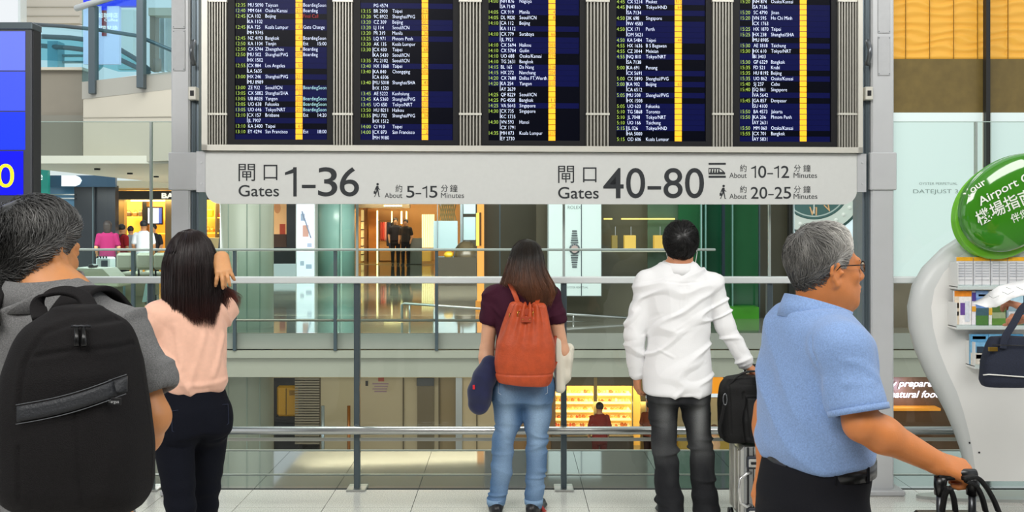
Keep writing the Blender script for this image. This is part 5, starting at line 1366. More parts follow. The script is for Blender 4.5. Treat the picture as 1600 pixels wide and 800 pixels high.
# backpack
bpk = empty('backpack', tuple(f1.w(V3(.04, -.25, 1.05))), 'large black backpack with a slanted dark band worn by the man at the left', 'backpack')
class G1: pass
def bl(px, py, dd=2.0): return f1.loc(px, py, dd)
M_bp = mat('black_nylon', '#151314', .8, noise=.3, nscale=400, bump=.35, bscale=420, spec=.2)
rows_ = [(795, 122, 88, .04), (788, 122, 104, .085), (760, 121, 115, .11), (700, 120, 113, .118), (640, 115, 110, .122), (580, 116, 97, .118), (530, 118, 84, .105), (505, 120, 70, .09), (492, 121, 52, .065), (485, 121, 30, .04)]
dB = 2.03; A = bl(120, 795, dB); B = bl(120, 478, dB); sc_ = dB/FPX
st = [((795-r[0])/317.0, (r[1]-120)*sc_, 0, r[2]*sc_, r[3]) for r in rows_]
Rb = f1.R[:, :]  # orientation of the man
F = Field(np.minimum(A, B)-V3(.21, .17, .03), np.maximum(A, B)+V3(.21, .2, .03), .0046)
F.put(p_loft(A, B, (1, 0, 0), st, 3.0), .01)
zx = lambda px, py: bl(px, py, dB-.11)
def dsp(V, N):
    back = N[:, 1] < .1; o = vnoise(V*9, 8)*.005+ridge(V, (4, 4, 10), 9)*.0025
    y0 = V[:, 1].min()-.0
    def L(pts, w, a):
        PX = np.array([zx(*p) for p in pts]); W_ = V.copy(); W_[:, 1] = 0; PX[:, 1] = 0; return fold(W_, PX, w, a)
    arc = [(30, 640), (34, 570), (60, 522), (95, 508), (150, 506), (178, 516), (196, 560), (205, 620)]
    o = np.where(back, o+L(arc, .007, -.008)+L([(52, 558), (75, 554), (110, 548), (160, 548), (175, 545)], .006, -.006)+L([(120, 625), (124, 700), (128, 790)], .005, -.004)+L([(150, 640), (170, 700), (160, 770)], .022, .006)+L([(30, 700), (28, 780)], .006, -.005)+L([(215, 560), (222, 640), (226, 740)], .006, -.005), o)
    return o
def emit_part(nm, F, m, parent, disp=None, fig=f1):
    V, Q = F.mesh()
    if disp: N = normals(V, Q); V = V+N*disp(V, N)[:, None]
    return mesh_obj(nm, fig.w(V), Q, m, parent, True), V
body_, VB = emit_part('main_body', F, M_bp, bpk, dsp)
def bsurf(px, py, off=.0, dd=None):
    """point on the backpack's rear face behind the pixel"""
    q = bl(px, py, dB-.1); m = (np.abs(VB[:, 0]-q[0]) < .016) & (np.abs(VB[:, 2]-q[2]) < .016)
    y = VB[m, 1].min() if m.any() else q[1]
    k = (y-bl(px, py, dB-.1)[1]); q2 = bl(px, py, dB-.1+k); q2[1] = y-off; return q2
M_band1 = mat('dark_leather_band', '#25272b', .55, bump=.3, bscale=200)
mb = MB(); V = []; npt = 22
for i in range(npt+1):
    t = i/npt; px = 30+t*167; yc = 646-t*46+6*math.sin(t*3.1)
    for py in (yc-12, yc-4, yc+4, yc+12): V.append(bsurf(px, py, .004))
V = np.array(V); V[:, 1] = np.convolve(np.pad(V[:, 1], 8, 'edge'), np.ones(17)/17, 'valid')-.002
mb.add(V, [(4*i+k, 4*i+k+1, 4*i+5+k, 4*i+4+k) for i in range(npt) for k in range(3)])
band = f1.mb(mb, 'band', M_band1, parent=bpk)
sm = band.modifiers.new('thickness', 'SOLIDIFY'); sm.thickness = .004; sm.offset = 0
for k in (0, 3):
    mb = MB(); mb.tube([V[4*i+k]+V3(0, -.004, .004*(1 if k else -1)*-1) for i in range(npt+1)], .0009, 5); f1.mb(mb, 'stitching', mat('grey_stitch', '#55585c', .7), parent=band)
q = bsurf(181, 626, .008); mb = MB().box(q-V3(.016, .001, .0075), q+V3(.016, .002, .0075), .001)
lab = f1.mb(mb, 'brand_label', mat('label_black', '#0e0e10', .5), False, bpk)
mb = MB(); prep_text([('Targus', 4, .01)]); put_text(mb, 'Targus', -.012, -.003, .0062, lambda u, v: q+V3(u, -.0016, v), width=.024, res=4, wt=.01); f1.mb(mb, 'lettering', mat('label_grey', '#a5a7a8', .5), False, lab)
for px in (121, 132):
    q0 = bsurf(px, 512, .004); q1 = bsurf(px+3, 540, .008); f1.mb(MB().tube([q0, q1], [.004, .0065], 8), 'zipper_pull', mat('rubber_black', '#0c0c0d', .3), parent=bpk)
f1.mb(MB().tube([bsurf(112+k*5, 510-(k % 2), .002) for k in range(7)], .003, 6), 'zipper', mat('zip_grey', '#2b2c30', .4, .5), parent=bpk)
def strap(pts, w, th, nm, m, parent, fig=f1, wdir=(1, 0, 0), parts=40):
    """flat strap swept along a smooth path"""
    pts = np.array(pts, float); n = len(pts); T = np.linspace(0, n-1, parts); C = []
    for t in T:
        i = min(int(t), n-2); u = t-i; p0, p1, p2, p3 = pts[max(i-1, 0)], pts[i], pts[i+1], pts[min(i+2, n-1)]
        C.append(.5*((2*p1)+(-p0+p2)*u+(2*p0-5*p1+4*p2-p3)*u*u+(-p0+3*p1-3*p2+p3)*u**3))
    C = np.array(C); tg = np.gradient(C, axis=0); tg /= np.linalg.norm(tg, axis=1)[:, None]; wd = np.broadcast_to(unit(wdir), C.shape); wd = wd-(wd*tg).sum(1)[:, None]*tg; wd /= np.linalg.norm(wd, axis=1)[:, None]; nn = np.cross(tg, wd)
    V = []
    for i in range(parts):
        for a, b in ((-1, -1), (-.85, -1.3), (.85, -1.3), (1, -1), (1, 1), (.85, 1.3), (-.85, 1.3), (-1, 1)): V.append(C[i]+wd[i]*a*w/2+nn[i]*b*th/2.6)
    Fc = [(8*i+k, 8*i+(k+1) % 8, 8*i+8+(k+1) % 8, 8*i+8+k) for i in range(parts-1) for k in range(8)]+[tuple(range(7, -1, -1)), tuple(8*(parts-1)+k for k in range(8))]
    return fig.mb(MB().add(V, Fc), nm, m, True, parent)
for s in (-1, 1):
    strap([(s*.085+.01, -.15, 1.43), (s*.10, -.115, 1.475), (s*.108, -.05, 1.515), (s*.112, .04, 1.50), (s*.13, .125, 1.40), (s*.15, .15, 1.25), (s*.18, .09, 1.12), (s*.17, -.08, 1.06), (s*.15, -.14, 1.06)], .068, .014, 'shoulder_strap', M_bp, bpk)
strap([bl(64, 498, 2.04), bl(60, 478, 2.08), bl(72, 460, 2.1), bl(100, 454, 2.1), bl(128, 462, 2.1), bl(140, 480, 2.08), bl(139, 496, 2.04)], .034, .010, 'carry_handle', M_bp, bpk, wdir=(0, -.25, 1) if False else (0, 1, .4))

# ---- woman in the pink blouse
d2 = 3.92
f2 = Fig(X(298, d2), d2, 38, 'woman in a pale pink blouse and dark jeans walking left, her dark hair swinging')
def l2(px, py, dd=d2): return f2.loc(px, py, dd)
hc2 = V3(.0, .02, 1.50); hR2 = rot('Z', 10) @ rot('X', 8)
F = Field((-.5, -.45, -.02), (.5, .5, 1.66), .005)
head(F, hc2, hR2, .93)
F.put(p_cone(hc2+V3(0, -.02, -.05), V3(0, 0, 1.33), .045, .055), .03); F.put(p_cone(V3(0, 0, 1.32), V3(0, .0, .95), .09, .09, (V3(0, 1, 0), .7)), .04)
Wr = l2(346, 402, d2-.02); El = l2(337, 490, d2+.13); Sh = V3(.135, 0, 1.30)
arm(F, Sh, El, Wr, (.042, .038, .023)); F.put(p_cone((0, 0, 1.33), Sh, .05, .045), .03)
dn = l2(352, 440, d2-.1)-Wr; nn = l2(346, 402, d2-.5)-Wr
hand(F, Wr, dn, nn+V3(0, 0, .2), 1, ((30, 22, 18, 28), (35, 28, 30, 40), 20), .95, thumb=(.7, .5, -.5), spread=.5)
arm(F, (-.14, 0, 1.28), (-.20, .10, 1.07), (-.12, .30, 1.12), (.042, .036, .024)); F.put(p_cone((0, 0, 1.31), (-.14, 0, 1.28), .045, .042), .03)
hand(F, (-.12, .30, 1.12), (.4, .8, .2), (-.5, 0, .8), -1, (30, 40, 30), .86)
LH, RH = V3(-.075, .0, .86), V3(.075, 0, .86)
Lk, La = l2(283, 800, d2-.12), l2(232, 950, d2-.22); La[2] = .08
Rk, Ra = l2(318, 800, d2+.14), l2(352, 950, d2+.30); Ra[2] = .10
for H, K_, A_ in ((LH, Lk, La), (RH, Rk, Ra)): chain(F, [H, K_, A_], [.07, .045, .035], .03)
f2.part('body', F, M_skin('#d49a68', 'skin_light_tan')); eyes(f2, hc2, hR2, .93)
f2.mb(ring_band(Wr+V3(0, 0, -.004), I3, .026, .026, -.002, .002, .002, 24), 'bracelet', mat('silver', '#d8d8d6', .2, 1))
M_pink = mat('pink_blouse_cloth', '#f0bea6', .8, noise=.03, nscale=60, sheen=.2, spec=.25)
F = Field((-.4, -.3, .92), (.4, .35, 1.45), .005)
F.put(p_loft((0, 0, .965), (0, 0, 1.385), (1, 0, 0), [(0, .0, -.01, .115, .10), (.06, .0, -.01, .134, .115), (.25, .0, -.01, .140, .12), (.55, 0, -.01, .142, .115), (.8, 0, -.01, .142, .105), (.93, 0, 0, .10, .08), (1, 0, 0, .07, .065)], 2.2), .02)
F.put(p_cone((.05, 0, 1.33), (.13, 0, 1.29), .045, .052), .04); F.put(p_cone((-.05, 0, 1.33), (-.14, 0, 1.27), .045, .05), .04)
F.put(p_cone(Sh, Sh+(El-Sh)*.95, .052, .050), .03); F.put(p_cone((-.14, 0, 1.28), (-.19, .08, 1.10), .055, .058), .03)
def dsp(V, N):
    o = ridge(V, (7, 7, 2.6), 4)*.006+vnoise(V*13, 2)*.003+drape(V, 70, .016, (3, 9), 6)
    o += fold(V, [(.03, -.13, 1.27), (-.02, -.14, 1.1), (-.05, -.13, .99)], .016, .010)+fold(V, [(.10, -.10, 1.2), (.05, -.13, 1.04)], .014, .009)+fold(V, [(-.1, -.1, 1.25), (-.08, -.12, 1.08)], .014, .008)
    o += fold(V, [(-.14, -.08, 1.02), (0, -.13, 1.0), (.14, -.08, 1.02)], .012, .006); return o
f2.part('blouse', F, M_pink, dsp)
def jeans(fig, nm, m, waist, hips, L, R_, wr=(), h=.006, disp=None, col=None, yoff=0, lo=None, hi=None, cut=None):
    """waist: (A, B, stations); L, R_: lists of (point, radius)"""
    allp = [p for p, r in L+R_]; lo_ = np.min(allp, 0)-.16; hi_ = np.max(allp, 0)+.16; A, B, st = waist
    lo_ = np.minimum(lo_, np.minimum(A, B)-.2); hi_ = np.maximum(hi_, np.maximum(A, B)+.2); hi_[2] = max(A[2], B[2])+.03
    F = Field(lo_, hi_, h); F.put(p_loft(A, B, (1, 0, 0), st, 2.2), .03)
    for q in hips: F.put(q, .04)
    for Lg in (L, R_): 
        G = Lg
        for i in range(len(G)-1): F.put(p_cone(G[i][0], G[i+1][0], G[i][1], G[i+1][1]), .012 if i else .03)
    return fig.part(nm, F, m, disp, col)
def rings(V, zc, zw, freq, amp, seed=0, ax=None):
    """bunched rings of cloth round a leg near height zc"""
    w = np.exp(-((V[:, 2]-zc)/zw)**2); ph = vnoise(V*np.array([6, 6, 3]), seed)*2.2
    return amp*w*np.sin(V[:, 2]*freq+ph+np.arctan2(V[:, 1], V[:, 0]-0)*.5)
M_navyj = mat('indigo_denim', '#090c17', .9, noise=.2, nscale=300, attr=None, bump=.2, bscale=300, spec=.2)
LHp, RHp = V3(-.078, .0, .84), V3(.078, -.0, .84)
jeans(f2, 'jeans', M_navyj, (V3(0, 0, .80), V3(0, 0, 1.015), [(0, 0, -.01, .155, .125), (.45, 0, -.01, .158, .125), (1, 0, 0, .125, .10)]), [p_ell((.07, -.055, .83), (.082, .075, .095)), p_ell((-.07, -.055, .83), (.082, .075, .095))],
      [(LHp, .088), (Lk, .058), (La+(Lk-La)*.55, .053), (La, .044)], [(RHp, .088), (Rk, .058), (Ra+(Rk-Ra)*.55, .053), (Ra, .044)],
      disp=lambda V, N: rings(V, .46, .14, 90, .0035, 2)+vnoise(V*16, 3)*.002+fold(V, [(-.12, -.10, .76), (0, -.12, .74), (.12, -.10, .77)], .01, -.006))
f2.mb(ring_band((0, 0, 0), I3, .128, .104, .985, 1.02, .004, 40), 'waistband', M_navyj)
for sx in (-1, 1):
    mb = MB(); o_ = [(-.045, .06), (.045, .06), (.045, -.02), (0, -.045), (-.045, -.02), (-.045, .06)]
    mb.tube([V3(sx*.072+a, -.133+.25*abs(a)+.10*max(0, b), .85+b) for a, b in o_], .0014, 5); f2.mb(mb, 'pocket_stitching', mat('denim_thread', '#222b42', .8))
F = Field(np.minimum(La, Ra)-.2, np.maximum(La, Ra)+.25, .008); shoe(F, La, (.0, 1, 0), .9); shoe(F, Ra, (.0, 1, 0), .9); f2.part('shoes', F, mat('black_shoe', '#17171a', .4))
def c2f(V):
    g = np.clip((1.38-V[:, 2])/.25, 0, 1)*.7+np.clip((V[:, 0]-.10)/.10, 0, 1)*1.6; n = vnoise(V*25, 3)*.5+.5
    return np.stack([.012+.085*g*(.5+n)+.006*n, .0065+.013*g*(.5+n)+.002*n, .006+.006*g+.002*n], 1)
prof = [(1.645, .0, -.0, .004, .004), (1.635, 0, 0, .045, .05), (1.60, 0, 0, .078, .09), (1.55, 0, 0, .100, .112), (1.50, 0, -.003, .113, .122), (1.44, 0, -.01, .118, .122), (1.38, .0, -.02, .122, .12), (1.30, .0, -.03, .12, .112), (1.22, .005, -.035, .095, .10)]
def swing(L, t, phi, g):
    L = L.copy(); z = L[..., 2]; w = np.clip((1.42-z)/.16, 0, 1)*np.clip(np.sin(phi-.55), 0, 1)[:, None]**1.2
    w = w*(.1 if L.shape[0] == 60 else g.uniform(0, 1.05, (L.shape[0], 1))); L[..., 0] += w*.165; L[..., 1] += w*.10; L[..., 2] += w*.085; return L
long_hair(f2, prof, lambda p: 1.245+.018*np.cos(np.radians(p*2.2)), c2f, 3800, (-128, 112), .0009, 5, 24, .010, .012, .84, swing)

# ---- woman with the orange backpack (centre)
d3 = 5.33
f3 = Fig(X(815, d3), d3, 0, 'woman in a maroon T-shirt and light blue jeans wearing an orange leather backpack')
def l3(px, py, dd=d3): return f3.loc(px, py, dd)
hc3 = V3(.02, .03, 1.435); hR3 = rot('X', 14)
F = Field((-.36, -.3, -.02), (.38, .38, 1.6), .0052)
head(F, hc3, hR3, .92)
F.put(p_cone(hc3+V3(0, -.03, -.05), V3(0, -.01, 1.26), .046, .056), .03); F.put(p_cone(V3(0, 0, 1.26), V3(0, .0, .9), .09, .09, (V3(0, 1, 0), .7)), .04)
Ll = l3(761, 545); Lw = l3(757, 592, d3-.04); Rl = l3(878, 548, d3-.01); Rw = l3(868, 556, d3+.20)
for s, E_, W in ((-1, Ll, Lw), (1, Rl, Rw)):
    arm(F, (s*.165, 0, 1.245), E_, W, (.046, .04, .025)); F.put(p_cone((0, 0, 1.27), (s*.165, 0, 1.245), .05, .046), .03)
hand(F, Lw, (.15, -.15, -1), (-.8, -.5, 0), 1, (35, 45, 30), .86); hand(F, Rw, (-.5, .7, 0), (.5, .3, .7), -1, (40, 50, 30), .86)
Lh, Rh = V3(-.08, 0, .72), V3(.08, 0, .72); L3k, L3a = l3(787, 692), l3(775, 786); R3k, R3a = l3(838, 692), l3(834, 786)
for p in ((Lh, L3k, L3a), (Rh, R3k, R3a)): chain(F, p, [.07, .045, .032], .03)
f3.part('body', F, M_skin('#e0ab8a', 'skin_pale')); eyes(f3, hc3, hR3, .92)
M_mar = mat('maroon_cloth', '#3c1226', .85, noise=.06, nscale=200, bump=.15, bscale=300, spec=.25)
F = Field((-.3, -.22, .80), (.32, .22, 1.36), .005)
F.put(p_loft((0, 0, .835), (0, 0, 1.315), (1, 0, 0), [(0, .012, 0, .165, .13), (.2, .012, 0, .150, .118), (.45, .006, 0, .148, .112), (.7, 0, -.01, .165, .12), (.86, 0, -.01, .165, .10), (.95, 0, -.0, .12, .08), (1, 0, 0, .09, .075)], 2.3), .02)
for s, E_ in ((-1, Ll), (1, Rl)):
    S_ = V3(s*.165, 0, 1.243); a = unit(E_-S_); F.put(p_cone((s*.05, 0, 1.285), (s*.155, 0, 1.248), .042, .056), .04); F.put(p_cone(S_, S_+a*.125, .060, .061), .025); F.put(p_cone(S_+a*.152, S_+a*.2, .048, .05), .01, True)
def dsp(V, N):
    o = ridge(V, (6, 6, 4), 14)*.004+vnoise(V*14, 12)*.002+drape(V, 80, .010)
    for s in (-1, 1): o += fold(V, [(s*.11, -.09, 1.14), (s*.17, -.06, 1.2)], .012, .008)+fold(V, [(s*.1, -.1, 1.04), (s*.15, -.07, 1.13)], .012, .006)
    return o
f3.part('t_shirt', F, M_mar, dsp)
M_den = mat('light_blue_denim', '#6f8fb5', .85, noise=.14, nscale=260, attr='Col', bump=.25, bscale=300, spec=.2)
def denim(V, base, hi, k=1):
    f = np.exp(-((V[:, 2]-.55)/.22)**2)*.6+np.exp(-((V[:, 2]-.2)/.14)**2)*.35
    legs = np.exp(-((np.abs(V[:, 0]-.0)-.085)/.045)**2)
    f = np.clip(f*legs+vnoise(V*np.array([14, 14, 7]), 5)*.25+.1, 0, 1)*k; return np.array(base)[None]*(1-f[:, None])+np.array(hi)[None]*f[:, None]
def dsp3(V, N):
    q = np.stack([V[:, 0]*6, V[:, 1]*4, V[:, 2]*20+V[:, 0]*5*np.sin(V[:, 2]*30)], 1); kn = np.exp(-((V[:, 2]-.42)/.08)**2)+np.exp(-((V[:, 2]-.15)/.10)**2)+.35; o = vnoise(V*14, 7)*.003+ridge(q, 1.0, 7)*.007*kn+rings(V, .13, .06, 70, .003, 4)
    for s in (-1, 1): o += fold(V, [(s*.02, -.1, .635), (s*.09, -.13, .625), (s*.15, -.09, .665)], .008, -.007)+fold(V, [(s*.03, -.1, .60), (s*.1, -.12, .59), (s*.15, -.08, .62)], .010, .005)+fold(V, [(s*.03, -.05, .40), (s*.11, -.08, .43)], .010, .007)
    return o
def nrm_col(V): return denim(V, srgb('#4c6c92'), srgb('#9cb6d0'))
jeans(f3, 'jeans', M_den, (V3(.008, 0, .655), V3(.012, 0, .875), [(0, 0, -.01, .165, .13), (.4, .0, -.012, .178, .135), (.8, 0, 0, .165, .12), (1, 0, 0, .155, .11)]), [p_ell((.085, -.05, .72), (.088, .085, .10)), p_ell((-.075, -.05, .72), (.088, .085, .10))],
      [(Lh, .098), (l3(795, 650), .080), (L3k, .061), (l3(783, 735), .057), (L3a, .047)], [(Rh, .098), (l3(840, 650), .079), (R3k, .061), (l3(838, 735), .055), (R3a, .047)], h=.0055, disp=dsp3, col=nrm_col)
for p_ in (L3a, R3a): f3.mb(ring_band((p_[0], p_[1], 0), I3, .049, .049, .055, .085, .004, 28, 0, .03), 'hem_cuff', mat('denim_cuff', '#7f9dbd', .9, noise=.1, nscale=200))
f3.mb(ring_band((.01, 0, 0), I3, .158, .114, .83, .868, .004, 44), 'waistband', mat('denim_cuff', '#7f9dbd', .9, noise=.1, nscale=200))
for sx in (-1, 1):
    mb = MB(); o_ = [(-.055, .05), (.05, .05), (.05, -.03), (0, -.06), (-.05, -.03), (-.055, .05)]
    mb.tube([V3(.006+sx*.088+a*sx, -.139+.5*abs(a+.01)**1.1*.3+.04*abs(b)+(.02 if b > 0 else .004), .745+b) for a, b in o_], .0018, 5); f3.mb(mb, 'pocket_stitching', mat('denim_thread_pale', '#c3cfdc', .8))
F = Field(np.minimum(L3a, R3a)-V3(.2, .2, .12), np.maximum(L3a, R3a)+V3(.2, .3, .06), .006); shoe(F, L3a, (-.1, 1, 0), .9); shoe(F, R3a, (.35, 1, 0), .9)
f3.part('shoes', F, mat('black_shoe', '#17171a', .4))
f3.mb(MB().tube([R3a+V3(.03, .0, -.0), R3a+V3(.055, .03, -.05), R3a+V3(.075, .05, -.075)], .012, 8), 'red_shoe_accent', mat('shoe_red', '#a8322c', .6))
def c3f(V):
    g = np.clip((1.47-V[:, 2])/.16, 0, 1); n = vnoise(V*np.array([30, 30, 8]), 3)*.5+.5; q = g*(.25+.9*n)
    return np.stack([.014+.22*q, .009+.08*q, .006+.034*q], 1)
prof = [(1.575, .03, .03, .004, .004), (1.565, .03, .03, .045, .05), (1.535, .03, .025, .078, .085), (1.48, .03, .01, .098, .108), (1.42, .025, .0, .112, .118), (1.37, .03, -.01, .130, .122), (1.32, .035, -.02, .155, .125), (1.27, .048, -.03, .165, .12), (1.20, .06, -.035, .12, .11)]
def ze3(p): return np.interp(p, [-130, -75, -40, -12, 5, 40, 80, 130], [1.31, 1.315, 1.33, 1.245, 1.205, 1.20, 1.225, 1.30])
long_hair(f3, prof, ze3, c3f, 3400, (-128, 128), .0011, 9, 22, .012, .012, .86)
# orange bucket backpack
ob = empty('backpack', tuple(f3.w(V3(.02, -.2, .75))), 'orange leather bucket backpack with pleated top and brass eyelets on the central woman', 'backpack')
M_or = mat('orange_leather', '#b84a22', .48, noise=.12, nscale=30, bump=.25, bscale=180, spec=.45)
dO = d3-.20
A, B = l3(818, 600, dO), l3(826, 476, dO); so = dO/FPX
st = [(0, 0, 0, 38*so, .075), (.04, 0, 0, 43*so, .088), (.25, 0, 0, 47.5*so, .098), (.5, 0, 0, 46*so, .095), (.72, 0, 0, 38*so, .082), (.88, 0, 0, 31*so, .068), (1, 0, 0, 26*so, .055)]
F = Field(np.minimum(A, B)-V3(.2, .13, .03), np.maximum(A, B)+V3(.2, .13, .03), .0042)
F.put(p_loft(A, B, (1, 0, 0), st, 2.3), .008); F.put(p_ell(B+V3(0, 0, .012), (.062, .036, .03)), .01, True)
def dsp(V, N):
    t = np.clip((V[:, 2]-A[2])/(B[2]-A[2]), 0, 1); an = np.arctan2(V[:, 0]-A[0]-(B[0]-A[0])*t, -(V[:, 1]-A[1])); pl = np.clip((t-.35)/.65, 0, 1)**1.4
    o = pl*.0125*np.sin(an*11+.6+.5*np.sin(t*5))+vnoise(V*12, 3)*.003
    o += np.where(t < .135, .002, 0)-.004*np.exp(-((t-.14)/.012)**2); return o
V, Q = F.mesh(); N = normals(V, Q); V = V+N*dsp(V, N)[:, None]; mesh_obj('bag_body', f3.w(V), Q, M_or, ob, True)
M_or2 = mat('orange_leather_dark', '#a23c1c', .5, bump=.2, bscale=150)
for py, hh, o_ in ((486, 5, .062), (496.5, 4.5, .088)):
    q0 = l3(822, py, dO); m_ = MB().box(q0+V3(-.030, -o_-.006, -hh*so), q0+V3(.030, -o_, hh*so), .003); tab = f3.mb(m_, 'leather_tab', M_or2, False, ob)
    for sx in (-1, 1): f3.mb(MB().sphere(q0+V3(sx*.018, -o_-.006, 0), .0035, 8, 6), 'rivet', mat('brass', '#c9a24a', .3, 1), parent=tab)
for sx in (-1, 1):
    for k in range(4):
        q0 = l3(822+sx*(11+k*4.2), 489+k*1.3, dO)+V3(0, -.055+.008*k, 0); f3.mb(MB().tube([q0+V3(.006*math.cos(t)+sx*.003, .006*math.cos(t), .015*math.sin(t)) for t in np.linspace(0, 6.283, 13)[:-1]], .0022, 6, True), 'ring', mat('brass', '#c9a24a', .3, 1), parent=ob)
def st3(px, py, dd): return l3(px, py, dd)
strap([st3(812, 486, dO-.05), st3(808, 470, d3-.15), st3(801, 452, d3-.105), st3(795, 441, d3-.06), st3(792, 441, d3+.02), st3(790, 470, d3+.10), st3(780, 520, d3+.12), st3(776, 570, d3+.02), st3(784, 590, dO)], .026, .006, 'shoulder_strap', M_or, ob, f3)
strap([st3(834, 486, dO-.05), st3(840, 470, d3-.14), st3(848, 448, d3-.07), st3(851, 446, d3+.02), st3(856, 480, d3+.09), st3(866, 520, d3+.10), st3(870, 555, d3+.0), st3(862, 580, dO+.02), st3(856, 592, dO)], .024, .006, 'shoulder_strap', M_or, ob, f3)
strap([st3(868, 525, d3-.08), st3(864, 552, d3-.14), st3(860, 572, dO-.02)], .018, .006, 'side_strap', M_or2, ob, f3, parts=14)
# navy neck pillow and cream jacket
pil = empty('neck_pillow', tuple(f3.w(l3(754, 600, d3-.12))), 'navy blue velvet neck pillow with a small red tag in her left hand', 'pillow')
F = Field(l3(722, 650, d3-.1)-V3(.04, .14, .04), l3(786, 552, d3-.1)+V3(.04, .16, .04), .0048)
pp = [l3(765, 570, d3-.13), l3(757, 590, d3-.14), l3(750, 612, d3-.14), l3(748, 631, d3-.13)]
chain(F, pp, [.052, .066, .066, .060], .02, (V3(.3, 1, 0)/1.044, .8)); F.put(p_cone(l3(765, 570, d3-.02), l3(752, 628, d3-.02), .05, .056), .03)
V, Q = F.mesh(); N = normals(V, Q); V = V+N*(vnoise(V*12, 3)*.005)[:, None]; mesh_obj('cushion', f3.w(V), Q, mat('navy_velvet', '#151b42', .85, sheen=.25, noise=.15, nscale=20), pil, True)
q0 = l3(741, 602, d3-.13); m = (np.abs(V[:, 0]-q0[0]) < .01) & (np.abs(V[:, 2]-q0[2]) < .01); yq = V[m, 1].min() if m.any() else q0[1]-.07; q0[1] = yq
f3.mb(MB().box(q0+V3(-.006, -.006, -.012), q0+V3(.006, .004, .012), .002), 'tag', mat('tag_red', '#d8202c', .6), False, pil)
F = Field(l3(855, 615, d3)-V3(.05, .2, .03), l3(898, 525, d3)+V3(.05, .3, .05), .0048)
ja = [l3(877, 540, d3+.02), l3(883, 560, d3), l3(880, 585, d3), l3(874, 603, d3)]
chain(F, ja, [.036, .046, .045, .030], .02, (V3(1, .2, 0)/1.02, .85)); F.put(p_cone(l3(870, 535, d3-.04), l3(876, 606, d3-.05), .022, .030), .02); F.put(p_cone(l3(889, 545, d3+.04), l3(884, 590, d3+.05), .028, .03), .02)
V, Q = F.mesh(); N = normals(V, Q); V = V+N*(ridge(V, (28, 28, 3), 3)*.006)[:, None]; o = mesh_obj('jacket', f3.w(V), Q, mat('cream_cloth', '#e2dccb', .85, bump=.1), None, True); props(o, 'folded cream jacket hanging over the right forearm of the woman with the orange backpack', 'jacket')

# ---- man in the white shirt
d4 = 5.23
f4 = Fig(X(1060, d4), d4, 0, 'dark-haired man in an untucked white shirt looking up at the board')
def l4(px, py, dd=d4): return f4.loc(px, py, dd)
hc4 = V3(.016, .0, 1.545); hR4 = rot('Z', -14) @ rot('X', 20)
F = Field((-.42, -.34, -.02), (.52, .38, 1.72), .0052)
head(F, hc4, hR4, .95)
F.put(p_cone(hc4+V3(0, -.015, -.04), V3(0, 0, 1.38), .054, .062), .03); F.put(p_cone(V3(0, 0, 1.38), V3(0, .0, .9), .10, .10, (V3(0, 1, 0), .7)), .04)
S4l, S4r = V3(-.175, 0, 1.325), V3(.18, 0, 1.325); E4l, W4l = l4(991, 525), l4(995, 585, d4+.04); E4r, W4r = l4(1134, 508), l4(1166, 570, d4-.02)
for S_, E_, W in ((S4l, E4l, W4l), (S4r, E4r, W4r)): arm(F, S_, E_, W, (.044, .034, .026)); F.put(p_cone((0, 0, 1.37), S_, .055, .048), .03)
hand(F, W4l, (.05, .1, -1), (-.9, -.3, 0), 1, (25, 30, 20), .95); hand(F, W4r, (.75, .1, -.55), (.4, -.3, .8), -1, (75, 60, 30), .95, thumb=(.8, .5, -.5))
L4h, R4h = V3(-.085, 0, .80), V3(.085, 0, .80); L4k, L4a = l4(1041, 700), l4(1048, 796); R4k, R4a = l4(1096, 700), l4(1104, 796)
for p in ((L4h, L4k, L4a), (R4h, R4k, R4a)): chain(F, p, [.07, .045, .034], .03)
f4.part('body', F, M_skin('#cc8c66', 'skin_warm')); eyes(f4, hc4, hR4, .95)
M_wh = mat('white_shirt_cloth', '#f0f0f1', .8, spec=.25, bump=.06, bscale=120)
F = Field((-.4, -.25, .68), (.52, .25, 1.46), .005)
F.put(p_loft((-.006, 0, .715), (0, 0, 1.43), (1, 0, 0), [(0, .0, -.004, .186, .155), (.15, .0, -.004, .190, .152), (.4, 0, 0, .17, .13), (.65, 0, -.005, .185, .13), (.84, 0, -.01, .195, .115), (.93, 0, -.01, .14, .09), (1, 0, 0, .085, .078)], 2.3), .02)
for s, S_ in ((-1, S4l), (1, S4r)): F.put(p_cone((s*.05, -.005, 1.395), S_+V3(0, 0, .005), .05, .064), .05)
for S_, E_, W in ((S4l, E4l, W4l), (S4r, E4r, W4r)): F.put(p_cone(S_, E_, .066, .058), .025); F.put(p_cone(E_, E_+(W-E_)*.93, .058, .041), .015)
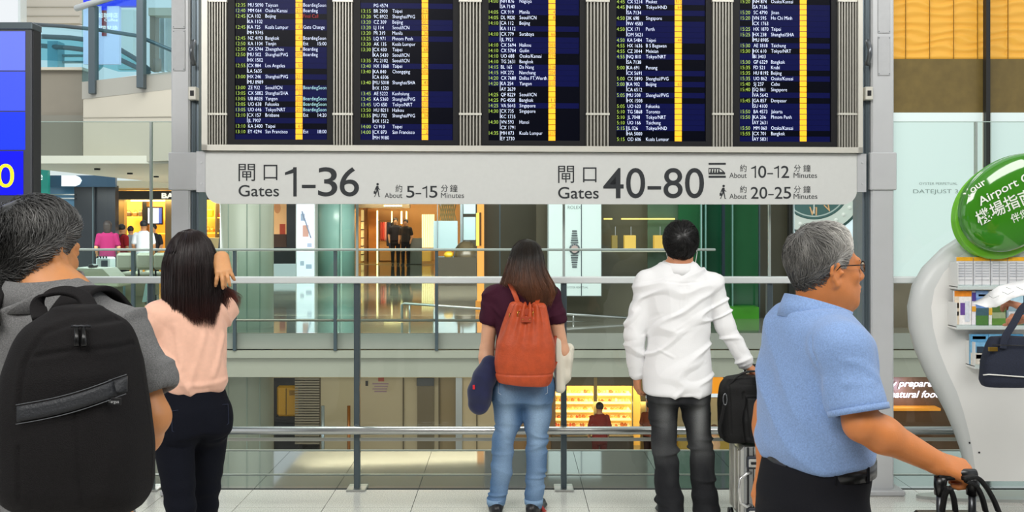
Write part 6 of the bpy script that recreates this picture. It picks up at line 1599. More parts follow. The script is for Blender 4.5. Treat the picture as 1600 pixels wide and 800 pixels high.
def dsp(V, N):
    o = ridge(V*np.array([1, 1, 1]), (6, 6, 5), 24)*.007+ridge(V, (11, 11, 9), 25)*.002+vnoise(V*15, 22)*.002
    W_ = V+np.stack([vnoise(V*5, 31)*.03, 0*V[:, 0], vnoise(V*5, 32)*.03], 1); q = np.stack([W_[:, 0]*3.2+W_[:, 2]*4.5, W_[:, 1]*2, (W_[:, 2]*13-W_[:, 0]*7)], 1)
    o += np.clip(ridge(q, 1.0, 41)-.25, 0, 1)*.018-np.clip(-ridge(q*1.7, 1.0, 42)-.2, 0, 1)*.004
    for a in ([(.15, -.11, 1.24), (.07, -.14, 1.15), (-.03, -.14, 1.09)], [(.16, -.1, 1.12), (.07, -.14, 1.01)], [(-.15, -.1, .98), (-.05, -.14, .93)], [(.13, -.1, .9), (.03, -.14, .84)]): o += fold(V, a, .008, .005)
    o += fold(V, [(-.17, -.1, 1.345), (0, -.12, 1.335), (.17, -.1, 1.345)], .006, -.004)+fold(V, [(-.012, -.13, 1.335), (-.012, -.14, 1.2)], .006, .005)+fold(V, [(.014, -.13, 1.335), (.014, -.14, 1.2)], .006, .005)
    return o
sh4 = f4.part('shirt', F, M_wh, dsp)
f4.mb(ring_band((0, -.002, 0), I3, .084, .084, 1.385, 1.450, .008, 36, 30, -.05, .10, .16), 'collar', M_wh, parent=sh4)
for E_, W in ((E4l, W4l), (E4r, W4r)):
    a = unit(W-E_); Rz = np.array(Vector(a).to_track_quat('Z', 'Y').to_matrix()); L_ = np.linalg.norm(W-E_); f4.mb(ring_band(E_+a*(L_*.93-.03), Rz, .041, .041, 0, .05, .004, 26, 0, -.02), 'cuff', M_wh, parent=sh4)
f4.mb(ring_band(W4l+V3(0, 0, .012), I3, .031, .031, -.006, .006, .004, 24), 'wrist_watch', mat('silver', '#d8d8d6', .2, 1))
def dsp4(V, N):
    o = vnoise(V*14, 7)*.003
    q = np.stack([V[:, 0]*6, V[:, 1]*4, V[:, 2]*19+V[:, 0]*5*np.sin(V[:, 2]*30)], 1); kn = np.exp(-((V[:, 2]-.40)/.09)**2)+np.exp(-((V[:, 2]-.13)/.12)**2)*1.2+.25; o = o+ridge(q, 1.0, 9)*.010*kn+rings(V, .10, .07, 60, .004, 4)
    for s in (-1, 1): o += fold(V, [(s*.02, -.1, .64), (s*.09, -.13, .62), (s*.15, -.08, .66)], .009, -.007)
    return o
M_den4 = mat('charcoal_denim', '#303134', .85, noise=.16, nscale=260, attr='Col', bump=.25, bscale=300, spec=.2)
def col4(V):
    f = np.exp(-((V[:, 2]-.58)/.12)**2)*np.exp(-((V[:, 0]-(.11 if True else 0))/.035)**2)*.75+np.exp(-((V[:, 2]-.60)/.12)**2)*np.exp(-((V[:, 0]+.09)/.04)**2)*.4+np.exp(-((V[:, 2]-.40)/.06)**2)*.14+np.clip(vnoise(V*np.array([20, 20, 8]), 3), 0, 1)*.10
    f = np.clip(f, 0, 1)[:, None]; return np.array(srgb('#232427'))[None]*(1-f)+np.array(srgb('#8a8c8c'))[None]*f
jeans(f4, 'jeans', M_den4, (V3(-.01, 0, .67), V3(0, 0, .90), [(0, 0, -.01, .165, .125), (.4, .0, -.012, .168, .128), (1, 0, 0, .155, .11)]), [p_ell((.070, -.040, .74), (.085, .08, .10)), p_ell((-.080, -.040, .74), (.085, .08, .10))],
      [(L4h, .095), (l4(1036, 650), .078), (L4k, .066), (l4(1042, 750), .062), (L4a, .073)], [(R4h, .095), (l4(1088, 650), .078), (R4k, .065), (l4(1099, 750), .061), (R4a, .070)], h=.0058, disp=dsp4, col=col4)
F = Field(np.minimum(L4a, R4a)-V3(.2, .2, .13), np.maximum(L4a, R4a)+V3(.2, .3, .06), .007); shoe(F, L4a, (-.15, 1, 0)); shoe(F, R4a, (.2, 1, 0)); f4.part('shoes', F, mat('black_shoe', '#17171a', .4))
def c4f(V): n = vnoise(V*30, 5)*.5+.5; g = .006+.010*n; return np.stack([g, g*.92, g*.9], 1)
short_hair(f4, hc4, hR4, c4f, 3800, .075, .030, (.15, -.72, .55), .0010, 5, wave=.2, swirl=.5, vol=lambda u: .010*np.clip(u[:, 2]+.2, 0, 1), s=.95)
for sx in (-1, 1):
    p0 = hc4+hR4@V3(sx*.082, -.005, -.012)*.95; f4.mb(MB().tube([p0, p0+V3(sx*.008, -.012, -.03), p0+V3(sx*.0, -.02, -.07), V3(sx*.07+.01, -.04, 1.40), V3(sx*.05, .07, 1.33)], .0017, 6), 'earphone_cord', mat('white_plastic', '#f2f2f2', .3))

# black shoulder bag on the aluminium suitcase
d7 = 5.12
sc7 = empty('suitcase', (X(1205, d7), d7, 0), 'silver ribbed aluminium suitcase carrying the black bag beside the man in the white shirt', 'suitcase')
M_al = mat('suitcase_aluminium', '#c9c8c2', .3, .85, bump=.05, bscale=60); k7 = d7/FPX
x0, x1, zt7 = X(1147, d7), X(1250, d7), Z(689, d7)
MB().box((x0+.008, d7-.13, .06), (x1, d7+.17, zt7-.004), .02).build('shell', M_al, sc7)
for i in range(9):
    xx = x0+.125+i*.027; MB().box((xx, d7-.138, .09), (xx+.012, d7-.128, zt7-.03), .004).build('rib', M_al, sc7)
for i in range(3): MB().box((x0, d7-.09+i*.085, .09), (x0+.012, d7-.06+i*.085, zt7-.03), .004).build('rib', M_al, sc7)
MB().box((x0+.022, d7-.142, .06), (x0+.075, d7-.12, zt7), .006).build('frame_band', mat('frame_silver', '#a5a7a8', .25, .9), sc7)
MB().box((x0+.036, d7-.146, .06), (x0+.046, d7-.14, zt7), .002).build('black_seam', M_dark, sc7); MB().box((x0+.068, d7-.146, .06), (x0+.073, d7-.14, zt7), .002).build('black_seam', M_dark, sc7)
for py in (712, 790):
    zc = Z(py, d7); lk = MB().box((x0+.034, d7-.158, zc-.034), (x0+.100, d7-.142, zc+.034), .008).build('lock_plate', mat('lock_navy', '#232833', .35), sc7)
    MB().box((x0+.040, d7-.166, zc-.022), (x0+.092, d7-.156, zc+.022), .005).build('lock', mat('lock_silver', '#d3d3d0', .22, .8), lk); MB().box((x0+.050, d7-.170, zc-.006), (x0+.085, d7-.165, zc+.008), .002).build('dial_window', M_dark, lk)
hx, hz0, hz1 = x0+.045, Z(777, d7), Z(728, d7)
MB().tube([(hx+.012, d7-.14, hz1), (hx-.02, d7-.165, hz1+.002), (hx-.052, d7-.172, hz1-.022), (hx-.06, d7-.175, (hz0+hz1)/2), (hx-.052, d7-.172, hz0+.022), (hx-.02, d7-.165, hz0-.002), (hx+.012, d7-.14, hz0)], .009, 12).build('carry_handle', mat('lock_silver', '#d3d3d0', .22, .8), sc7, True)
MB().sphere((x0+.105, d7-.14, Z(700, d7)), (.014, .008, .014), 14, 8).build('round_stud', mat('lock_silver', '#d3d3d0', .22, .8), sc7, True)
for px in (1150, 1238):
    for yy in (-.09, .13): MB().cyl((X(px, d7)-.012, d7+yy, .03), (X(px, d7)+.012, d7+yy, .03), .03, 16).build('wheel', M_dark, sc7, True)
for px in (1172, 1190):
    MB().cyl((X(px, d7), d7+.12, zt7-.02), (X(px, d7), d7+.12, Z(578, d7)), .009, 10).build('trolley_tube', M_steel, sc7, True)
MB().box((X(1166, d7), d7+.10, Z(583, d7)), (X(1196, d7), d7+.14, Z(574, d7)), .012).build('trolley_grip', M_dark, sc7)
bb7 = empty('shoulder_bag', (X(1160, d7), d7-.06, zt7), 'black nylon travel bag sitting on top of the aluminium suitcase', 'bag')
M_nyl = mat('black_nylon_bag', '#0b0b0c', .6, noise=.2, nscale=200, bump=.3, bscale=260, spec=.3)
def rel(px, py, dd=d7): return np.array(P(px, py, dd))
F = Field(rel(1116, 690)-V3(0, .2, .0), rel(1204, 578)+V3(.08, .24, .02), .0045)
F.put(p_loft((X(1168, d7), d7, zt7+.01), (X(1163, d7), d7, Z(588, d7)), (1, 0, 0), [(0, 0, 0, .135, .095), (.1, 0, 0, .148, .10), (.6, 0, 0, .145, .095), (.88, 0, 0, .13, .085), (1, 0, 0, .10, .06)], 3.6), .01)
F.put(p_loft((X(1182, d7), d7-.10, zt7+.02), (X(1180, d7), d7-.10, Z(615, d7)), (1, 0, 0), [(0, 0, 0, .088, .04), (.5, 0, 0, .095, .045), (1, 0, 0, .080, .025)], 3.6), .012)
def dsp(V, N):
    W_ = V.copy(); W_[:, 1] = 0; f_ = lambda pts, w, a: fold(W_, [rel(*p)*V3(1, 0, 1) for p in pts], w, a)
    o = vnoise(V*11, 3)*.005+ridge(V, (9, 9, 7), 5)*.003
    return o+f_([(1134, 600), (1137, 672)], .005, -.006)+f_([(1156, 610), (1160, 675)], .008, -.009)+f_([(1150, 596), (1190, 596)], .004, -.004)+f_([(1180, 644), (1196, 643)], .004, -.006)
V, Q = F.mesh(); N = normals(V, Q); V = V+N*dsp(V, N)[:, None]; mesh_obj('bag_body', V, Q, M_nyl, bb7, True)
class Wd:
    root = None
    def mb(s, mb_, name, m, smooth=True, parent=None): return mb_.build(name, m, parent, smooth)
WDF = Wd()
strap([rel(1140, 600, d7-.05), rel(1155, 586, d7-.06), rel(1175, 580, d7-.07), rel(1196, 584, d7-.08), rel(1206, 600, d7-.06)], .03, .007, 'carry_strap', M_nyl, bb7, WDF, (0, 1, 0))
strap([rel(1186, 584, d7-.09), rel(1192, 600, d7-.14), rel(1194, 622, d7-.16)], .04, .008, 'cross_strap', M_nyl, bb7, WDF, (1, 0, 0), 14)
strap([rel(1134, 615, d7-.10), rel(1130, 640, d7-.11), rel(1124, 670, d7-.11), rel(1128, 684, d7-.10)], .018, .005, 'side_strap', M_nyl, bb7, WDF, (1, 0, 0), 14)
MB().tube([rel(1133+3*math.cos(t), 624+9*math.sin(t), d7-.115) for t in np.linspace(0, 6.28, 13)[:-1]], .003, 6, True).build('snap_hook', mat('hook_steel', '#8d9094', .25, 1), bb7, True)
# ---- grey-haired man in the blue polo shirt (near right)
d5 = 2.60
f5 = Fig(X(1272, d5), d5, -76, 'grey-haired man with glasses in a light blue polo shirt walking right with his luggage')
def l5(px, py, dd=d5): return f5.loc(px, py, dd)
hc5 = l5(1291, 420, d5-.0); hR5 = rot('Z', -4) @ rot('X', 2); hs5 = .95
S5r, S5l = l5(1318, 548, d5-.185), l5(1285, 545, d5+.19)
E5r, W5r = l5(1346, 662, d5-.235), l5(1462, 722, d5-.20)
E5l, W5l = l5(1204, 640, d5+.21), l5(1198, 735, d5+.20)
F = Field((-.40, -.36, -.02), (.42, .56, 1.72), .0044)
head(F, hc5, hR5, hs5)
F.put(p_cone(hc5+V3(0, -.02, -.045), V3(0, .01, 1.40), .060, .066), .03); F.put(p_cone(hc5+V3(0, .035, -.085), hc5+V3(0, .005, -.13), .04, .05), .04)
F.put(p_cone(V3(0, 0, 1.34), V3(0, .0, .95), .10, .11, (V3(0, 1, 0), .8)), .03)
arm(F, S5r, E5r, W5r, (.047, .042, .030), .025); arm(F, S5l, E5l, W5l, (.05, .044, .029), .025)
for S_ in (S5r, S5l): F.put(p_cone((0, .0, 1.34), S_, .05, .045), .03)
dh = l5(1512, 738, d5-.19)-W5r
hand(F, W5r, dh, l5(1490, 700, d5-.25)-l5(1490, 735, d5-.2), -1, (62, 75, 40), 1.05, thumb=(.55, .55, -.65), tcurl=.5)
hand(F, W5l, (0, -.2, -1), (-.9, 0, 0), 1, (30, 40, 30), 1.0)
L5h, R5h = V3(-.085, 0, .86), V3(.085, 0, .86); L5k, L5a = V3(-.09, -.02, .48), V3(-.09, -.22, .10); R5k, R5a = V3(.09, .16, .50), V3(.09, .20, .08)
for p in ((L5h, L5k, L5a), (R5h, R5k, R5a)): chain(F, p, [.07, .045, .034], .03)
F.put(p_ell(hc5+hR5@V3(0, .0, -.06), (.06, .06, .06)), .03)
f5.part('body', F, M_skin('#c97c44', 'skin_sunburnt'), lambda V, N: fold(V, [(W5r+(W5r-E5r)*.02+V3(-.02, 0, .03)), W5r+V3(.03, 0, -.02)], .004, -.003)); eyes(f5, hc5, hR5, hs5)
def c5f(V):
    n = vnoise(V*np.array([30, 30, 14]), 5)*.5+.5; hh = (V-V3(0, -.012, .03)); fr = np.clip((hh[:, 1]+.02)/.10+hh[:, 2]*2, 0, 1); lo = np.clip((-.02-hh[:, 2])/.05, 0, 1)*np.clip(-hh[:, 1]/.05, 0, 1)
    g = (.10+.14*n)*(1-fr)+fr*(.42+.34*n); g = g*(1-.8*lo)+.03*lo; return np.stack([g*1.03, g, g*.93], 1)
short_hair(f5, hc5, hR5, c5f, 7500, .085, .017, (0, -.62, .78), .00075, 8, wave=.30, swirl=.25, K=9, drop=.05, s=hs5, vol=lambda u: .007*np.clip(u[:, 2], 0, 1)+.006*np.clip(-u[:, 1], 0, 1)*np.clip(u[:, 2]+.5, 0, 1)+.012*np.clip(u[:, 1], 0, 1)*np.clip(u[:, 2], 0, 1),
           hl=([-90, -40, -16, -5, 5, 18, 30, 55, 90], [-.118, -.098, -.045, .028, .022, -.012, .03, .055, .068]))
ebm = MB()
for sx in (-1, 1): ebm.tube([hc5+hR5@(V3(sx*x, y, z)*hs5) for x, y, z in ((.016, .089, .021), (.03, .088, .027), (.045, .079, .022))], .003, 6)
f5.mb(ebm, 'eyebrow', mat('brow_grey', '#4c4642', .8))
gm = MB()
for sx in (-1, 1):
    T5 = lambda x, y, z: hc5+hR5@(V3(x, y, z)*hs5)
    gm.tube([T5(sx*.031+.023*math.cos(t), .104-.012*abs(math.cos(t))*(1 if math.cos(t)*sx > 0 else 0), .004+.0155*math.sin(t)) for t in np.linspace(0, 6.283, 21)[:-1]], .0011, 6, True)
    gm.tube([T5(sx*.054, .094, .010), T5(sx*.078, .05, .012), T5(sx*.083, .0, .012), T5(sx*.082, -.018, -.004)], .0017, 6)
gm.tube([T5(-.009, .105, .008), T5(0, .109, .011), T5(.009, .105, .008)], .0012, 6)
gl = f5.mb(gm, 'glasses', mat('glasses_metal', '#15161a', .25, .8)); props(gl, 'thin dark metal glasses frame')
for sx in (-1, 1):
    V = [T5(sx*.031+.022*math.cos(t), .104-.012*abs(math.cos(t))*(1 if math.cos(t)*sx > 0 else 0), .004+.0148*math.sin(t)) for t in np.linspace(0, 6.283, 21)[:-1]]; f5.mb(MB().add(V, [tuple(range(20))]), 'lens', glass('lens_glass', '#f4f8fa', .12), False, gl)
M_polo = mat('blue_polo_cloth', '#7f9bc8', .9, noise=.16, nscale=260, bump=.12, bscale=420, sheen=.2, spec=.25)
F = Field((-.36, -.28, .90), (.38, .34, 1.50), .0048)
F.put(p_loft((0, .022, 1.022), (0, -.005, 1.43), (1, 0, 0), [(0, 0, -.016, .158, .126), (.1, 0, -.020, .163, .136), (.35, 0, -.010, .17, .138), (.6, 0, .004, .178, .134), (.8, 0, .010, .18, .125), (.92, 0, .0, .14, .105), (1, 0, -.0, .09, .085)], 2.3), .02)
a5 = unit(E5r-S5r); F.put(p_cone((.05, -.01, 1.385), S5r+V3(0, -.005, .01), .055, .072), .05); F.put(p_cone(S5r, S5r+a5*.130, .070, .072), .03); F.put(p_cone(S5r+a5*.165, S5r+a5*.27, .063, .062), .01, True)
a6 = unit(E5l-S5l); F.put(p_cone((-.05, -.01, 1.385), S5l+V3(0, -.005, .01), .055, .07), .05); F.put(p_cone(S5l, S5l+a6*.16, .076, .078), .03); F.put(p_cone(S5l+a6*.19, S5l+a6*.28, .066, .07), .01, True)
def dsp(V, N):
    o = ridge(V, (5, 5, 2.6), 34)*.006+ridge(V, (11, 11, 7), 35)*.002+drape(V, 90, .014, (4, 6), 5)
    e = lambda pts, w, a: fold(V, [l5(px, py, dd) for px, py, dd in pts], w, a)
    o += e([(1222, 560, 2.46), (1225, 640, 2.44), (1232, 700, 2.43)], .014, .007)+e([(1245, 540, 2.45), (1250, 620, 2.42), (1262, 690, 2.42)], .013, .006)+e([(1290, 600, 2.38), (1300, 680, 2.40), (1340, 720, 2.42)], .016, .008)+e([(1275, 640, 2.40), (1300, 705, 2.40)], .013, .007)
    o += e([(1268, 530, 2.42), (1280, 590, 2.38), (1292, 640, 2.38)], .009, -.008)+e([(1300, 560, 2.33), (1350, 570, 2.33), (1375, 590, 2.34)], .012, .005)+e([(1310, 600, 2.33), (1360, 600, 2.33)], .010, .004)+e([(1330, 700, 2.42), (1360, 660, 2.45)], .012, .006)
    return o
po = f5.part('polo_shirt', F, M_polo, dsp)
f5.mb(ring_band(V3(0, -.002, 1.408), rot('X', -20), .090, .095, -.022, .044, .006, 36, 34, -.05, .05, .0), 'collar', M_polo, parent=po)
Rz = np.array(Vector(a5).to_track_quat('Z', 'Y').to_matrix()); f5.mb(ring_band(S5r+a5*.145, Rz, .0745, .0745, 0, .016, .003, 36, 0, -.01), 'sleeve_hem', M_polo, parent=po)
M_slk = cloth('dark_navy_trousers', '#0c0d14', .8)
F = Field((-.26, -.36, -.0), (.26, .36, 1.02), .007)
F.put(p_loft((0, .0, .82), (0, 0, 1.012), (1, 0, 0), [(0, 0, -.0, .165, .135), (.5, 0, -.01, .162, .138), (1, 0, .01, .155, .134)]), .03); F.put(p_ell((0, -.035, .84), (.155, .095, .10)), .04)
chain(F, [L5h, L5k, L5a], [.10, .075, .062], .03); chain(F, [R5h, R5k, R5a], [.10, .075, .062], .03)
f5.part('trousers', F, M_slk, lambda V, N: vnoise(V*10, 3)*.004+ridge(V, (5, 5, 3), 3)*.003+fold(V, [l5(1225, 775, 2.43), l5(1265, 790, 2.42)], .006, -.004))
f5.mb(ring_band((0, .018, 0), I3, .156, .139, .985, 1.024, .005, 48), 'belt', mat('black_leather_belt', '#0d0d0f', .3))
bk5 = V3(0, .018+.147, 1.005); f5.mb(MB().box(bk5+V3(-.022, -.004, -.016), bk5+V3(.022, .003, .016), .004), 'belt_buckle', mat('buckle_silver', '#b9b9b6', .25, 1))
for an in (20, 65, 115, 160, 200, 250, 290, 340):
    q = math.radians(an); c = V3(.160*math.cos(q), .018+.141*math.sin(q), 1.003); f5.mb(MB().box(c-V3(.005, .005, .023), c+V3(.005, .005, .023), .003), 'belt_loop', M_slk)
F = Field(V3(-.2, -.45, -.01), V3(.2, .45, .18), .009); shoe(F, (-.09, -.22, .10), (0, 1, 0)); shoe(F, (.09, .20, .08), (0, 1, 0)); f5.part('shoes', F, mat('black_shoe', '#17171a', .4))

# his black trolley bag with handles
d8 = d5-.21
tb = empty('trolley_bag', (X(1495, d8), d8, 0), 'black wheeled travel bag with telescopic and fabric handles held by the man in blue', 'luggage')
x0, x1 = X(1448, d8), X(1562, d8); ztb = Z(799, d8+.10)
MB().box((x0, d8-.12, .05), (x1, d8+.10, ztb), .03).build('bag_body', M_nyl, tb)
for xx in (x0+.05, x1-.05):
    MB().cyl((xx-.015, d8+.07, .04), (xx+.015, d8+.07, .04), .04, 16).build('wheel', M_dark, tb, True)
MB().box((x0+.01, d8-.125, ztb-.012), (x1-.01, d8+.105, ztb+.004), .005).build('zipper_flap', mat('rubber_black', '#0c0c0d', .3), tb)
for px in (1469, 1519):
    MB().cyl((X(px, d8), d8+.0, ztb-.02), (X(px, d8), d8, Z(772, d8)), .0095, 14).build('telescopic_tube', mat('tube_dark_grey', '#4b4d50', .3, .7), tb, True)
    MB().tube([(X(px, d8), d8, Z(773, d8)), (X(px, d8), d8, Z(757, d8)), (X(px+1, d8), d8, Z(745, d8))], [.0145, .0155, .0165], 14).build('grip_end', mat('rubber_black', '#0c0c0d', .3), tb, True)
MB().tube([(X(1466, d8), d8, Z(746, d8)), (X(1480, d8), d8, Z(741.5, d8)), (X(1500, d8), d8, Z(741, d8)), (X(1524, d8), d8, Z(742, d8))], .015, 14).build('grip_bar', mat('rubber_black', '#0c0c0d', .3), tb, True)
for pts in (([1505, 748], [1526, 746], [1540, 760], [1552, 780], [1560, 799]), ([1510, 752], [1524, 758], [1534, 776], [1540, 799]), ([1482, 762], [1476, 775], [1472, 799]), ([1484, 762], [1490, 778], [1493, 799])):
    V = [P(a, b, d8-.05+.01*i) for i, (a, b) in enumerate(pts)]; strap(V, .015, .010, 'fabric_handle', M_nyl, tb, WDF, (0, 1, 0), 24)

# ---- brochure kiosk
dk = 5.60; kk = dk/FPX
ks = empty('brochure_kiosk', (X(1570, dk), dk+.1, 0), 'white curved brochure kiosk with an oval base at the right edge', 'kiosk')
M_kw = mat('kiosk_white', '#e9e9e6', .35, noise=.01, coat=.2); M_ks = mat('kiosk_side_grey', '#cfd2d1', .35)
sil = [(1620, 330), (1560, 345), (1510, 362), (1470, 388), (1440, 418), (1424, 446), (1417, 478), (1419, 512), (1428, 545), (1443, 580), (1460, 612), (1476, 642), (1489, 672), (1499, 700), (1506, 728), (1511, 752)]
inn = [(1622, 355), (1580, 362), (1535, 378), (1500, 400), (1474, 426), (1460, 452), (1455, 480), (1458, 512), (1466, 545), (1480, 580), (1495, 612), (1505, 642), (1513, 672), (1519, 700), (1523, 728), (1526, 752)]
def mirror_close(p): return p+[(3280-x, y) for x, y in reversed(p)]
so_, si_ = mirror_close(sil), mirror_close(inn); n = len(so_)
V = [P(x, y, dk) for x, y in si_]+[P(x, y, dk+.20) for x, y in so_]+[P(x+3, y, dk+.24) for x, y in so_]
# front face, bevelled flank, back
Fc = []
h = n//2
for i in range(h-1): Fc.append((i, i+1, n-2-i, n-1-i))
mb = MB().add([P(x, y, dk) for x, y in si_], Fc); mb.add([P(x, y, dk+.11) for x, y in so_], [f[::-1] for f in Fc]); fp = mb.build('front_face', M_kw, ks)
mb = MB(); Vs = []
for k in range(7):
    t = k/6; e = math.sin(t*math.pi/2)
    for (ax, ay), (bx, by) in zip(si_, so_): Vs.append(P(ax+(bx-ax)*e, ay+(by-ay)*e, dk+.11*(1-math.cos(t*math.pi/2))))
mb.add(Vs, [(k*n+i, k*n+(i+1) % n, (k+1)*n+(i+1) % n, (k+1)*n+i) for k in range(6) for i in range(n) if i != h-1]); mb.build('curved_flank', M_ks, ks, True)
mb = MB()
for r, z0, z1 in ((1.0, .0, .018),):
    V = []; m_ = 72
    for z in (z0, z1):
        for i in range(m_): q = math.tau*i/m_; V.append((X(1640, dk)+205*kk*math.cos(q), dk+.03+.105*math.sin(q), z))
    mb.add(V, [tuple(range(m_-1, -1, -1)), tuple(range(m_, 2*m_))]+[(i, (i+1) % m_, m_+(i+1) % m_, m_+i) for i in range(m_)])
mb.build('base_plate', mat('base_plate_steel', '#b3b7b4', .3, .5), ks)
for (a, b, py) in ((1483, 1800, 447.5), (1481, 1800, 508.5), (1509, 1800, 569)):
    tr_ = MB().box((X(a, dk), dk-.11, Z(py+3.5, dk)), (X(b, dk), dk+.02, Z(py-2.5, dk)), .004).build('shelf_tray', M_kw, ks)
    MB().box((X(a, dk), dk-.115, Z(py+2, dk)), (X(b, dk), dk-.108, Z(py-5, dk)), .001).build('clear_lip', glass('acrylic', '#f4fafa', .1), ks)
    MB().box((X(a, dk), dk-.11, Z(py, dk)), (X(a, dk)+.004, dk, Z(py-38, dk)), .001).build('side_panel', M_kw, ks)
for px, py in ((1515, 692), (1530, 707)): MB().sphere(P(px, py, dk-.001), .006, 8, 6).build('screw', M_dark, ks, True)
# brochures
def broch(px0, px1, py0, py1, base, extras, label, dd=0, group=None):
    r = empty('brochure', P((px0+px1)/2, py1, dk-.06-dd), label, 'brochure', group)
    MB().box((X(px0, dk), dk-.075-dd, Z(py1, dk)), (X(px1, dk), dk-.055-dd, Z(py0, dk)), .001).build('cover', base, r)
    for a, b, c, e, m_ in extras: MB().box((X(px0+(px1-px0)*a, dk), dk-.0775-dd, Z(py0+(py1-py0)*e, dk)), (X(px0+(px1-px0)*b, dk), dk-.0752-dd, Z(py0+(py1-py0)*c, dk))).build('printed_block', m_, r)
K = lambda h: mat('print_'+h[1:], h, .5, noise=.10, nscale=60)
M_pap = mat('paper_grey', '#e3e4e6', .5)
nth = ['leftmost', 'second', 'third', 'fourth', 'fifth']
for i in range(5):
    a = 1485+i*26.5
    ex = [(0, 1, 0, .13, K('#f3b21c')), (0, .08, .2, .9, K('#c9ccd2'))]+[(.12, .48, .18+.09*j, .22+.09*j, K('#b4b8c0')) for j in range(6)]+[(.55, .95, .18+.09*j, .22+.09*j, K('#bcc0c6')) for j in range(6)]+[(.50, .52, .15, .97, K('#a9acb2')), (.1, .95, .76, .79, K('#c6c8cc'))]
    broch(a, a+25.4, 401, 446, M_pap, ex, nth[i]+' white timetable brochure with a yellow top edge on the upper kiosk shelf', group='timetable brochures on the upper shelf')
second = [((1482, 1508), '#f2f0ee', [(0, 1, 0, .16, K('#ef8f22')), (0, .28, .16, .98, K('#e8d8c0')), (0, .25, .35, .5, K('#f0a030')), (0, .25, .6, .72, K('#3b7a8c')), (.35, .62, .35, .7, K('#6a4a9a')), (.62, .9, .3, .9, K('#d4dae2'))], 'white brochure with an orange top and phone picture, leftmost on the middle shelf'),
          ((1509, 1515), '#e8e4ea', [(0, 1, .05, .3, K('#4a3a8a')), (0, 1, .45, .6, K('#e0a030'))], 'narrow purple and white brochure spine on the middle shelf'),
          ((1515, 1534), '#6d93cf', [(0, 1, 0, .2, K('#86a9d8')), (.0, 1, .50, .72, K('#3f5f6a')), (0, 1, .72, 1, K('#4c7a3a')), (.2, .8, .1, .16, K('#dfe8f4'))], 'blue sky and green mountain brochure on the middle shelf'),
          ((1535, 1540), '#e6e6e0', [(0, 1, .1, .3, K('#2f8a7a')), (0, 1, .5, .7, K('#e0b040'))], 'narrow teal and yellow brochure spine on the middle shelf'),
          ((1540, 1561), '#9aa882', [(0, 1, 0, .3, K('#dfe6ea')), (0, 1, .45, .62, K('#4f6e34')), (0, 1, .8, 1, K('#5f8a3a')), (.6, 1, .1, .3, K('#d8c84a'))], 'green countryside brochure right of the blue mountain one'),
          ((1563, 1588), '#8aa2ae', [(0, 1, 0, .35, K('#b8dcec')), (.1, .9, .6, .8, K('#d6dade')), (.2, .5, .66, .9, K('#3c444c')), (0, 1, .9, 1, K('#6a7a5a'))], 'brochure with a white car on a blue-grey road on the middle shelf'),
          ((1590, 1612), '#5d9ac4', [(0, 1, 0, .25, K('#e8e23a')), (0, 1, .6, 1, K('#3b6a8a'))], 'yellow topped blue brochure at the frame edge')]
for (a, b), c, ex, lb in second: broch(a, b, 453, 506, K(c), ex, lb)
for (a, b), c, ex, lb in (((1507, 1534), '#7db8dc', [(0, 1, .0, .25, K('#5b9ecb')), (.1, .85, .06, .16, K('#3f86bb')), (0, 1, .6, 1, K('#e4ddd0')), (.35, .75, .4, .62, K('#2a3a4a')), (.3, .7, .66, .8, K('#b5743a')), (.5, .9, .84, .9, K('#3a3a3a'))], 'pale blue brochure with dark birds at the left of the lower shelf'), ((1535, 1562), '#86bfe0', [(0, 1, .0, .25, K('#69a9d2')), (.1, .85, .06, .16, K('#4a8fc0')), (0, 1, .6, 1, K('#d8d4c8'))], 'pale blue brochure partly hidden by the navy bag'), ((1563, 1588), '#6aa8cc', [(0, 1, 0, .3, K('#4a92c0'))], 'deeper blue brochure behind the strap of the navy bag')):
    broch(a, b, 520, 567, K(c), ex, lb)
# green egg-shaped sign
es2 = empty('oval_sign', P(1572, 397, dk-.12), 'glossy green egg-shaped sign with white lettering on top of the kiosk', 'sign')
M_gr = mat('glossy_green', '#3c8a1c', .08, coat=1.0, spec=.7); M_gl = mat('lime_green', '#6fc02a', .25, coat=.5)
def egg(cx, cy, a, b, ang, dd, off, dome, m, nm, parent):
    V = []; Fc = []; nr, na = 12, 56; A_ = math.radians(ang)
    for j in range(nr+1):
        r = math.sin(math.pi/2*j/nr); hgt = math.cos(math.pi/2*j/nr)
        for i in range(na):
            q = math.tau*i/na; ex = a*(1-.10*math.cos(q)); u, v = a*r*math.cos(q)*(1.0), b*r*math.sin(q)*(1-.10*math.cos(q))
            x, y = cx+u*math.cos(A_)+v*math.sin(A_), cy-u*math.sin(A_)+v*math.cos(A_); px_, py_, pz_ = P(x, y, dk-off); V.append((px_, py_-dome*hgt, pz_))
    for j in range(nr):
        for i in range(na): i2 = (i+1) % na; Fc.append((j*na+i, (j+1)*na+i, (j+1)*na+i2, j*na+i2))
    b0 = len(V)
    for i in range(na): x, y, z = V[nr*na+i]; V.append((x, y+.05, z))
    for i in range(na): i2 = (i+1) % na; Fc.append((nr*na+i, b0+i, b0+i2, nr*na+i2))
    Fc.append(tuple(b0+i for i in range(na)))
    return MB().add(V, Fc).build(nm, m, parent, True)
egg(1577, 322, 93, 69, 42, 0, .10, .035, M_gl, 'lime_rim', es2)
egg(1583, 314, 90, 66, 42, 0, .145, .075, M_gr, 'green_dome', es2)
M_wt = mat('sign_white', '#eef4e8', .5)
def dome_y(px, py):
    A_ = math.radians(42); dx, dy = px-1583, py-314; u = dx*math.cos(A_)-dy*math.sin(A_); v = dx*math.sin(A_)+dy*math.cos(A_); r = min(1, math.hypot(u/90, v/66)); return dk-.145-.075*math.sqrt(max(0, 1-r*r))-.003
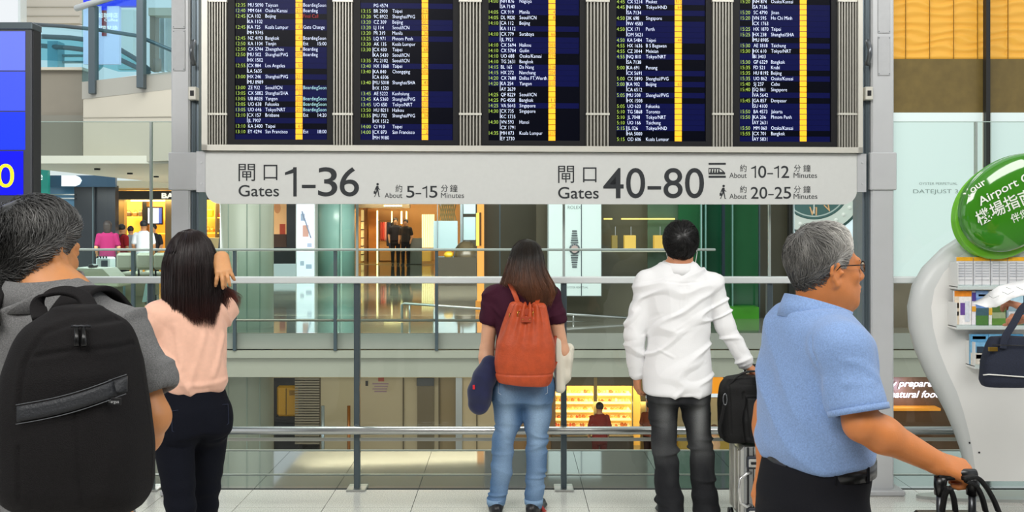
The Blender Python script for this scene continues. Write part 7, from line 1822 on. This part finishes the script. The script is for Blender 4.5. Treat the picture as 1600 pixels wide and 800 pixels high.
def slant(s, x0, y0, length, hgt, ang, curve=0, res=4, wt=.01):
    prep_text([(s, res, wt)]); V, Fc, w = TXT[(s, res, wt)]; k = length/w; b1 = V[:, 1].max(); b0 = min(0, V[:, 1].min()); kv = hgt/b1; A_ = math.radians(ang); out = []
    for a, b in V: u, v = a*k, b*kv+curve*math.sin(math.pi*min(1, a*k/length)); px_, py_ = x0+u*math.cos(A_)-v*math.sin(A_), y0-u*math.sin(A_)-v*math.cos(A_); d_ = dome_y(px_, py_); out.append(P(px_, py_, d_))
    o = MB().add(out, Fc).build('lettering', M_wt, es2); o['kind'] = 'stuff'
slant('Your', 1511, 312, 40, 11, 38, 3); slant('Airport Guide', 1532, 322, 128, 13, 25, 4); slant('機場指南', 1530, 352, 96, 21, 24, 3); slant('伴您同遊', 1582, 348, 60, 13, 22)

# ---- person at the right edge (only the hand, map and bag are in the picture)
d6 = 4.75
f6 = Fig(X(1700, d6), d6, 30, 'person at the right frame edge reading a white map, only the hand in view')
def l6(px, py, dd=d6): return f6.loc(px, py, dd)
hc6 = V3(0, .03, 1.50); F = Field((-.75, -.5, -.02), (.5, .8, 1.66), .0058)
head(F, hc6, rot('X', -12), .93); F.put(p_cone(hc6+V3(0, -.02, -.05), V3(0, 0, 1.33), .047, .055), .03); F.put(p_cone(V3(0, 0, 1.32), V3(0, 0, .9), .09, .09, (V3(0, 1, 0), .7)), .04)
W6, E6 = l6(1607, 484, d6+.05), l6(1650, 530, d6+.02)
arm(F, (-.165, 0, 1.28), E6, W6, (.045, .038, .026)); hand(F, W6, l6(1580, 474, d6+.10)-W6, l6(1590, 455, d6)-l6(1590, 480, d6), -1, (30, 50, 30), .98, thumb=(.8, .4, .3)); arm(F, (.165, 0, 1.28), (.22, .12, 1.08), (.05, .34, 1.14), (.045, .038, .026)); hand(F, (.05, .34, 1.14), (-.8, .6, .2), (.2, .2, .9), 1, (50, 50, 30), .98)
for s in (-1, 1): F.put(p_cone((0, 0, 1.33), (s*.165, 0, 1.28), .05, .046), .03); chain(F, [(s*.08, 0, .86), (s*.09, .02, .46), (s*.09, 0, .07)], [.07, .045, .034], .03)
f6.part('body', F, M_skin('#d89270', 'skin_pink')); eyes(f6, hc6, rot('X', -12), .93)
F = Field((-.4, -.3, .8), (.4, .4, 1.42), .009); F.put(p_loft((0, 0, .84), (0, 0, 1.37), (1, 0, 0), [(0, 0, 0, .16, .12), (.5, 0, 0, .15, .115), (.85, 0, 0, .17, .10), (1, 0, 0, .085, .07)], 2.3), .02)
for s, E_ in ((-1, E6), (1, V3(.22, .12, 1.08))): S_ = V3(s*.165, 0, 1.28); F.put(p_cone(S_, S_+(E_-S_)*.7, .06, .058), .03)
f6.part('shirt', F, cloth('plain_blue_cloth', '#5b6f8e'))
F = Field((-.25, -.2, 0), (.25, .2, .92), .01); F.put(p_loft((0, 0, .72), (0, 0, .88), (1, 0, 0), [(0, 0, 0, .165, .12), (1, 0, 0, .15, .11)]), .03)
for s in (-1, 1): chain(F, [(s*.08, 0, .8), (s*.09, .02, .46), (s*.09, 0, .05)], [.09, .07, .055], .03)
f6.part('trousers', F, M_slk); F = Field((-.2, -.15, -.01), (.2, .3, .14), .01)
for s in (-1, 1): shoe(F, (s*.09, 0, .07), (0, 1, 0), .9)
f6.part('shoes', F, mat('brown_shoe', '#4a3226', .5)); short_hair(f6, hc6, rot('X', -12), c4f, 1200, .05, .015, s=.93, seed=4)
# map
mp = empty('paper_map', P(1585, 470, d6), 'white folded paper map held at the right edge above the navy bag', 'map')
V = []; nx = 14
top = [(1519, 473), (1535, 465), (1548, 455), (1560, 447), (1575, 443), (1590, 439), (1612, 436)]; bot = [(1519, 473), (1540, 480), (1556, 480), (1568, 474), (1582, 466), (1596, 462), (1612, 460)]
for i in range(7):
    for j in range(4):
        t = j/3; V.append(P(top[i][0]+(bot[i][0]-top[i][0])*t, top[i][1]+(bot[i][1]-top[i][1])*t, d6-.04+.05*math.sin(i*1.7)+.08*(1-t)))
mo = MB().add(V, [(i*4+j, i*4+j+1, (i+1)*4+j+1, (i+1)*4+j) for i in range(6) for j in range(3)]).build('sheet', mat('map_white', '#f4f4f4', .6), mp, True)
sm = mo.modifiers.new('thickness', 'SOLIDIFY'); sm.thickness = .002
for a in ([(1545, 462), (1552, 466), (1561, 462)], [(1566, 456), (1575, 460), (1584, 455)], [(1572, 449), (1580, 452)], [(1588, 448), (1598, 453)]):
    MB().tube([P(x, y, d6-.062) for x, y in a], .0012, 5).build('printed_line', mat('map_line', '#9a9c9a', .6), mp)
# navy bag on the arm
d9 = d6-.1
nb = empty('hand_bag', P(1575, 605, d9), 'navy canvas bag with white piping hanging at the right edge before the kiosk', 'bag')
F = Field(np.array(P(1525, 612, d9))-V3(0, .12, 0), np.array(P(1700, 518, d9))+V3(0, .14, 0), .0045)
F.put(p_loft(P(1614, 604, d9), P(1614, 526, d9), (1, 0, 0), [(0, 0, 0, .250, .05), (.12, 0, 0, .262, .062), (.5, 0, 0, .255, .06), (.85, 0, 0, .232, .045), (1, 0, 0, .215, .03)], 4), .01)
V, Q = F.mesh(); N = normals(V, Q); V = V+N*(vnoise(V*10, 2)*.004)[:, None]; mesh_obj('bag_body', V, Q, mat('navy_canvas', '#1c2233', .85, noise=.2, nscale=150, bump=.2, bscale=300), nb, True)
MB().tube([P(1536, 586, d9-.052), P(1545, 585, d9-.064), P(1600, 589, d9-.068), P(1690, 592, d9-.06)], .0032, 6).build('piping', mat('piping_white', '#e9e9e4', .6), nb, True)
MB().box(P(1545.5, 549, d9-.062), (X(1549, d9), d9-.05, Z(540, d9)), .001).build('zip_puller', mat('brass', '#c9a24a', .3, 1), nb)
MB().tube([P(1550, 539, d9-.055), P(1600, 540, d9-.06), P(1690, 540, d9-.055)], .0028, 6).build('zip', mat('rubber_black', '#0c0c0d', .3), nb, True)
strap([P(1567, 545, d9-.055), P(1570, 528, d9-.05), P(1584, 505, d9-.02), P(1600, 478, d9+.05), P(1620, 470, d9+.1), P(1645, 500, d9+.1), P(1660, 545, d9-.04)], .034, .007, 'bag_strap', mat('navy_canvas', '#1c2233', .85), nb, WDF, (1, 0, .3))

# ---- people on the far gallery and lower level
def far_person(px, py_top, d, h, yaw, label, top, bot, hair, z=0.0, skin='#c99068', sit=False, hat=None, female=False, pack=None, seed=1):
    f = Fig(X(px, d), d, yaw, label, z, h/1.7); hc = V3(0, .02, 1.56); F = Field((-.34, -.25, -.02), (.34, .32, 1.76), .014)
    head(F, hc, I3, 1.0, ears=False); F.put(p_cone(hc+V3(0, 0, -.05), V3(0, 0, 1.38), .055, .06), .03); F.put(p_cone(V3(0, 0, 1.36), V3(0, 0, .95), .1, .1, (V3(0, 1, 0), .7)), .04)
    for s in (-1, 1):
        arm(F, (s*.175, 0, 1.34), (s*.24, -.02, 1.08), (s*.22, .12, .88), (.045, .038, .028)); F.put(p_cone((0, 0, 1.38), (s*.17, 0, 1.34), .05, .05), .03); F.put(p_cone((s*.22, .12, .88), (s*.21, .16, .80), .035, .025), .02); chain(F, [(s*.09, 0, .88), (s*.1, .02, .48), (s*.1, 0, .06)], [.08, .055, .04], .03)
    f.part('body', F, M_skin(skin, 'skin_'+skin[1:]))
    F = Field((-.34, -.25, .82), (.34, .28, 1.48), .014); F.put(p_loft((0, 0, .86), (0, 0, 1.43), (1, 0, 0), [(0, 0, 0, .18, .13), (.5, 0, 0, .165, .12), (.85, 0, 0, .185, .11), (1, 0, 0, .09, .08)], 2.3), .02)
    for s in (-1, 1): F.put(p_cone((s*.175, 0, 1.34), (s*.22, -.015, 1.15), .065, .062), .03)
    f.part('top', F, cloth('cloth_'+top[1:], top), lambda V, N: ridge(V, (6, 6, 4), seed)*.006)
    F = Field((-.28, -.2, 0), (.28, .3, .94), .016); F.put(p_loft((0, 0, .74), (0, 0, .90), (1, 0, 0), [(0, 0, 0, .17, .125), (1, 0, 0, .16, .115)]), .03)
    for s in (-1, 1): chain(F, [(s*.09, 0, .84), (s*.1, .02, .46), (s*.1, 0, .05)], [.095, .07, .055], .03)
    f.part('trousers', F, cloth('cloth_'+bot[1:], bot)); F = Field((-.2, -.15, -.01), (.2, .3, .14), .014)
    for s in (-1, 1): shoe(F, (s*.1, 0, .07), (0, 1, 0))
    f.part('shoes', F, mat('black_shoe', '#17171a', .4))
    F = Field((-.16, -.2, 1.3), (.16, .2, 1.78), .012); F.put(p_ell(hc+V3(0, -.02, .045), (.09, .108, .098)), .01)
    if female: F.put(p_loft((0, -.05, 1.40), (0, -.03, 1.62), (1, 0, 0), [(0, 0, 0, .07, .05), (.5, 0, 0, .09, .075), (1, 0, 0, .09, .09)]), .02)
    F.put(p_ell(hc+V3(0, .09, -.02), (.085, .06, .085)), .01, True)
    f.part('cap' if hat else 'hair', F, mat('hair_'+hair[1:], hair, .5))
    if hat: f.mb(MB().sphere(hc+V3(0, .11, .045), (.07, .07, .012), 14, 6), 'cap_brim', mat('hair_'+hair[1:], hair, .5))
    if pack:
        r = empty('backpack', tuple(f.w(V3(0, -.2, 1.05))), pack[1], 'backpack'); F = Field((-.2, -.36, .88), (.2, -.05, 1.42), .014); F.put(p_loft((0, -.2, .94), (0, -.19, 1.34), (1, 0, 0), [(0, 0, 0, .13, .07), (.5, 0, 0, .14, .09), (1, 0, 0, .10, .05)], 3), .02)
        V, Q = F.mesh(); mesh_obj('pack_body', f.w(V), Q, mat('pack_'+pack[0][1:], pack[0], .7), r, True)
        for s in (-1, 1): strap([(s*.08, -.15, 1.33), (s*.09, -.05, 1.43), (s*.09, .08, 1.38), (s*.11, .12, 1.2)], .05, .012, 'shoulder_strap', mat('pack_strap_'+pack[0][1:], '#1a1c24', .7), r, f)
    return f
far_person(168, 343, 21.3, 1.69, 20, 'woman in a magenta top standing left of the lounge seats on the gallery', '#8c2254', '#2a2430', '#2a211e', female=True, seed=2)
far_person(190, 346, 23.4, 1.60, -30, 'person in a red top with a small backpack between the magenta and white figures', '#a8242c', '#23242c', '#1b1816', pack=('#28304e', 'dark blue backpack worn by the person in red on the gallery'), seed=3)
far_person(204, 350, 24.5, 1.55, 10, 'small figure in grey behind the person in red', '#8a8f98', '#2c2c30', '#191614', seed=4)
far_person(224.5, 341, 23, 1.70, 15, 'man in a white shirt and dark cap on the gallery', '#eef0f6', '#d8d2c6', '#1d1e24', hat=True, seed=5)
far_person(240, 347, 25, 1.6, 170, 'dark-clothed person facing us beside the bag shop screen', '#2c2a2e', '#202024', '#1a1614', seed=6)
far_person(348, 352, 25.6, 1.5, -60, 'person half hidden by the round column near the cream counter', '#4a5568', '#b8283a', '#1c1716', female=True, seed=7)
far_person(618, 337, 35.6, 1.80, 185, 'dark dressed mannequin-like figure standing in the boutique', '#22222a', '#24201f', '#2a201c', skin='#a87c58', seed=8)
far_person(634, 345, 35.2, 1.75, 170, 'second figure in dark clothes and white shoes in the boutique', '#3a3430', '#1f1d1e', '#1f1a18', seed=9)
far_person(937, 625, 20.85, 1.66, 10, 'person in a dark red uniform seen from behind at the bakery counter', '#8a2a20', '#5c1e18', '#191412', z=-4.05, seed=10)
far_person(1016, 620, 21.2, 1.62, -40, 'person in brown behind the left leg of the man in white', '#8a4a34', '#3a2a28', '#201816', z=-4.05, seed=11)
far_person(1116, 655, 19.5, 1.45, 60, 'person in a peach top on the lower level beside the black bag', '#e6bd98', '#6a5a48', '#6b4a34', z=-4.05, skin='#d9a37c', seed=12)
